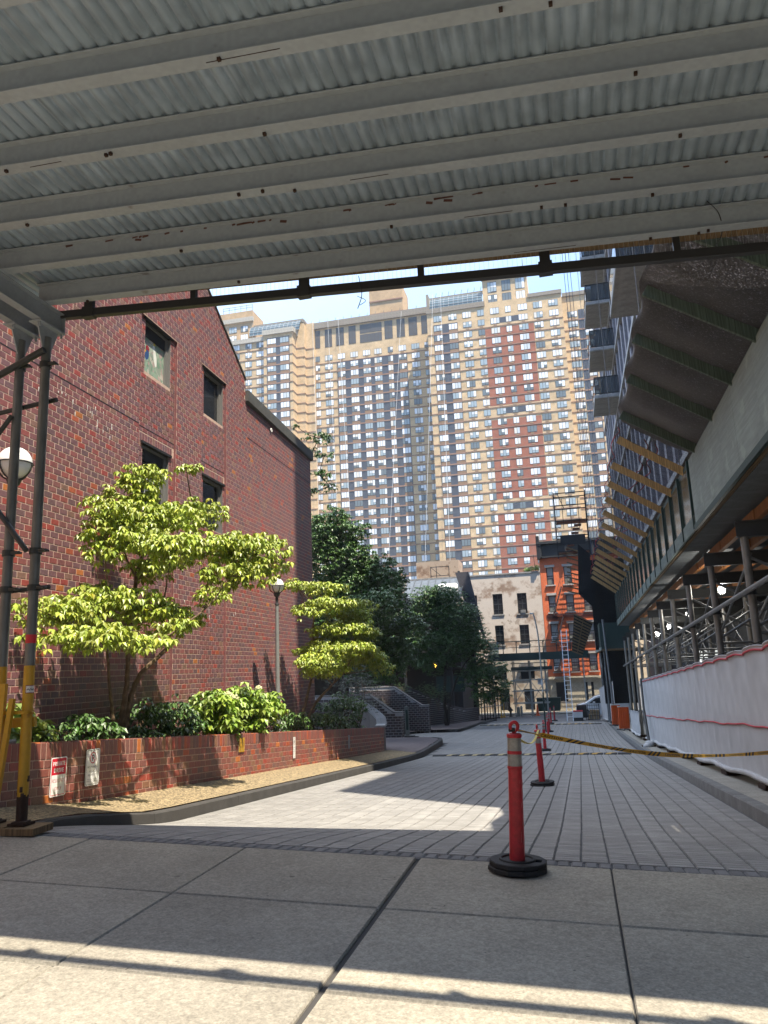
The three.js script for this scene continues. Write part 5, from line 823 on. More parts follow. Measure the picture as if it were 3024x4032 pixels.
// ---------------------------------------------------------------- white tarpaulins
function tarpaulin(name, label, pts, top, bottom, seed, trims) {
  const t = thing(name, label, 'tarpaulin', [pts[0][0], bottom(pts[0][1]), pts[0][1]]), o = t.position, R = rng(seed), g = [];
  let L = 0; const seg = []; for (let i = 0; i + 1 < pts.length; i++) { const l = Math.hypot(pts[i + 1][0] - pts[i][0], pts[i + 1][1] - pts[i][1]); seg.push([L, l]); L += l; }
  const at = (d) => { let i = seg.findIndex((q) => d <= q[0] + q[1] + 1e-6); if (i < 0) i = seg.length - 1; const k = (d - seg[i][0]) / seg[i][1]; return [lerp(pts[i][0], pts[i + 1][0], k), lerp(pts[i][1], pts[i + 1][1], k)]; };
  const n = Math.round(L * 14), nv = 26, folds = Array.from({ length: Math.round(L * 1.6) }, (_, i) => [R() * L, i % 2 ? 0.008 + 0.012 * R() : 0.012 + 0.03 * R(), i % 2 ? 0.025 + 0.03 * R() : 0.06 + 0.14 * R(), R() * 0.5]);
  const tie = 1.3, P = (d, v) => {
    const [x, z] = at(d), k = (d / tie) % 1, sc = Math.sin(k * Math.PI), yt = top(z) - 0.035 * sc * (0.7 + 0.6 * fbm(N2, d * 0.07, 0.3, 9, 2)), yb = bottom(z) + 0.02 * Math.sin(d * 2.1);
    let off = 0.035 * (fbm(N1, d * 0.06 + 0.2, v * 0.2, 8, 3) - 0.5) * (0.4 + v); for (const [fd, fa, fw, sl] of folds) { const q = (d - fd - sl * (v - 0.5)) / fw; off -= fa * Math.exp(-q * q) * (0.35 + 0.65 * v) * (1 - 0.4 * v); }
    off -= 0.05 * Math.sin(k * Math.PI * 2) * Math.exp(-v * 6); return [x + off, lerp(yt, yb, v), z];
  };
  const S = (p) => [p[0] - o.x, p[1] - o.y, p[2] - o.z];
  for (let i = 0; i < n; i++) for (let j = 0; j < nv; j++) { const a = S(P(i / n * L, j / nv)), b = S(P((i + 1) / n * L, j / nv)), c = S(P((i + 1) / n * L, (j + 1) / nv)), d = S(P(i / n * L, (j + 1) / nv)); g.push(...a, ...d, ...c, ...a, ...c, ...b); }
  const geo = tris(g); metreUV(geo); meshOf('cloth', mergeSmooth(geo), M.tarp, t);
  const line = (name, v, dx, r, m, dy = 0) => { const q = []; for (let d = 0; d <= L; d += 0.125) { const p = S(P(Math.min(d, L - 0.001), v)); q.push([p[0] + dx, p[1] + dy, p[2]]); } const b = new MB(); b.path(q, r, q.length * 2, 6); b.build(name, m, t); };
  if (trims) { const redm = std({ color: col(0.50, 0.06, 0.07), roughness: 0.7 }); line('red_trim', 0.03, -0.012, 0.016, redm); line('red_seam', 0.60, -0.012, 0.013, redm); }
  line('hem', 1.0, -0.02, 0.045, M.tarp); line('top_hem', 0, 0, 0.014, M.tarp);
  const tb = new MB(); for (let d = 0; d < L; d += tie) { const p = S(P(d, 0)); tb.tube([p[0] - 0.03, p[1] + 0.01, p[2]], [p[0] + 0.12, p[1] + 0.05, p[2]], 0.008, 6); } tb.build('tie', M.black, t);
  return t;
}
tarpaulin('white_tarpaulin', 'long white tarpaulin with red seams tied along the scaffold columns on the right', [[2.42, -6.6], [2.42, -24], [2.38, -31.6]], (z) => 2.02 - 0.045 * (-z - 6.6), (z) => yPathR(2.4, z) + 0.14, 51, true);
tarpaulin('white_tarpaulin', 'far grey white tarpaulin hung on the scaffold just before the cross street', [[2.25, -53.2], [1.75, -56], [1.5, -58.5]], (z) => 0.35 - 0.12 * (-z - 53.2), (z) => yD(z) + 0.2, 52, false);
tarpaulin('pale_sheet', 'small pale bluish sheet hanging beside the orange barriers', [[2.3, -33.5], [2.35, -40]], (z) => yD(z) + 1.25, (z) => yD(z) + 0.3, 53, false);
{
  const t = thing('wrapped_post', 'leaning dark post with gathered white cloth at the end of the long tarpaulin', 'post', [2.2, yD(-28.6) + 0.15, -28.4]);
  new MB().tube([0, 0.05, 0], [0.02, 1.1, -1.2], 0.05, 10).tube([0.02, 1.1, -1.2], [0.1, 2.2, -2.2], 0.04, 10).build('post', M.pipedark, t);
  const m = new MB(); m.sphere(0.0, 0.10, 0, 0.16, 12, 8).sphere(-0.12, 0.08, 0.3, 0.12, 12, 8).sphere(0.1, 0.07, -0.4, 0.11, 12, 8); const c = m.build('cloth_bundle', M.tarp, t); c.scale.set(1, 0.8, 1.3);
  new MB().box(0, 0.02, 0, 0.5, 0.04, 0.34).build('foot', M.rust, t);
}
const Zf = 75, sc62 = (x, y, d = Zf) => [x * d / 62, 1.65 + (y - 1.65) * d / 62];   // sizes measured for a wall 62 m off, moved to where the wall stands
// ---------------------------------------------------------------- stair walls past the planter
{
  const mk = (name, label, z, xr, xl, yLo, yHi, y0, depth, seed) => {
    const t = thing(name, label, 'wall'), R = rng(seed), m = new MB(), post = 0.42;
    const prof = [[xl - 3, y0], [xr, y0], [xr, yLo], [xr - post, yLo], [xl, yHi], [xl - 3, yHi]];
    m.shape(prof, null, depth, new THREE.Matrix4().makeTranslation(0, 0, z - depth)); m.build('wall', M.mortargrey, t);
    const topAt = (x) => x > xr - post ? yLo : x < xl ? yHi : lerp(yHi, yLo, (x - xl) / (xr - post - xl));
    const f = { O: V(0, 0, z), U: V(1, 0, 0), Vv: V(0, 1, 0), N: V(0, 0, 1) };
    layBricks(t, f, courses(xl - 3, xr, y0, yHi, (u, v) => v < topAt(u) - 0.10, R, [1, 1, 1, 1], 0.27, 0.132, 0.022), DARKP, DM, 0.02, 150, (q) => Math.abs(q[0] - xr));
    const fs = { O: V(xr, 0, z), U: V(0, 0, -1), Vv: V(0, 1, 0), N: V(1, 0, 0) };
    layBricks(t, fs, courses(0, depth, y0, yLo - 0.1, null, R, [1, 1, 1, 1], 0.27, 0.132, 0.022), DARKP, DM, 0.02, 20, (q) => q[0]);
    const cap = new MB(), zc = z - depth / 2; cap.bar([xr + 0.04, yLo + 0.03, zc], [xr - post, yLo + 0.03, zc], depth + 0.08, 0.055, { r: 0.01 }).bar([xr - post, yLo + 0.03, zc], [xl, yHi + 0.03, zc], depth + 0.08, 0.055, { r: 0.01 }).bar([xl, yHi + 0.03, zc], [xl - 3, yHi + 0.03, zc], depth + 0.08, 0.055, { r: 0.01 });
    cap.build('coping', std({ color: col(0.24, 0.23, 0.225), map: T.stone, roughness: 0.85 }), t); return t;
  };
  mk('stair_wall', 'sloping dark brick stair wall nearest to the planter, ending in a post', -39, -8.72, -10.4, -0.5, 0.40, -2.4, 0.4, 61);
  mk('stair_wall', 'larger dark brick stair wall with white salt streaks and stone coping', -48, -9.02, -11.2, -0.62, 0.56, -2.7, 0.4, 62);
  const st = thing('stairs', 'dark steps climbing between the two brick stair walls', 'stairs', [-10, -2.1, -44]);
  for (let k = 0; k < 12; k++) new MB().box(-0.15 * k - 0.4, 0.085 + 0.17 * k, 0, 0.32, 0.17 , 8.2, { r: 0.008, seg: 1 }).build('step', M.kerb, st);
  const low = thing('curved_wall', 'low dark brick wall sweeping round behind the round bushes', 'wall'), R = rng(63);
  const C = [[-12.6, 0.55, -51.6], [-11.2, 0.30, -53], [-10, -0.35, -54.6], [-8.83, -1.14, -56.4], [-8.2, -1.45, -58.4], [-7.5, -1.5, -60.5]];
  for (let i = 0; i + 1 < C.length; i++) {
    const a = C[i], b = C[i + 1], d = V(b[0] - a[0], 0, b[2] - a[2]), L = d.length(); d.normalize(); const N = V(-d.z, 0, d.x);
    const m = new MB(); m.quad([a[0], -3, a[2]], [b[0], -3, b[2]], [b[0], b[1], b[2]], [a[0], a[1], a[2]]); m.quad([a[0] - 0.3, -3, a[2] - 0.3], [b[0] - 0.3, -3, b[2] - 0.3], [b[0] - 0.3, b[1], b[2] - 0.3], [a[0] - 0.3, a[1], a[2] - 0.3]); m.build('wall', M.mortargrey, low);
    layBricks(low, { O: V(a[0], 0, a[2]), U: d, Vv: V(0, 1, 0), N }, courses(0, L, -2.6, 0.6, (u, v) => v < lerp(a[1], b[1], u / L) - 0.12, R, [1, 1, 1, 1], 0.27, 0.132, 0.02), DARKP, DM, 0.02, 40, (q) => -q[1]);
    new MB().bar([a[0] - 0.15, a[1] - 0.02, a[2] - 0.15], [b[0] - 0.15, b[1] - 0.02, b[2] - 0.15], 0.46, 0.16, { r: 0.01 }).build('coping', DM[1], low);
  }
}
// ---------------------------------------------------------------- shaded building with the metal roof
{
  const b = thing('entrance_building', 'dark brick building with a deep shaded entrance and a standing seam metal roof', 'building', [-14, -2.5, -62]);
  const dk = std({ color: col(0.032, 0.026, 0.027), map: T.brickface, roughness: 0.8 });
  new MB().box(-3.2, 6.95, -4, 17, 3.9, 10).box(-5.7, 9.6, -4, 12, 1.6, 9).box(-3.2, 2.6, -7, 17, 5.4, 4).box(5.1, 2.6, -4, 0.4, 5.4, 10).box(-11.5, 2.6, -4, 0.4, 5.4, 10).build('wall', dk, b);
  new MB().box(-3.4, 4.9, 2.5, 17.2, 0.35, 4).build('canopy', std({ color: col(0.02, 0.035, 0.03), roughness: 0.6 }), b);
  new MB().box(4.6, 2.9, 2.4, 2.2, 1.2, 0.1, { r: 0.04 }).build('canopy_end', M.greendark, b);
  for (const x of [-2, 1.5, 5]) new MB().box(x, 2.5, 4.2, 0.18, 4.9, 0.18).build('post', M.black, b);
  const rf = std({ color: col(0.15, 0.17, 0.19), map: T.galv, roughness: 0.45, metalness: 0.4 }); const x0 = 0.5, x1 = 5.4, y0 = 9.2, y1 = 11.6, z0 = 0.6, z1 = -3.2;
  new MB().quad([x0, y0, z0], [x1, y0, z0], [x1, y1, z1], [x0, y1, z1]).build('roof', rf, b);
  for (let k = 0; k <= 8; k++) { const x = lerp(x0, x1, k / 8); new MB().bar([x, y0 + 0.04, z0], [x, y1 + 0.04, z1], 0.04, 0.08).build('roof_seam', rf, b); }
  new MB().box(4.2, 10.4, -1.1, 1.7, 0.7, 1.6, { r: 0.25, seg: 4, rx: 0.5 }).build('skylight', M.white, b);
  new MB().shape([[-0.2, 0], [1.3, -2.9], [0.2, 2.8], [-0.9, 2.8]], null, 0.3, new THREE.Matrix4().makeTranslation(x1 + 0.35, 9.1, -2)).build('parapet', std({ color: col(0.07, 0.065, 0.075), map: T.brickface, roughness: 0.7 }), b);
  const r = new MB(); r.bar([x0 - 1, 9.75, 0.9], [x1, 9.75, 0.9], 0.05, 0.05).bar([x0 - 1, 9.3, 0.9], [x1, 9.3, 0.9], 0.04, 0.04); for (let k = 0; k < 6; k++) r.box(lerp(x0 - 1, x1, k / 5), 9.4, 0.9, 0.05, 0.8, 0.05); r.build('railing', M.black, b);
  for (const [x, y, w] of [[-0.8, 4.25, 0.42], [2.9, 4.35, 0.26]]) { const em = new THREE.MeshStandardMaterial({ color: col(0.8, 0.5, 0.1), emissive: new THREE.Color(1, 0.52, 0.08), emissiveIntensity: 1.0, roughness: 0.6 }); new MB().box(x, y, -1.2, w, 0.42, 0.2, { r: 0.05 }).build('lantern', em, b); const l = new THREE.PointLight(new THREE.Color(1, 0.6, 0.2), 2); l.position.set(x, y, -0.95); l.castShadow = true; b.add(l); }
  const g = thing('globe_light', 'small white globe light glowing in the dark beside the feathery tree', 'lamp', [-6.95, 1.0, -60]); new MB().sphere(0, 0, 0, 0.17, 16, 12).build('globe', M.white, g); new MB().tube([0, -3.5, 0], [0, -0.17, 0], 0.04, 8).build('pole', M.black, g);
}
// ---------------------------------------------------------------- whitewashed building, orange building
function sashWindow(parent, x, y, w, h, z, mats, rows = 4, cols = 1) {
  const f = new MB(), t = 0.07; f.box(x, y + h / 2 - t / 2, z, w, t, 0.1).box(x, y - h / 2 + t / 2, z, w, t, 0.1).box(x - w / 2 + t / 2, y, z, t, h - 2 * t, 0.1).box(x + w / 2 - t / 2, y, z, t, h - 2 * t, 0.1);
  for (let k = 1; k < rows; k++) f.box(x, y - h / 2 + h * k / rows, z - 0.01, w - 2 * t, k * 2 === rows ? 0.08 : 0.04, 0.06); for (let k = 1; k < cols; k++) f.box(x - w / 2 + w * k / cols, y, z - 0.012, 0.04, h - 2 * t, 0.055);
  const win = f.build('window', mats[0], parent); const p = new MB(); p.box(x, y, z - 0.035, w - t, h - t, 0.02); p.build('pane', mats[1], win); return win;
}
{
  const b = thing('whitewashed_building', 'old brick building with worn whitewash and tall dark windows at the end of the drive', 'building', [-9.5, -2.9, -Zf]);
  const L = (x, y) => { const q = sc62(x, y); return [q[0] + 9.5, q[1] + 2.9]; };
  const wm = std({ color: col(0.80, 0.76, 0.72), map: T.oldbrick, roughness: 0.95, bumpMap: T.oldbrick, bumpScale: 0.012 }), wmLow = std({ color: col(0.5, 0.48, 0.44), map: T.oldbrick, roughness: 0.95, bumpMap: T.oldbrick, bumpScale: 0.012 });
  const [xr, yt] = L(-2.14, 8.76), xl = -9; const ymid = L(0, 2.2)[1];
  const wins = [[-6.01, 5.62, -5.23, 7.25], [-4.08, 5.6, -3.33, 7.21], [-5.98, 3.23, -5.3, 4.75], [-4.06, 3.23, -3.33, 4.71], [-8.0, 5.62, -7.25, 7.25], [-8.0, 3.23, -7.25, 4.75]].map(([a, c, d, e]) => [...L(a, c), ...L(d, e)]);
  const lows = [[-4.21, 0.53, -3.15, 1.59], [-6.3, 0.53, -5.3, 1.59], [-4.06, -1.8, -3.3, -0.22], [-5.95, -1.8, -5.19, -0.19]].map(([a, c, d, e]) => [...L(a, c), ...L(d, e)]);
  const hole = (w) => [[w[0], w[1]], [w[0], w[3]], [w[2], w[3]], [w[2], w[1]]];
  const m = new MB(); m.shape([[xl, ymid], [xr, ymid], [xr, yt], [xl, yt]], wins.map(hole), 0.3, new THREE.Matrix4().makeTranslation(0, 0, -0.3)); m.build('wall', wm, b);
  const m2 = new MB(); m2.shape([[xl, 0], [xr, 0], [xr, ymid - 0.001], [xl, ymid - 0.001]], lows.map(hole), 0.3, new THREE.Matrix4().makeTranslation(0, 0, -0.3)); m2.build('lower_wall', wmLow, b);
  new MB().box((xl + xr) / 2, yt / 2, -5.4, xr - xl, yt - 0.02, 10).build('core', std({ color: col(0.2, 0.18, 0.16), roughness: 0.9 }), b);
  new MB().box((xl + xr) / 2, yt + 0.06, -0.12, xr - xl + 0.06, 0.13, 0.42).build('coping', M.stone, b);
  for (const w of wins) { sashWindow(b, (w[0] + w[2]) / 2, (w[1] + w[3]) / 2, w[2] - w[0], w[3] - w[1], -0.2, [M.framedark, M.glassdark], 4, 2); new MB().box((w[0] + w[2]) / 2, w[1] - 0.06, 0.02, w[2] - w[0] + 0.2, 0.11, 0.16).build('sill', M.stone, b); }
  for (const w of lows) { const d = new MB(); d.box((w[0] + w[2]) / 2, (w[1] + w[3]) / 2, -0.22, w[2] - w[0], w[3] - w[1], 0.06); d.build(w[1] < 2 ? 'door' : 'window', M.glassdark, b); }
  { const w = lows[0], a = new MB(); a.box((w[0] + w[2]) / 2, w[3] + 0.05, 0.2, 1.3, 0.4, 0.5, { r: 0.02, seg: 1 }); for (let k = 0; k < 4; k++) a.box((w[0] + w[2]) / 2, w[3] - 0.08 + k * 0.09, 0.46, 1.1, 0.03, 0.02); a.build('shutter_box', M.stone, b); }
  { const d = new MB(); d.box((wins[1][0] + wins[1][2]) / 2 + 0.05, wins[1][1] + 0.18, -0.05, 0.5, 0.3, 0.4, { r: 0.02, seg: 1 }); d.build('window_unit', M.frame, b); }
  const bh = new MB(), q0 = [-12.35, 8.9], q1 = [-8.76, 10.4]; const A = L(...q0), B = L(...q1); bh.box((A[0] + B[0]) / 2, (yt + B[1]) / 2, -3, B[0] - A[0], B[1] - yt, 3); bh.build('roof_bulkhead', std({ color: col(0.55, 0.46, 0.38), map: T.oldbrick, roughness: 0.95 }), b);
  const rl = new MB(); for (const y of [yt + 1.3, yt + 0.4]) rl.bar([A[0] + 1.6, y, -0.8], [B[0] - 0.9, y, -0.8], 0.06, 0.06); for (const x of [A[0] + 1.6, (A[0] + B[0]) / 2, B[0] - 0.9]) rl.box(x, yt + 0.7, -0.8, 0.06, 1.3, 0.06); rl.bar([A[0] + 1.6, yt + 1.3, -0.8], [A[0] + 2.6, yt + 0.4, -0.8], 0.05, 0.05); rl.box(B[0] + 0.1, yt + 0.35, -0.6, 0.22, 0.75, 0.2); rl.build('roof_railing', M.black, b);
  const ant = new MB(); ant.tube([xr - 4.2, yt, -1], [xr - 4.2, yt + 1.5, -1], 0.02, 5).tube([xr - 4.45, yt + 1.1, -1], [xr - 3.95, yt + 1.1, -1], 0.012, 5).tube([xr - 0.4, yt, -1], [xr - 0.55, yt + 1.9, -1], 0.025, 5); ant.build('aerial', M.framedark, b);
}
{
  const R = rng(64), t = thing('roof_shrub', 'small bright shrub growing at the roof edge between the white and orange buildings', 'shrub', [-3.2, 10.3, -76]); meshOf('foliage', crown([[0, 0.35, 0, 0.75, 0.42], [-0.7, 0.25, 0, 0.45, 0.25]], { density: 420, spray: 6, leaf: 0.15, wide: 0.45, dip: 0.1 }, R), lfHyd, t); new MB().box(-0.2, 0.06, 0, 1.6, 0.24, 0.5).build('planter_box', M.framedark, t);
}
const fireM = std({ color: col(0.045, 0.022, 0.018), roughness: 0.6 });
{
  const b = thing('orange_building', 'orange painted brick building with white lintels and a dark fire escape', 'building', [0.6, -2.9, -Zf]);
  const L = (x, y) => { const q = sc62(x, y); return [q[0] - 0.6, q[1] + 2.9]; };
  const om = std({ color: col(0.84, 0.20, 0.075), map: T.towerbrick, roughness: 0.75 }), xl = L(-2.12, 0)[0], xr = 4.5, yt = L(0, 11.1)[1], yb = L(0, 0.63)[1];
  const cols3 = [[-1.65, -1.1], [-0.31, 0.29], [1.05, 1.65]], rows3 = [[7.71, 9.1], [5.56, 6.88], [3.3, 4.66], [1.0, 2.3]];
  const ws = []; for (const [y0, y1] of rows3) for (const [x0, x1] of cols3) ws.push([...L(x0, y0), ...L(x1, y1)]);
  const m = new MB(); m.shape([[xl, yb], [xr, yb], [xr, yt], [xl, yt]], ws.map((w) => [[w[0], w[1]], [w[0], w[3]], [w[2], w[3]], [w[2], w[1]]]), 0.3, new THREE.Matrix4().makeTranslation(0, 0, -0.3)); m.build('wall', om, b);
  new MB().box((xl + xr) / 2, yt / 2, -5.4, xr - xl, yt - 0.05, 10).build('core', om, b);
  const white = std({ color: col(0.62, 0.58, 0.53), map: T.stone, roughness: 0.8 }), pane = new THREE.MeshPhysicalMaterial({ color: col(0.16, 0.18, 0.17), roughness: 0.1 });
  for (const w of ws) {
    const x = (w[0] + w[2]) / 2, wd = w[2] - w[0], win = sashWindow(b, x, (w[1] + w[3]) / 2, wd, w[3] - w[1], -0.17, [M.framedark, pane], 2, 1);
    new MB().box(x, w[3] + 0.10, 0.05, wd + 0.26, 0.22, 0.2).build('lintel', white, win); new MB().box(x, w[1] - 0.07, 0.06, wd + 0.24, 0.13, 0.24).build('sill', white, win);
    new MB().box(x, (w[1] + w[3]) / 2 + (w[3] - w[1]) * 0.18, -0.185, wd - 0.16, (w[3] - w[1]) * 0.58, 0.015).build('blind', std({ color: col(0.42, 0.43, 0.40), roughness: 0.9 }), win);
  }
  // cornice with brackets
  const c0 = L(0, 9.83)[1], c1 = L(0, 11.1)[1], cn = new MB(); cn.box((xl + xr) / 2, (c0 + c1) / 2, 0.1, xr - xl, c1 - c0 - 0.3, 0.35).box((xl + xr) / 2, c1 - 0.1, 0.32, xr - xl + 0.2, 0.24, 0.85).box((xl + xr) / 2, c0 + 0.1, 0.17, xr - xl, 0.16, 0.5); cn.build('cornice', M.framedark, b);
  for (let k = 0; k < 4; k++) { const x = lerp(xl + 0.15, xr - 0.2, k / 3); new MB().box(x, (c0 + c1) / 2, 0.42, 0.26, c1 - c0 - 0.1, 0.4, { r: 0.03, seg: 1 }).build('bracket', M.framedark, b); }
  new MB().box(xl - 0.02, (c0 + c1) / 2 + 0.25, 0.2, 0.3, c1 - c0 + 0.7, 0.9).build('cornice_end', M.black, b);
  new MB().box((xl + xr) / 2, L(0, 5.25)[1], 0.03, xr - xl - 0.6, 0.36, 0.05).build('brick_band', std({ color: col(0.28, 0.07, 0.04), roughness: 0.8 }), b);
  // cream shop storey
  const cream = std({ color: col(0.60, 0.53, 0.40), map: T.stone, roughness: 0.8 });
  const sw = [[-1.6, -1.25, -0.79, 0.2], [0.55, -1.9, 1.2, 0.15]].map(([a, c, d, e]) => [...L(a, c), ...L(d, e)]);
  const s = new MB(); s.shape([[xl, 0], [xr, 0], [xr, yb - 0.002], [xl, yb - 0.002]], sw.map((w) => [[w[0], w[1]], [w[0], w[3]], [w[2], w[3]], [w[2], w[1]]]), 0.4, new THREE.Matrix4().makeTranslation(0, 0, -0.35)); s.box((xl + xr) / 2, yb - 0.12, 0.2, xr - xl, 0.2, 0.35).box(xl + 0.35, yb / 2, 0.1, 0.35, yb, 0.2).box((xl + xr) / 2 - 0.2, yb / 2, 0.1, 0.3, yb, 0.2); s.build('shop_storey', cream, b);
  for (const w of sw) new MB().box((w[0] + w[2]) / 2, (w[1] + w[3]) / 2, -0.2, w[2] - w[0], w[3] - w[1], 0.04).build('shop_window', M.glassdark, b);
  { const x0 = L(-1.6, 0)[0], rl = new MB(); for (let k = 0; k < 14; k++) rl.box(x0 + k * 0.1, 0.62, 0.75, 0.022, 0.75, 0.022); rl.box(x0 + 0.65, 1.0, 0.75, 1.4, 0.03, 0.03).box(x0 + 0.65, 0.3, 0.75, 1.4, 0.03, 0.03); rl.build('area_railing', fireM, b); }
  // fire escape
  const fe = new MB(), yP = [7.45, 5.28, 3.05, 1.1].map((y) => L(0, y)[1]), xa = L(-0.45, 0)[0], xb = L(1.75, 0)[0];
  yP.forEach((y, i) => {
    for (let k = 0; k < 7; k++) fe.box((xa + xb) / 2, y, 0.2 + k * 0.14, xb - xa, 0.025, 0.05);
    for (const h of [0.5, 0.95]) { fe.box((xa + xb) / 2, y + h, 1.08, xb - xa, 0.03, 0.03); fe.box(xa, y + h, 0.6, 0.03, 0.03, 1.0); }
    for (let k = 0; k <= 12; k++) fe.box(lerp(xa, xb, k / 12), y + 0.48, 1.08, 0.022, 0.96, 0.022);
    if (i + 1 < yP.length) { const y2 = yP[i + 1], p = [xa - 0.15, y, 0.75], q = [xa - 1.05, y2 + 0.05, 0.75]; for (const dz of [-0.25, 0.25]) { fe.bar([p[0], p[1], p[2] + dz], [q[0], q[1], q[2] + dz], 0.03, 0.12); fe.bar([p[0], p[1] + 0.85, p[2] + dz], [q[0], q[1] + 0.85, q[2] + dz], 0.025, 0.025); } for (let k = 1; k < 11; k++) fe.box(lerp(p[0], q[0], k / 11), lerp(p[1], q[1], k / 11), 0.75, 0.2, 0.02, 0.5); fe.box(xa - 0.6, y2, 0.6, 1.2, 0.025, 0.9); }
  });
  fe.build('fire_escape', fireM, b);
  for (const [cx, cy] of [[0.25, 1], [0.3, 0]]) { const w = ws[cx > 0.27 ? 6 : 9], u = new MB(); u.box((w[0] + w[2]) / 2, w[1] + 0.28, 0.12, 0.62, 0.42, 0.5, { r: 0.02, seg: 1 }); const uu = u.build('window_unit', M.white, b); new MB().box((w[0] + w[2]) / 2, w[1] + 0.28, 0.375, 0.48, 0.3, 0.02).build('grille', M.frame, uu); }
  const ch = new MB(); for (let k = 0; k < 9; k++) { const x = lerp(L(-1.72, 0)[0], L(-1.05, 0)[0], k / 8), y = L(0, 5.1)[1]; ch.bar([x - 0.08, y - 0.16, 0.085], [x + 0.08, y + 0.16, 0.085], 0.02, 0.03).bar([x + 0.08, y - 0.16, 0.085], [x - 0.08, y + 0.16, 0.085], 0.02, 0.03); } ch.build('lattice_strip', fireM, b);
}
// ---------------------------------------------------------------- the tall apartment tower behind
{
  const b = thing('apartment_tower', 'huge tan brick apartment tower with rows of white windows filling the distance', 'building', [-35, -3, -190]);
  const X = (x) => x + 35, Y = (y) => y + 3, Z = (z) => z + 190;
  const tan = std({ color: col(0.74, 0.55, 0.345), map: T.towerbrick, roughness: 0.9 }), tan2 = std({ color: col(0.60, 0.42, 0.255), map: T.towerbrick, roughness: 0.9 }), redb = std({ color: col(0.42, 0.155, 0.10), map: T.towerbrick, roughness: 0.9 });
  const line = std({ color: col(0.28, 0.17, 0.12), roughness: 0.9 }), brown = std({ color: col(0.25, 0.155, 0.09), roughness: 0.8 }), dark = std({ color: col(0.07, 0.075, 0.09), roughness: 0.35 }), stoneW = std({ color: col(0.62, 0.57, 0.48), map: T.stone, roughness: 0.9 }), cop = std({ color: col(0.36, 0.31, 0.25), map: T.stone, roughness: 0.9 });
  const winM = std({ vertexColors: true, roughness: 0.18 }), R = rng(7);
  // window kinds: three lights, blinds or sky in them, dark frame round
  const kinds = [];
  for (let k = 0; k < 26; k++) { const q = rng(300 + k); kinds.push((w, h) => { const m = new MB(), n = w > 1.8 ? 3 : 2, f = [0.06, 0.05, 0.045]; m.box(0, 0, 0, w, h, 0.10, { col: f }); const q2 = rng(300 + k), allBlind = q2() < 0.38, mood = q2(); for (let i = 0; i < n; i++) { const pw = w / n - 0.09, x = -w / 2 + w * (i + 0.5) / n; const tint = q2(), bl = tint < 0.6 ? [0.80, 0.82, 0.84] : tint < 0.8 ? [0.70, 0.66, 0.58] : [0.56, 0.60, 0.62], gl = mood < 0.6 ? [0.34, 0.41, 0.44] : [0.16, 0.19, 0.20], half = q2(); if (allBlind || half < 0.30) m.box(x, 0, 0.056, pw, h - 0.14, 0.012, { col: bl }); else if (half < 0.62) { m.box(x, h * 0.20, 0.056, pw, h * 0.46, 0.012, { col: bl }); m.box(x, -h * 0.24, 0.055, pw, h * 0.36, 0.012, { col: gl }); } else m.box(x, 0, 0.055, pw, h - 0.14, 0.012, { col: gl }); } return m.geom(); }); }
  const cache = {}; const geo = (k, w, h) => cache[k + '_' + w.toFixed(1) + '_' + h.toFixed(1)] ??= kinds[k](Math.round(w * 10) / 10, h);
  const all = [];
  const win = (x0, x1, y, z, h = 1.6) => all.push([(x0 + x1) / 2, y, z, x1 - x0, h, Math.floor(R() * 26)]);
  const W = new MB(), W2 = new MB(), RB = new MB(), LN = new MB(), BR = new MB(), DK = new MB(), CP = new MB(), AC = new MB();
  const slabWall = (mb, x0, x1, y0, y1, z, th = 6) => mb.box(X((x0 + x1) / 2), Y((y0 + y1) / 2), Z(z - th / 2), x1 - x0, y1 - y0, th);
  const rowsFor = (yTop, n, cols, z, lineX, pt = 2.685) => { for (let k = 0; k < n; k++) { const y = yTop - pt * k; for (const [a, c] of cols) { win(a, c, y, z + 0.02); AC.box(X((a + c) / 2), Y(y - 1.08), Z(z + 0.02), 0.85, 0.34, 0.1); } LN.box(X((lineX[0] + lineX[1]) / 2), Y(y - 1.55), Z(z + 0.05), lineX[1] - lineX[0], 0.20, 0.16); } };
  const bay = (x0, x1, ws, yTop, n, z, pt = 2.685) => { DK.box(X((x0 + x1) / 2), Y(yTop - pt * (n - 1) / 2 - 0.3), Z(z + 0.03), x1 - x0, pt * n, 0.08); for (let k = 0; k < n; k++) { const y = yTop - pt * k; for (const [a, c] of ws) { win(a, c, y, z + 0.10); BR.box(X((a + c) / 2), Y(y - 1.22), Z(z + 0.09), c - a, 0.72, 0.06); } LN.box(X((x0 + x1) / 2), Y(y - 1.72), Z(z + 0.12), x1 - x0, 0.2, 0.14); } };
  // right wing
  const zr = -184; slabWall(W, -30, 4.3, -3, 92.7, zr, 12); slabWall(W, 4.3, 26, -3, 92.6, zr - 2.5, 9.5); slabWall(W, -15.2, -3.8, 92.7, 99.2, zr - 0.4, 10);
  rowsFor(87.5, 26, [[-20.7, -18.5], [-16.9, -15.2], [-13.6, -11.4], [-9.8, -8.4], [-6.6, -4.3], [-2.8, -0.6], [1.0, 3.3]], zr, [-30, 4.3]); bay(-28.4, -22.1, [[-28.3, -26.1], [-24.4, -22.2]], 87.5, 26, zr);
  for (const [a, c] of [[-28.3, -26.1], [-24.4, -22.2], [-20.7, -18.5], [-16.9, -15.2], [-13.6, -11.4], [-9.8, -8.4], [-6.6, -4.3], [-2.8, -0.6], [1, 3.3]]) win(a, c, 90.2, zr + 0.02, 1.7);
  rowsFor(87.5, 26, [[5.4, 7.8], [12.4, 14.6], [16, 18.2]], zr - 2.5, [4.3, 26]); bay(8.0, 11.4, [[9.4, 11.2]], 87.5, 26, zr - 2.5);
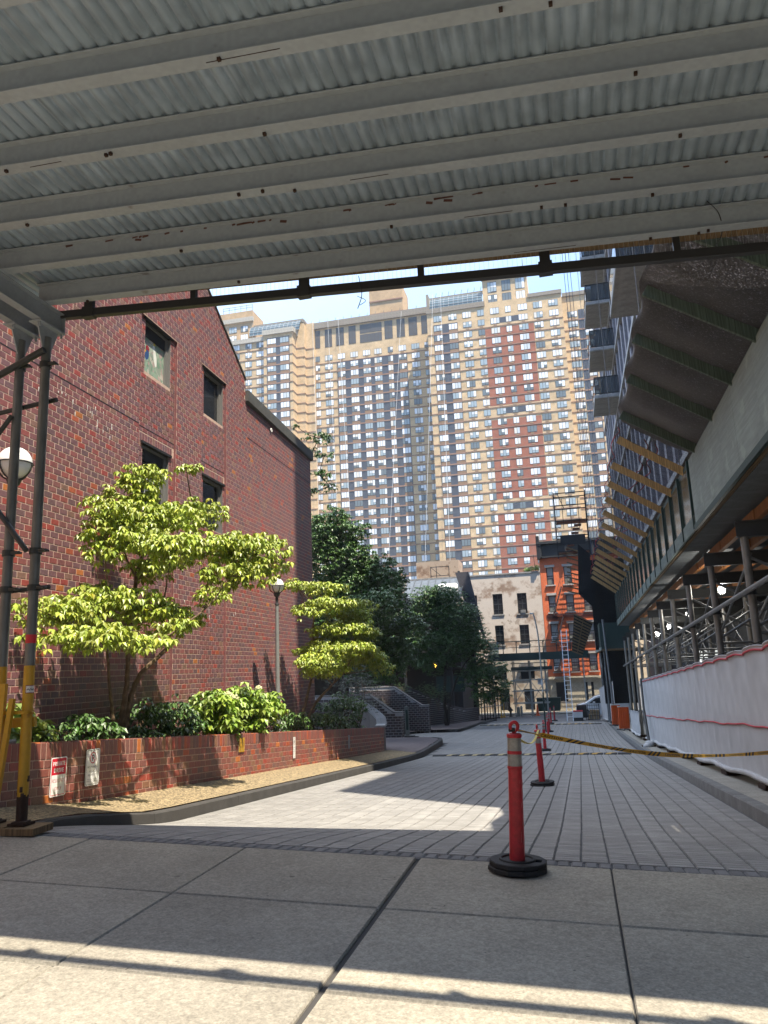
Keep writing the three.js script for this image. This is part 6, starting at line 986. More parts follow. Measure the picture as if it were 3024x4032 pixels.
  for (const [y0, y1] of [[64.9, 85.6], [41.1, 61.2], [5, 37.4]]) RB.box(X(-9.1), Y((y0 + y1) / 2), Z(zr + 0.005), 12.2, y1 - y0, 0.03);
  for (const y of [63.4, 39.2, 86.9]) DK.box(X(-9.1), Y(y + (y > 80 ? 0.6 : 0)), Z(zr + 0.018), 9.2, 1.5, 0.02);
  CP.box(X(0.2), Y(92.9), Z(zr + 0.1), 8.4, 1.0, 0.5).box(X(15), Y(92.9), Z(zr - 2.3), 21, 1.0, 0.5).box(X(-9.5), Y(99.4), Z(zr - 0.2), 11.8, 0.7, 0.8).box(X(-22.5), Y(92.5), Z(zr + 0.1), 15.2, 1.3, 0.5).box(X(-22.5), Y(97.6), Z(zr - 3.6), 14.8, 0.7, 0.7).box(X(-29.7), Y(95), Z(zr - 1.9), 0.6, 5, 3.6);
  for (const [a, c] of [[-13.9, -11.6], [-10.3, -8], [-6.8, -4.5]]) for (const y of [97.0, 93.7]) win(a, c, y, zr - 0.38, y > 95 ? 2.9 : 2.4);
  // centre
  const ck = 0.977, cy = (y) => 1.65 + (y - 1.65) * ck, cw = (l) => l.map(([a, c]) => [a * ck, c * ck]), zc = -196 * ck; slabWall(W, -64.0, -29.5, -3, cy(98.2), zc, 10);
  CP.box(X(-46.9), Y(cy(98.9)), Z(zc + 0.2), 34.6, 1.8, 0.9);
  for (const [a, c] of cw([[-64.6, -63.1], [-61.7, -59.5], [-58.3, -56], [-54.6, -52.5], [-44.1, -41.8], [-40.6, -38.3], [-37.2, -34.8], [-33.6, -31.9]])) all.push([(a + c) / 2, cy(94.9), zc + 0.02, c - a, 5.3, 100]);
  all.push([-48.1 * ck, cy(96.2), zc + 0.02, 6.2, 2.6, 101], [-48.1 * ck, cy(93.3), zc + 0.02, 6.2, 2.4, 101]);
  rowsFor(cy(88.9), 1, cw([[-65.2, -63.3], [-61.8, -59.5], [-58, -55.8], [-54.3, -52], [-50.6, -48.4], [-47.3, -45.2], [-43.4, -42], [-40.3, -38.2], [-36.7, -34.4], [-33, -31.6]]), zc, [-65.4, -30]);
  rowsFor(cy(86.2), 25, cw([[-65.2, -63.3], [-61.8, -59.5], [-36.7, -34.4], [-33, -31.6]]), zc, [-65.4, -30], 2.685 * ck); bay(-58.2 * ck, -38 * ck, cw([[-58, -55.8], [-54.3, -52], [-50.6, -48.4], [-47.3, -45.2], [-43.4, -42], [-40.3, -38.2]]), cy(86.2), 25, zc, 2.685 * ck);
  slabWall(W2, -48.5 * ck, -38.8 * ck, cy(98.2), cy(108.6), zc - 1, 8); LN.box(X(-43.6 * ck), Y(cy(104.4)), Z(zc - 0.9), 9.6, 0.35, 0.4).box(X(-43.6 * ck), Y(cy(100.6)), Z(zc - 0.9), 9.6, 0.2, 0.3);
  // left wing, stepping back to the centre
  const zl = -186; slabWall(W, -76.3, -67.9, -3, 94.2, zl, 12); slabWall(W, -110, -76.3, -3, 93.4, zl - 1.0, 11); slabWall(W, -67.9, -65.6, -3, 97.6, zl - 3.2, 8); slabWall(W, -65.6, -63.2, -3, 97.6, zl - 4.6, 8);
  bay(-75.3, -68.7, [[-75.1, -72.6], [-71.4, -68.9]], 91.5, 14, zl); rowsFor(91.5, 14, [], zl, [-76.4, -67.8]); rowsFor(91.5, 14, [[-78.8, -76.6], [-82.1, -80.2], [-86, -83.8], [-90, -87.8]], zl - 1, [-110, -76.3]); rowsFor(91.5, 26, [], zl - 3.2, [-67.9, -65.5]); rowsFor(91.5, 26, [], zl - 4.6, [-65.6, -63.1]);
  for (let k = 0; k < 26; k++) LN.box(X(-67.86), Y(89.95 - 2.685 * k), Z(zl - 2), 0.16, 0.2, 4).box(X(-65.56), Y(89.95 - 2.685 * k), Z(zl - 5), 0.16, 0.2, 4).box(X(-62.36), Y(89.95 - 2.685 * k), Z(zl - 8), 0.16, 0.2, 4);
  const CW = new MB(); CW.box(X(-72), Y(94.2), Z(zl + 0.15), 9, 1.4, 0.7).box(X(-67.7), Y(94.2), Z(zl - 1.6), 0.7, 1.4, 3.6).box(X(-82), Y(93.0), Z(zl - 0.8), 12, 1.3, 0.7); CW.build('white_cornice', stoneW, b);
  CP.box(X(-66.7), Y(97.9), Z(zl - 4.6), 2.5, 0.8, 3).box(X(-74), Y(98.6), Z(zl - 4.2), 16, 0.7, 0.8);
  slabWall(W2, -96, -80.8, 93, 103.4, zl - 3, 8); const CW2 = new MB(); CW2.box(X(-88.3), Y(100.6), Z(zl - 2.8), 15.6, 1.3, 0.8); CW2.build('white_band', stoneW, b); for (const y of [98, 95.4]) { win(-88, -85.6, y, zl - 2.97, 1.8); win(-84.4, -82.2, y, zl - 2.97, 1.8); }
  // rounded glass houses on two roofs
  const gl = new THREE.MeshPhysicalMaterial({ color: col(0.10, 0.15, 0.18), roughness: 0.12 });
  const glass = (x0, x1, y0, y1, z0, dz) => { const g = new MB(), fr = new MB(), n = 7, pt = (k) => { const a = k / n * Math.PI / 2; return [lerp(y0, y1, Math.sin(a)), z0 - dz * (1 - Math.cos(a))]; }; for (let k = 0; k < n; k++) { const [ya, za] = pt(k), [yb, zb] = pt(k + 1); g.quad([X(x0), Y(ya), Z(za)], [X(x1), Y(ya), Z(za)], [X(x1), Y(yb), Z(zb)], [X(x0), Y(yb), Z(zb)]); fr.bar([X(x0), Y(ya), Z(za) + 0.05], [X(x1), Y(ya), Z(za) + 0.05], 0.1, 0.1); for (let x = x0; x <= x1 + 0.01; x += 1.25) fr.bar([X(x), Y(ya), Z(za) + 0.03], [X(x), Y(yb), Z(zb) + 0.03], 0.1, 0.1); } g.build('glass_roof', gl, b); fr.build('glass_bars', std({ color: col(0.30, 0.32, 0.33), roughness: 0.5 }), b); };
  glass(-81, -66.2, 94.6, 98.4, zl - 1.2, 3.2); glass(-29.2, -15.4, 93.2, 97.3, zr - 0.4, 3.2);
  // roof rails and window-cleaning arms
  const rr2 = new MB(); for (let x = -28; x < -16; x += 1.7) rr2.tube([X(x), Y(97.9), Z(zr - 3.5)], [X(x + 0.4), Y(99.0), Z(zr - 3)], 0.06, 5); for (let x = -64; x < -32; x += 2.3) rr2.tube([X(x), Y(cy(99.5)), Z(zc + 0.3)], [X(x + 0.3), Y(cy(100.6)), Z(zc + 0.6)], 0.06, 5);
  for (const y of [101.2, 102.0]) rr2.bar([X(-12.8), Y(y), Z(zr - 2)], [X(-4.7), Y(y), Z(zr - 2)], 0.1, 0.1); for (let k = 0; k < 6; k++) rr2.box(X(lerp(-12.8, -4.7, k / 5)), Y(101), Z(zr - 2), 0.1, 2.0, 0.1); rr2.tube([X(-4.6), Y(100), Z(zr - 2)], [X(-4.6), Y(104.3), Z(zr - 2)], 0.07, 5); for (const y of [104.6, 105.3]) rr2.bar([X(-90), Y(y), Z(zl - 3.5)], [X(-81), Y(y), Z(zl - 3.5)], 0.1, 0.1); for (let k = 0; k < 6; k++) rr2.box(X(lerp(-90, -81, k / 5)), Y(104.4), Z(zl - 3.5), 0.1, 2, 0.1);
  rr2.build('roof_railing', M.frame, b); new MB().box(X(-8.8), Y(100.4), Z(zr - 4), 8, 1.4, 4).build('roof_house', cop, b);
  W.build('wall', tan, b); W2.build('roof_block', tan2, b); RB.build('red_brick_panel', redb, b); LN.build('string_course', line, b); BR.build('spandrel', brown, b); DK.build('dark_panel', dark, b); CP.build('parapet', cop, b); AC.build('wall_unit', std({ color: col(0.30, 0.19, 0.11), roughness: 0.8 }), b);
  const bigKind = (w, h, rows) => { const m = new MB(); m.box(0, 0, 0, w, h, 0.1, { col: [0.10, 0.075, 0.055] }); const n = Math.max(2, Math.round(w / 1.1)); for (let i = 0; i < n; i++) for (let j = 0; j < rows; j++) m.box(-w / 2 + w * (i + 0.5) / n, -h / 2 + h * (j + 0.5) / rows, 0.055, w / n - 0.12, h / rows - 0.12, 0.012, { col: [0.09, 0.085, 0.08] }); return m.geom(); };
  all.sort((p, q) => (Math.abs(p[0] + 20) + Math.abs(p[1] - 62) * 0.55 - (p[5] >= 100 ? 60 : 0)) - (Math.abs(q[0] + 20) + Math.abs(q[1] - 62) * 0.55 - (q[5] >= 100 ? 60 : 0)));
  const rest = new MB(); all.forEach((w, i) => { const g = w[5] === 100 ? (cache['t' + w[3].toFixed(1)] ??= bigKind(w[3], w[4], 3)) : w[5] === 101 ? (cache['w' + w[4]] ??= bigKind(w[3], w[4], 1)) : geo(w[5], w[3], w[4]); if (i < 300) { const m = meshOf('window', g, winM, b); m.position.set(X(w[0]), Y(w[1]), Z(w[2])); } else { const c = g.clone(); c.translate(X(w[0]), Y(w[1]), Z(w[2])); rest.add(c); } });
  rest.colored = true; const rm = rest.build('window_field', winM, b, null, 'stuff');
  // long white ropes down the face
  const gr = 'long white window-cleaning ropes down the tower';
  [[-63.5, 98, zc + 1, -62, 30, zc + 3, 'leftmost white rope on the recessed middle of the tan tower'], [-59, 98, zc + 1, -56.5, 22, zc + 3, 'second white rope from the left on the tan tower'], [-56, 98, zc + 1, -53, 22, zc + 3, 'third white rope from the left on the tan tower'], [-38, 97, zc + 1, -44, 22, zc + 5, 'white rope slanting across the shaded side of the tower middle'], [-28, 97, zr + 0.6, -33.5, 22, zr + 3, 'white rope slanting along the left edge of the right tower wing'], [-26, 97, zr + 0.6, -27.2, 26, zr + 2, 'rightmost white rope, hanging over the dark window bay of the right wing']].forEach(([x0, y0, z0, x1, y1, z1, l]) => { const t = thing('tower_rope', l, 'rope', [x0, y0, z0], gr); new MB().tube([0, 0, 0], [x1 - x0, y1 - y0, z1 - z0], 0.038, 5).build('rope', M.white, t); });
}
// ---------------------------------------------------------------- red delineator posts
{
  const R8 = (r) => Array.from({ length: 12 }, (_, i) => [Math.cos((i + 0.5) / 12 * 6.2832) * r, Math.sin((i + 0.5) / 12 * 6.2832) * r]);
  const t = thing('delineator_post', 'nearest red delineator post with two grey bands on a black rubber base', 'delineator post', [-0.55, yPav(-0.55, -6.2) + 0.004, -6.2], 'red delineator posts down the drive');
  const rot = new THREE.Matrix4().makeRotationX(-Math.PI / 2);
  for (let k = 0; k < 2; k++) { const m = new MB(); const hole = [[0.115, -0.05], [0.175, -0.045], [0.18, 0.04], [0.12, 0.045]]; m.shape(R8(0.215 - 0.006 * k), k ? [hole] : null, 0.024, rot.clone().setPosition(k * 0.006, 0.006 + k * 0.038, 0), null, 0.006); if (k) { const g = new THREE.TorusGeometry(0.125, 0.012, 6, 30); g.rotateX(Math.PI / 2); g.translate(0.0, 0.075, 0); m.add(g); } m.build('rubber_base', M.rubber, t); }
  const rd = std({ color: col(0.60, 0.022, 0.035), roughness: 0.38, map: T.grain });
  const pl = new MB(); pl.lathe([[0.058, 0.06], [0.0575, 0.095], [0.052, 0.72], [0.058, 0.725], [0.058, 0.74], [0.052, 0.745], [0.0515, 0.83], [0.056, 0.835], [0.056, 0.85], [0.0515, 0.855], [0.0505, 0.95], [0.058, 0.955], [0.058, 0.975], [0.045, 0.985], [0.0, 0.985]], 0, 0, 0, 28); pl.build('pole', rd, t);
  const gb = std({ color: col(0.36, 0.35, 0.32), map: T.grain, roughness: 0.35, metalness: 0.2 });
  for (const [a, c] of [[0.745, 0.832], [0.857, 0.952]]) { const m = new MB(); m.lathe([[0.0535, a], [0.053, c]], 0, 0, 0, 28); m.build('grey_band', gb, t); }
  const h = new MB(); { const g = new THREE.TorusGeometry(0.032, 0.014, 10, 22); g.rotateY(0.5); g.translate(0, 1.035, 0); h.add(g); } h.box(0, 0.995, 0, 0.03, 0.035, 0.022, { ry: 0.5, r: 0.004 }); h.build('handle', rd, t);
  const scr = new MB(), q = rng(6); for (let k = 0; k < 16; k++) { const a = 0.6 + q() * 1.6, y = 0.2 + q() * 0.45, r = 0.0575 - (y - 0.09) * 0.0092 + 0.0006; scr.bar([Math.sin(a) * r, y, Math.cos(a) * r], [Math.sin(a + 0.2 * (q() - 0.5)) * r, y + 0.02 + 0.06 * q(), Math.cos(a + 0.2 * (q() - 0.5)) * r], 0.0015, 0.002); } scr.build('scratch', std({ color: col(0.6, 0.25, 0.24), roughness: 0.8 }), t, null, 'stuff');
  t.rotation.z = -2.6 * D2R;
  const more = [[-0.77, -14.94, 'second red delineator post, leaning a little, on a flat black base', 2], [-1.33, -29.4, 'third red delineator post in the row, just past the nearer speed bump', 0.5], [-1.65, -41.5, 'fourth red delineator post in the row beyond the nearer speed bump', 1.0], [-1.76, -46.3, 'fifth red delineator post close behind the fourth', 0], [-1.98, -56, 'sixth red delineator post by the farther speed bump', 0], [-1.83, -59.4, 'last red delineator post of the row near the cross street', 0]];
  for (const [x, z, l, lean] of more) { const c = copyOf(t, [x, yDrive(x, z) + 0.004, z], l, x * 7); c.rotation.z = 0; c.rotation.x = 0; c.rotation.z = lean * D2R; }
}
// caution tape and chain
{
  const t = thing('caution_tape', 'yellow and black caution tape stretched from the first post to the scaffold', 'caution tape', [-0.50, 1.16, -6.2]);
  const A = V(-0.50, 1.155, -6.2), B = V(2.34, 0.50, -10.34), n = 80, out = [], cr = tris([0, 0, 0, 0, 0, 0, 0, 0, 0]); const R = rng(12), w = 0.021;
  const P = (k) => { const s = k / n, p = A.clone().lerp(B, s); p.y -= 0.14 * Math.sin(s * Math.PI) * (1 - 0.3 * s) - 0.02 * s; p.x += 0.02 * Math.sin(s * 9); return p; };
  const tw = (k) => { const s = k / n; return 0.9 * Math.sin(s * 7.0) + (s < 0.06 ? 1.2 : 0); };
  const uv = [];
  for (let k = 0; k < n; k++) { const q = [k, k + 1].map((i) => { const p = P(i), a = tw(i), d = V(Math.sin(a) * 0.7, Math.cos(a), Math.sin(a) * 0.4).multiplyScalar(w); return [p.clone().add(d), p.clone().sub(d)].map((v) => v.sub(A).toArray()); }); out.push(...q[0][0], ...q[0][1], ...q[1][1], ...q[0][0], ...q[1][1], ...q[1][0]); const u0 = k / n, u1 = (k + 1) / n; uv.push(u0, 1, u0, 0, u1, 0, u0, 1, u1, 0, u1, 1); }
  const g = tris(out); g.setAttribute('uv', new THREE.BufferAttribute(new Float32Array(uv), 2));
  const tx = canvasTex(2048, 64, (c, W, H) => { c.fillStyle = '#d8a512'; c.fillRect(0, 0, W, H); c.fillStyle = '#14130f'; for (let i = 0; i < 15; i++) { const x = 90 + i * 132; c.save(); c.font = 'bold 46px sans-serif'; c.textBaseline = 'middle'; if (i % 2) c.fillText('CAUTION', x - 100, H / 2 + 2, 118); else { c.beginPath(); for (let k = 0; k < 3; k++) { c.moveTo(x + k * 32 - 100, H); c.lineTo(x + k * 32 - 84, H); c.lineTo(x + k * 32 - 60, 0); c.lineTo(x + k * 32 - 76, 0); } c.fill(); } c.restore(); } });
  meshOf('tape', g, std({ map: tx, roughness: 0.4, side: THREE.DoubleSide }), t);
  const kn = new MB(); kn.box(-0.02, 0.0, 0, 0.05, 0.03, 0.05, { r: 0.008 }); kn.build('knot', M.black, t);
  const c = thing('plastic_chain', 'thin yellow plastic chain sagging between the first two red posts', 'chain', [-0.5, 1.13, -6.25]);
  const a = V(-0.5, 1.10, -6.25), b = V(-0.77, yDrive(-0.77, -14.94) + 0.98, -14.94), N = 130; const ln = new THREE.TorusGeometry(0.011, 0.0032, 5, 8); ln.scale(1, 1.5, 1);
  const m = new MB(); for (let k = 0; k < N; k++) { const s = k / N, p = a.clone().lerp(b, s); p.y -= 0.13 * Math.sin(s * Math.PI); const gg = ln.clone(); gg.rotateZ(k % 2 ? Math.PI / 2 : 0); gg.rotateX(Math.PI / 2); p.sub(c.position); gg.translate(p.x, p.y, p.z); m.add(gg); } m.build('chain_link', std({ color: col(0.62, 0.50, 0.12), roughness: 0.5 }), c, null, 'stuff');
}
// ---------------------------------------------------------------- speed bumps
function bump(label, a, b, n) {
  const t = thing('speed_bump', label, 'speed bump', [a[0], yDrive(a[0], a[1]), a[1]]), ym = std({ color: col(0.52, 0.42, 0.22), roughness: 0.7, map: T.grain }), yo = std({ color: col(0.55, 0.33, 0.06), roughness: 0.7, map: T.grain });
  const d = V(b[0] - a[0], 0, b[1] - a[1]), L = d.length(); d.normalize(); const ang = Math.atan2(-d.z, d.x), prof = [[-0.16, 0.0], [-0.15, 0.012], [-0.07, 0.052], [0.07, 0.052], [0.15, 0.012], [0.16, 0.0]];
  for (let k = 0; k < n; k++) {
    const l = L / n, mk = (len, off, grow, rows) => { const g = new MB(), pr = prof.map(([x, y]) => [x * (1 + grow), y + grow * 0.05]); g.shape(rows || pr, null, len, new THREE.Matrix4().makeRotationY(Math.PI / 2).setPosition(off, 0, 0)); return g; };
    const seg = mk(l - 0.02, 0, 0).build('rubber_segment', M.rubber, t), dx = d.x * l * k, dz = d.z * l * k; seg.position.set(dx, yDrive(a[0] + dx, a[1] + dz) - t.position.y + 0.002, dz); seg.rotation.y = ang;
    if (k > 0 && k < n - 1) { const st = [[-0.13, 0.022], [-0.07, 0.0545], [0.07, 0.0545], [0.13, 0.022], [0.13, 0.018], [0.07, 0.05], [-0.07, 0.05], [-0.13, 0.018]], g = new MB(); g.shape(st, null, 0.16, new THREE.Matrix4().set(0, 0, 1, l * 0.35, 0, 1, 0, 0.002, -1, 0, 0, 0, 0, 0, 0, 1)); const sh = g.geom(); const p = sh.attributes.position; for (let i = 0; i < p.count; i++) p.setX(i, p.getX(i) - p.getZ(i) * 0.9); meshOf('stripe', sh, k > n * 0.72 ? yo : ym, seg); }
  }
}
bump('nearer black speed bump with cream and yellow stripes across the drive', [-4.95, -26.8], [1.5, -26.6], 15);
bump('farther black speed bump with pale stripes near the end of the drive', [-6.8, -55.3], [1.35, -54.4], 18);
// ---------------------------------------------------------------- weighted stand, orange barriers, cone
{
  const s = thing('sign_stand', 'narrow upright pale sign stand on a black weighted base before the stairs', 'sign stand', [-8.62, yD(-40) + 0.13, -40]);
  new MB().box(0.0, 0.06, 0, 0.62, 0.10, 0.5, { r: 0.04, seg: 3 }).box(0.32, 0.05, 0, 0.4, 0.06, 0.3, { r: 0.03 }).build('base', M.rubber, s); new MB().box(-0.06, 0.85, 0, 0.2, 1.45, 0.05, { r: 0.02, seg: 2 }).build('panel', std({ color: col(0.30, 0.33, 0.31), map: T.stone, roughness: 0.5 }), s); new MB().box(-0.05, 0.9, 0.03, 0.11, 1.0, 0.012).build('insert', M.greendark, s); new MB().bar([0.08, 0.1, 0], [-0.02, 1.5, 0], 0.03, 0.03).build('brace', M.pipe, s);
  const br = thing('orange_barrier', 'nearer bright orange panel barrier leaning by the scaffold on the right', 'barrier', [2.2, yD(-43.4) + 0.16, -43.4]);
  const m = new MB(); m.box(0, 0.62, 0, 0.62, 1.1, 0.05, { r: 0.015 }); m.build('panel', M.orange, br); const rb = new MB(); for (let k = 0; k < 4; k++) rb.box(-0.2 + k * 0.13, 0.62, 0.035, 0.035, 0.95, 0.03, { r: 0.008, seg: 1 }); rb.build('rib', M.orange, br); new MB().box(0, 1.19, 0, 0.66, 0.05, 0.07, { r: 0.01 }).build('white_edge', M.white, br); for (const x of [-0.22, 0.22]) new MB().box(x, 0.03, 0.0, 0.08, 0.05, 0.7, { r: 0.01 }).build('foot', M.rubber, br);
  br.rotation.set(0.0, 0.5, -0.03); const b2 = copyOf(br, [2.05, yD(-48.7) + 0.16, -48.7], 'farther bright orange panel barrier, the left one by the scaffold', 0.6);
  const c = thing('traffic_cone', 'orange traffic cone on the far pavement beside the dumpster', 'cone', [-3.5, yD(-69) + 0.01, -69]);
  new MB().box(0, 0.02, 0, 0.40, 0.035, 0.40, { r: 0.01 }).build('base', M.orange, c); new MB().lathe([[0.15, 0.03], [0.14, 0.06], [0.04, 0.88], [0.025, 0.90], [0.0, 0.90]], 0, 0, 0, 24).build('cone', M.orange, c);
  const d = thing('dumpster', 'dark green dumpster standing behind the traffic cone', 'dumpster', [-2.6, yD(-72) + 0.13, -72.2]);
  const bd = new MB(); bd.shape([[-0.95, 0.12], [0.95, 0.12], [1.05, 1.2], [-1.05, 1.2]], null, 1.1, new THREE.Matrix4().makeTranslation(0, 0, -0.55)); bd.build('body', std({ color: col(0.02, 0.06, 0.045), map: T.paintmetal, roughness: 0.6 }), d); new MB().box(0, 1.24, 0, 2.16, 0.07, 1.2, { r: 0.02 }).build('lid', M.greendark, d); const rs = new MB(); for (let k = 0; k < 5; k++) rs.box(-0.8 + k * 0.4, 0.66, 0.57, 0.06, 1.0, 0.05); rs.build('rib', M.greendark, d);
}
// ---------------------------------------------------------------- ladder, light pole, bollards
{
  const l = thing('extension_ladder', 'tall silver ladder leaning up against the green street shed', 'ladder', [-0.72, yD(-58) + 0.01, -58.2]);
  const top = [0.0, 6.55, -2.6], al = std({ color: col(0.66, 0.67, 0.66), roughness: 0.35, metalness: 0.5 }); const W = 0.21;
  for (const s of [-1, 1]) new MB().bar([s * W + 0.02, 0, 0], [s * W * 0.95 + 0.04, top[1], top[2]], 0.05, 0.09).build('rail', al, l); for (let k = 1; k < 21; k++) { const t = k / 21; new MB().tube([-W + 0.03, top[1] * t, top[2] * t], [W + 0.03, top[1] * t, top[2] * t], 0.02, 8).build('rung', al, l); }
  const p = thing('light_pole', 'tall thin silver street light pole with a curved top near the end of the drive', 'light pole', [-2.0, yD(-47), -47]);
  const m = new MB(); m.tube([0, 0.05, 0], [0.01, 2.2, 0], 0.05, 12, 0.045); m.build('lower_pole', M.greendark, p); const u = new MB(); u.path([[0.01, 2.2, 0], [0.0, 4.2, 0], [-0.02, 5.4, 0], [-0.1, 6.2, 0], [-0.2, 6.75, 0]], 0.042, 30, 10); u.build('pole', M.pipepale, p); new MB().box(-0.3, 6.8, 0, 0.26, 0.08, 0.12, { r: 0.03 }).build('lamp_head', M.pipepale, p); new MB().box(-0.02, 2.75, 0.055, 0.10, 0.3, 0.02).build('notice', M.white, p); new MB().lathe([[0.09, 0], [0.09, 0.04], [0.06, 0.08]], 0, 0, 0, 12).build('base', M.greendark, p);
  const sg = thing('notice_board', 'small white notice fixed beside the light pole on the scaffold pipe', 'notice', [-3.0, 0.2, -67.2]); new MB().box(0, 0, 0, 0.42, 0.5, 0.03, { r: 0.005 }).build('sheet', M.white, sg); new MB().box(0, 0.02, 0.02, 0.3, 0.3, 0.004).build('print', std({ color: col(0.45, 0.47, 0.5), roughness: 0.9 }), sg);
  const h = thing('standpipe', 'short dark standpipe on the far pavement beside the pale bollard', 'standpipe', [-5.7, yD(-68) + 0.01, -68]); new MB().lathe([[0.16, 0], [0.16, 0.06], [0.09, 0.08], [0.09, 0.42], [0.15, 0.46], [0.15, 0.62], [0.08, 0.72], [0.1, 0.78], [0, 0.82]], 0, 0, 0, 14).build('body', M.framedark, h); new MB().tube([-0.22, 0.54, 0], [0.22, 0.54, 0], 0.06, 10).build('outlet', M.framedark, h);
  const bo = thing('bollard', 'pale double bollard on the far pavement', 'bollard', [-5.05, yD(-68.5) + 0.01, -68.5]); new MB().lathe([[0.11, 0], [0.11, 0.68], [0.08, 0.78], [0, 0.8]], 0, 0, 0, 14).build('post', M.pipepale, bo); new MB().lathe([[0.10, 0], [0.10, 0.74], [0.07, 0.84], [0, 0.86]], 0.24, 0, 0.1, 14).build('post', M.pipepale, bo);
}
// ---------------------------------------------------------------- white car nosing past the tarpaulin
{
  const c = thing('white_car', 'white car seen partly behind the far tarpaulin on the cross street', 'car', [1.75, yD(-64) + 0.01, -64.5]);
  const pw = new THREE.MeshPhysicalMaterial({ color: col(0.78, 0.80, 0.82), roughness: 0.3, clearcoat: 1, clearcoatRoughness: 0.1 });
  const side = [[-1.98, 0.42], [-1.95, 0.72], [-1.86, 0.92], [-1.2, 1.08], [-0.55, 1.5], [-0.1, 1.62], [0.9, 1.6], [1.7, 1.22], [2.1, 1.05], [2.15, 0.5], [2.0, 0.28], [1.75, 0.28], [1.7, 0.45], [1.5, 0.66], [1.2, 0.66], [1.0, 0.45], [0.95, 0.26], [-0.85, 0.26], [-0.9, 0.45], [-1.1, 0.66], [-1.4, 0.66], [-1.6, 0.45], [-1.65, 0.28], [-1.9, 0.3]];
  const b = new MB(); b.shape(side, null, 1.62, new THREE.Matrix4().makeTranslation(0, 0, -0.81), null, 0.06); b.build('body', pw, c);
  new MB().shape([[-1.0, 1.08], [-0.5, 1.42], [0.05, 1.52], [0.1, 1.06]], null, 0.01, new THREE.Matrix4().makeTranslation(0, 0, 0.872)).build('side_window', M.glassdark, c); new MB().shape([[0.18, 1.06], [0.14, 1.52], [0.8, 1.5], [1.4, 1.16], [1.35, 1.06]], null, 0.01, new THREE.Matrix4().makeTranslation(0, 0, 0.872)).build('side_window', M.glassdark, c);
  for (const x of [-1.25, 1.35]) for (const z of [0.72, -0.72]) { const w = new MB(), g = new THREE.TorusGeometry(0.27, 0.085, 10, 28); g.translate(x, 0.35, z); w.add(g); const wm = w.build('wheel', M.rubber, c); const r = new MB(); r.tube([x, 0.35, z - 0.05], [x, 0.35, z + 0.06], 0.2, 24); for (let k = 0; k < 7; k++) { const a = k / 7 * 6.283; r.bar([x, 0.35, z + 0.075], [x + Math.cos(a) * 0.22, 0.35 + Math.sin(a) * 0.22, z + 0.075], 0.03, 0.045); } r.build('rim', M.pipe, wm); }
  new MB().box(-1.93, 0.8, 0.6, 0.08, 0.1, 0.34, { r: 0.02 }).build('headlight', M.glassdark, c); new MB().box(-0.62, 1.12, 0.98, 0.2, 0.14, 0.16, { r: 0.04 }).build('mirror', pw, c);
}
// ---------------------------------------------------------------- carts, work-site things by the car
{
  const k = thing('roll_cart', 'dark wheeled bin with a red and white box beside the ladder', 'cart', [0.15, yD(-60) + 0.01, -60]);
  new MB().box(0, 0.62, 0, 0.72, 0.9, 0.7, { r: 0.03 }).build('bin', M.framedark, k); for (const x of [-0.28, 0.28]) new MB().tube([x, 0.09, 0.28], [x + 0.05, 0.09, 0.28], 0.09, 12).build('castor', M.rubber, k);
  const bx = thing('red_white_box', 'small white box with a red top standing beside the dark bin', 'box', [-0.15, yD(-59) + 0.22, -59.1]); new MB().box(0, 0.22, 0, 0.7, 0.42, 0.4, { r: 0.01 }).build('body', M.white, bx); new MB().box(0, 0.46, 0, 0.74, 0.09, 0.44, { r: 0.01 }).build('lid', M.red, bx); new MB().box(0, -0.1, 0, 0.72, 0.2, 0.42).build('stand', M.framedark, bx);
  const cg = thing('cage_cart', 'black wire cage trolley full of tan cartons at the foot of the far tarpaulin', 'trolley', [0.95, yD(-58) + 0.02, -58.3]);
  const m = new MB(); for (const x of [-0.4, 0.4]) for (const z of [-0.3, 0.3]) m.box(x, 0.6, z, 0.04, 1.1, 0.04); for (let y = 0; y < 5; y++) { m.box(0, 0.12 + y * 0.24, 0.3, 0.8, 0.025, 0.025); m.box(-0.4, 0.12 + y * 0.24, 0, 0.025, 0.025, 0.6); } for (let x = 1; x < 5; x++) m.box(-0.4 + x * 0.16, 0.6, 0.3, 0.018, 1.05, 0.018); m.box(0, 0.1, 0, 0.84, 0.05, 0.64); m.build('cage', M.black, cg);
  for (const [x, y, l] of [[-0.18, 0.3, 'lower left'], [0.18, 0.28, 'lower right'], [-0.1, 0.62, 'middle'], [0.2, 0.6, 'upper right']]) { const b = thing('carton', `tan carton at the ${l} of the black cage trolley`, 'carton', [0.95 + x, yD(-58) + y - 0.14, -58.3]); new MB().box(0, 0.15, 0, 0.33, 0.3, 0.4, { r: 0.006, seg: 1 }).build('carton', std({ color: col(0.38, 0.26, 0.13), roughness: 0.9 }), b); new MB().box(0, 0.15, 0.202, 0.06, 0.28, 0.004).build('tape', M.stone, b); }
}
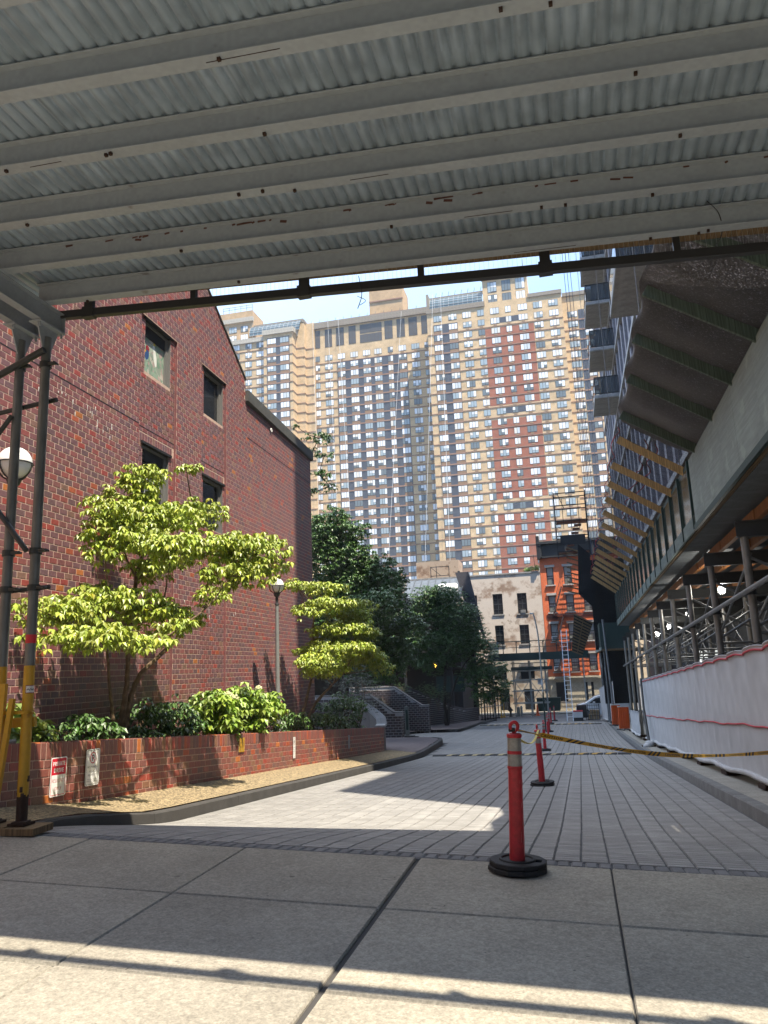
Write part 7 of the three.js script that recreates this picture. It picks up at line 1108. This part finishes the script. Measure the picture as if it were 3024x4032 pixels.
// ---------------------------------------------------------------- pole fence, pipe scaffold and green shed on the cross street
{
  const f = thing('scaffold_fence', 'row of dark scaffold poles with one yellow pole at the end of the terrace', 'fence', [-6.9, yD(-60) + 0.15, -60]);
  for (let k = 0; k < 9; k++) { const t = k / 8, x = lerp(-0.3, 1.15, t), z = lerp(0, -2.4, t), h = 2.0 + 0.25 * Math.sin(k * 2.1); new MB().tube([x, 0, z], [x, h, z], 0.04, 8).box(x, 0.06, z, 0.2, 0.1, 0.2).build('pole', k >= 7 ? M.yellow : M.pipedark, f); } for (const y of [0.95, 1.9]) new MB().tube([-0.3, y, 0.05], [1.15, y, -2.35], 0.025, 8).build('rail', M.pipe, f);
  const p = thing('pipe_scaffold', 'pale galvanised pipe scaffold standing before the whitewashed building', 'scaffold', [-4, yD(-67), -67]);
  const xs = [-1.2, 0.15, 1.45], zs = [0, -1.6], H = 4.6; for (const x of xs) for (const z of zs) new MB().tube([x, 0, z], [x, H, z], 0.045, 10).box(x, 0.02, z, 0.2, 0.04, 0.2).build('upright', M.pipepale, p);
  for (const y of [1.1, 2.1, 3.0, 3.75, 4.4]) for (const z of zs) new MB().tube([xs[0] - 0.2, y, z + 0.05], [xs[2] + 0.2, y, z + 0.05], 0.035, 8).build('ledger', M.pipepale, p); for (const [a, c] of [[0, 1], [1, 2]]) { new MB().tube([xs[a], 1.1, 0.08], [xs[c], 3.0, 0.08], 0.025, 8).build('brace', M.pipepale, p); new MB().tube([xs[a], 3.0, 0.1], [xs[c], 1.1, 0.1], 0.025, 8).build('brace', M.pipepale, p); }
  const s = thing('street_shed', 'dark green shed bridge with an open railing crossing the end of the drive', 'shed', [-3, 0, -66]);
  new MB().box(0, 2.28, 0, 8.2, 0.62, 0.12).box(0, 2.5, -1.2, 8.2, 0.1, 2.3).build('deck', M.greendark, s); new MB().box(-0.6, 1.3, -0.4, 3.4, 0.28, 0.14).build('lower_beam', M.greendark, s); for (const y of [3.55, 3.05]) new MB().box(0, y, 0.03, 8.2, y > 3.3 ? 0.07 : 0.04, 0.05).build('rail', M.greendark, s); for (let k = 0; k < 8; k++) { const q = new MB(); q.box(-3.9 + k * 1.1, 3.08, 0.03, 0.07, 0.98, 0.06); q.bar([-3.9 + k * 1.1, 3.4, 0.03], [-3.78 + k * 1.1, 3.54, 0.03], 0.04, 0.04); q.build('post', M.greendark, s); } for (const x of [-3.9, 3.6]) new MB().tube([x, -2.6, -0.6], [x, 2, -0.6], 0.06, 10).build('column', M.pipepale, s);
  for (const q of [-3.9]) new MB().box(-3.55, 3.05, 0.0, 0.75, 0.9, 0.02).build('clear_panel', new THREE.MeshPhysicalMaterial({ color: col(0.6, 0.7, 0.7), roughness: 0.2, transmission: 0.8, thickness: 0 }), s);
}
{ // far corner of the right-hand scaffold
  const s = thing('corner_scaffold', 'far dark scaffold corner with slatted awning and black netting beside the orange building', 'scaffold', [1.3, 0, -52]);
  new MB().box(0.35, 3.2, -5, 0.05, 1.6, 13).box(1.35, 3.2, 1.46, 2.0, 1.6, 0.05).build('parapet', M.greendark, s); new MB().box(2.2, 2.35, -5, 3.8, 0.1, 13).build('deck', M.lumberold, s); new MB().box(0.33, 2.42, -5, 0.07, 0.2, 13.05).build('kick_board', M.greenply, s);
  const SL = (k) => { const t = k / 12; return [[lerp(-1.12, -1.48, t), lerp(4.93, 2.45, t), lerp(-3.2, -4.4, t)], [lerp(0.08, -0.77, t), lerp(4.23, 2.13, t), lerp(-3.2, -4.4, t)]]; };
  for (let k = 0; k <= 12; k++) { const [a, c] = SL(k); new MB().bar(a, c, 0.06, 0.10).build('slat', M.lumberold, s); } { const a = SL(0), c = SL(12); new MB().bar([lerp(a[0][0], a[1][0], 0.5), lerp(a[0][1], a[1][1], 0.5), -3.25], [lerp(c[0][0], c[1][0], 0.5), lerp(c[0][1], c[1][1], 0.5), -4.45], 0.05, 0.05).build('slat_tie', M.lumberold, s); new MB().quad([a[0][0], a[0][1], -3.3], [a[1][0], a[1][1], -3.3], [c[1][0], c[1][1], -4.5], [c[0][0], c[0][1], -4.5]).build('backing', M.void, s); }
  const nt = new MB(); nt.quad([-0.72, 6.0, 0.2], [0.3, 4.9, 0.2], [0.2, 8.6, 0.2], [-0.5, 9.3, 0.2]).quad([-0.72, 6.0, 0.2], [-0.5, 9.3, 0.2], [-0.45, 9.4, -7], [-0.7, 6.0, -7]); nt.build('black_net', std({ color: col(0.022, 0.024, 0.032), map: T.net, roughness: 0.95, side: THREE.DoubleSide }), s);
  for (let k = 0; k < 10; k++) { const y = 8.9 - k * 0.3; new MB().bar([-0.5, y, -0.4 - k * 0.25], [-1.25 - 0.02 * k, y + 0.3, -0.4 - k * 0.25], 0.05, 0.09).build('outrigger', M.lumberold, s); }
  for (let k = 0; k < 5; k++) for (const x of [0.55, 2.4]) new MB().tube([x, -2.5, -0.5 - k * 2.4], [x, 2.3, -0.5 - k * 2.4], 0.055, 10).build('column', M.pipe, s); for (let k = 0; k < 4; k++) { new MB().tube([0.55, -0.2, -0.5 - k * 2.4], [0.55, 1.9, -2.9 - k * 2.4], 0.022, 6).tube([0.55, 1.2, -0.5 - k * 2.4], [0.55, 1.2, -2.9 - k * 2.4], 0.025, 6).build('brace', M.pipe, s); }
  // inner tall post, dark wall
  new MB().box(1.25, 5.4, -1.6, 2.3, 6.0, 0.08).box(1.5, 0.6, -2.2, 2.2, 3.4, 0.06).build('dark_sheeting', std({ color: col(0.05, 0.05, 0.05), map: T.net, roughness: 0.95 }), s); new MB().tube([0.75, -2.4, 2], [0.55, 4.2, 2], 0.07, 10).build('tall_post', M.pipe, s);
  const st = thing('stair_tower', 'dark scaffold stair tower with landings standing above the far netting', 'scaffold', [0.55, 9.2, -55]);
  const fr = new MB(), W = 1.1, Dp = 1.4; for (const x of [-W, W]) for (const z of [0, -Dp]) fr.box(x, 2.1, z, 0.07, 4.6, 0.07); for (const y of [0.1, 1.2, 2.3, 3.4, 4.3]) { fr.box(0, y, 0, 2 * W, 0.06, 0.06).box(0, y, -Dp, 2 * W, 0.06, 0.06).box(-W, y, -Dp / 2, 0.06, 0.06, Dp).box(W, y, -Dp / 2, 0.06, 0.06, Dp); } for (let k = 1; k < 4; k++) fr.box(-W + k * W / 2, 2.8, 0, 0.04, 2.2, 0.04); fr.build('frame', M.black, st);
  for (const y of [0.12, 2.3]) new MB().box(0, y, -Dp / 2, 2 * W - 0.1, 0.05, Dp - 0.1).build('landing', M.framedark, st); for (let k = 0; k < 7; k++) new MB().box(-0.3 + 0.12 * k, 0.35 + 0.28 * k, -Dp / 2, 0.5, 0.04, 0.9).build('tread', M.framedark, st); new MB().bar([-0.8, 4.2, 0.05], [-0.4, 3.1, 0.05], 0.25, 0.03).build('hanging_cloth', M.rust, st); new MB().box(0, 0.9, 0.03, 1.7, 0.7, 0.02).build('toe_sheet', M.black, st);
}
const renderer = new THREE.WebGLRenderer({ antialias: true });
renderer.setSize(768, 1024); renderer.toneMapping = THREE.LinearToneMapping; renderer.toneMappingExposure = EXPOSURE;
renderer.shadowMap.enabled = true; renderer.shadowMap.type = THREE.PCFSoftShadowMap;
renderer.render(scene, camera);
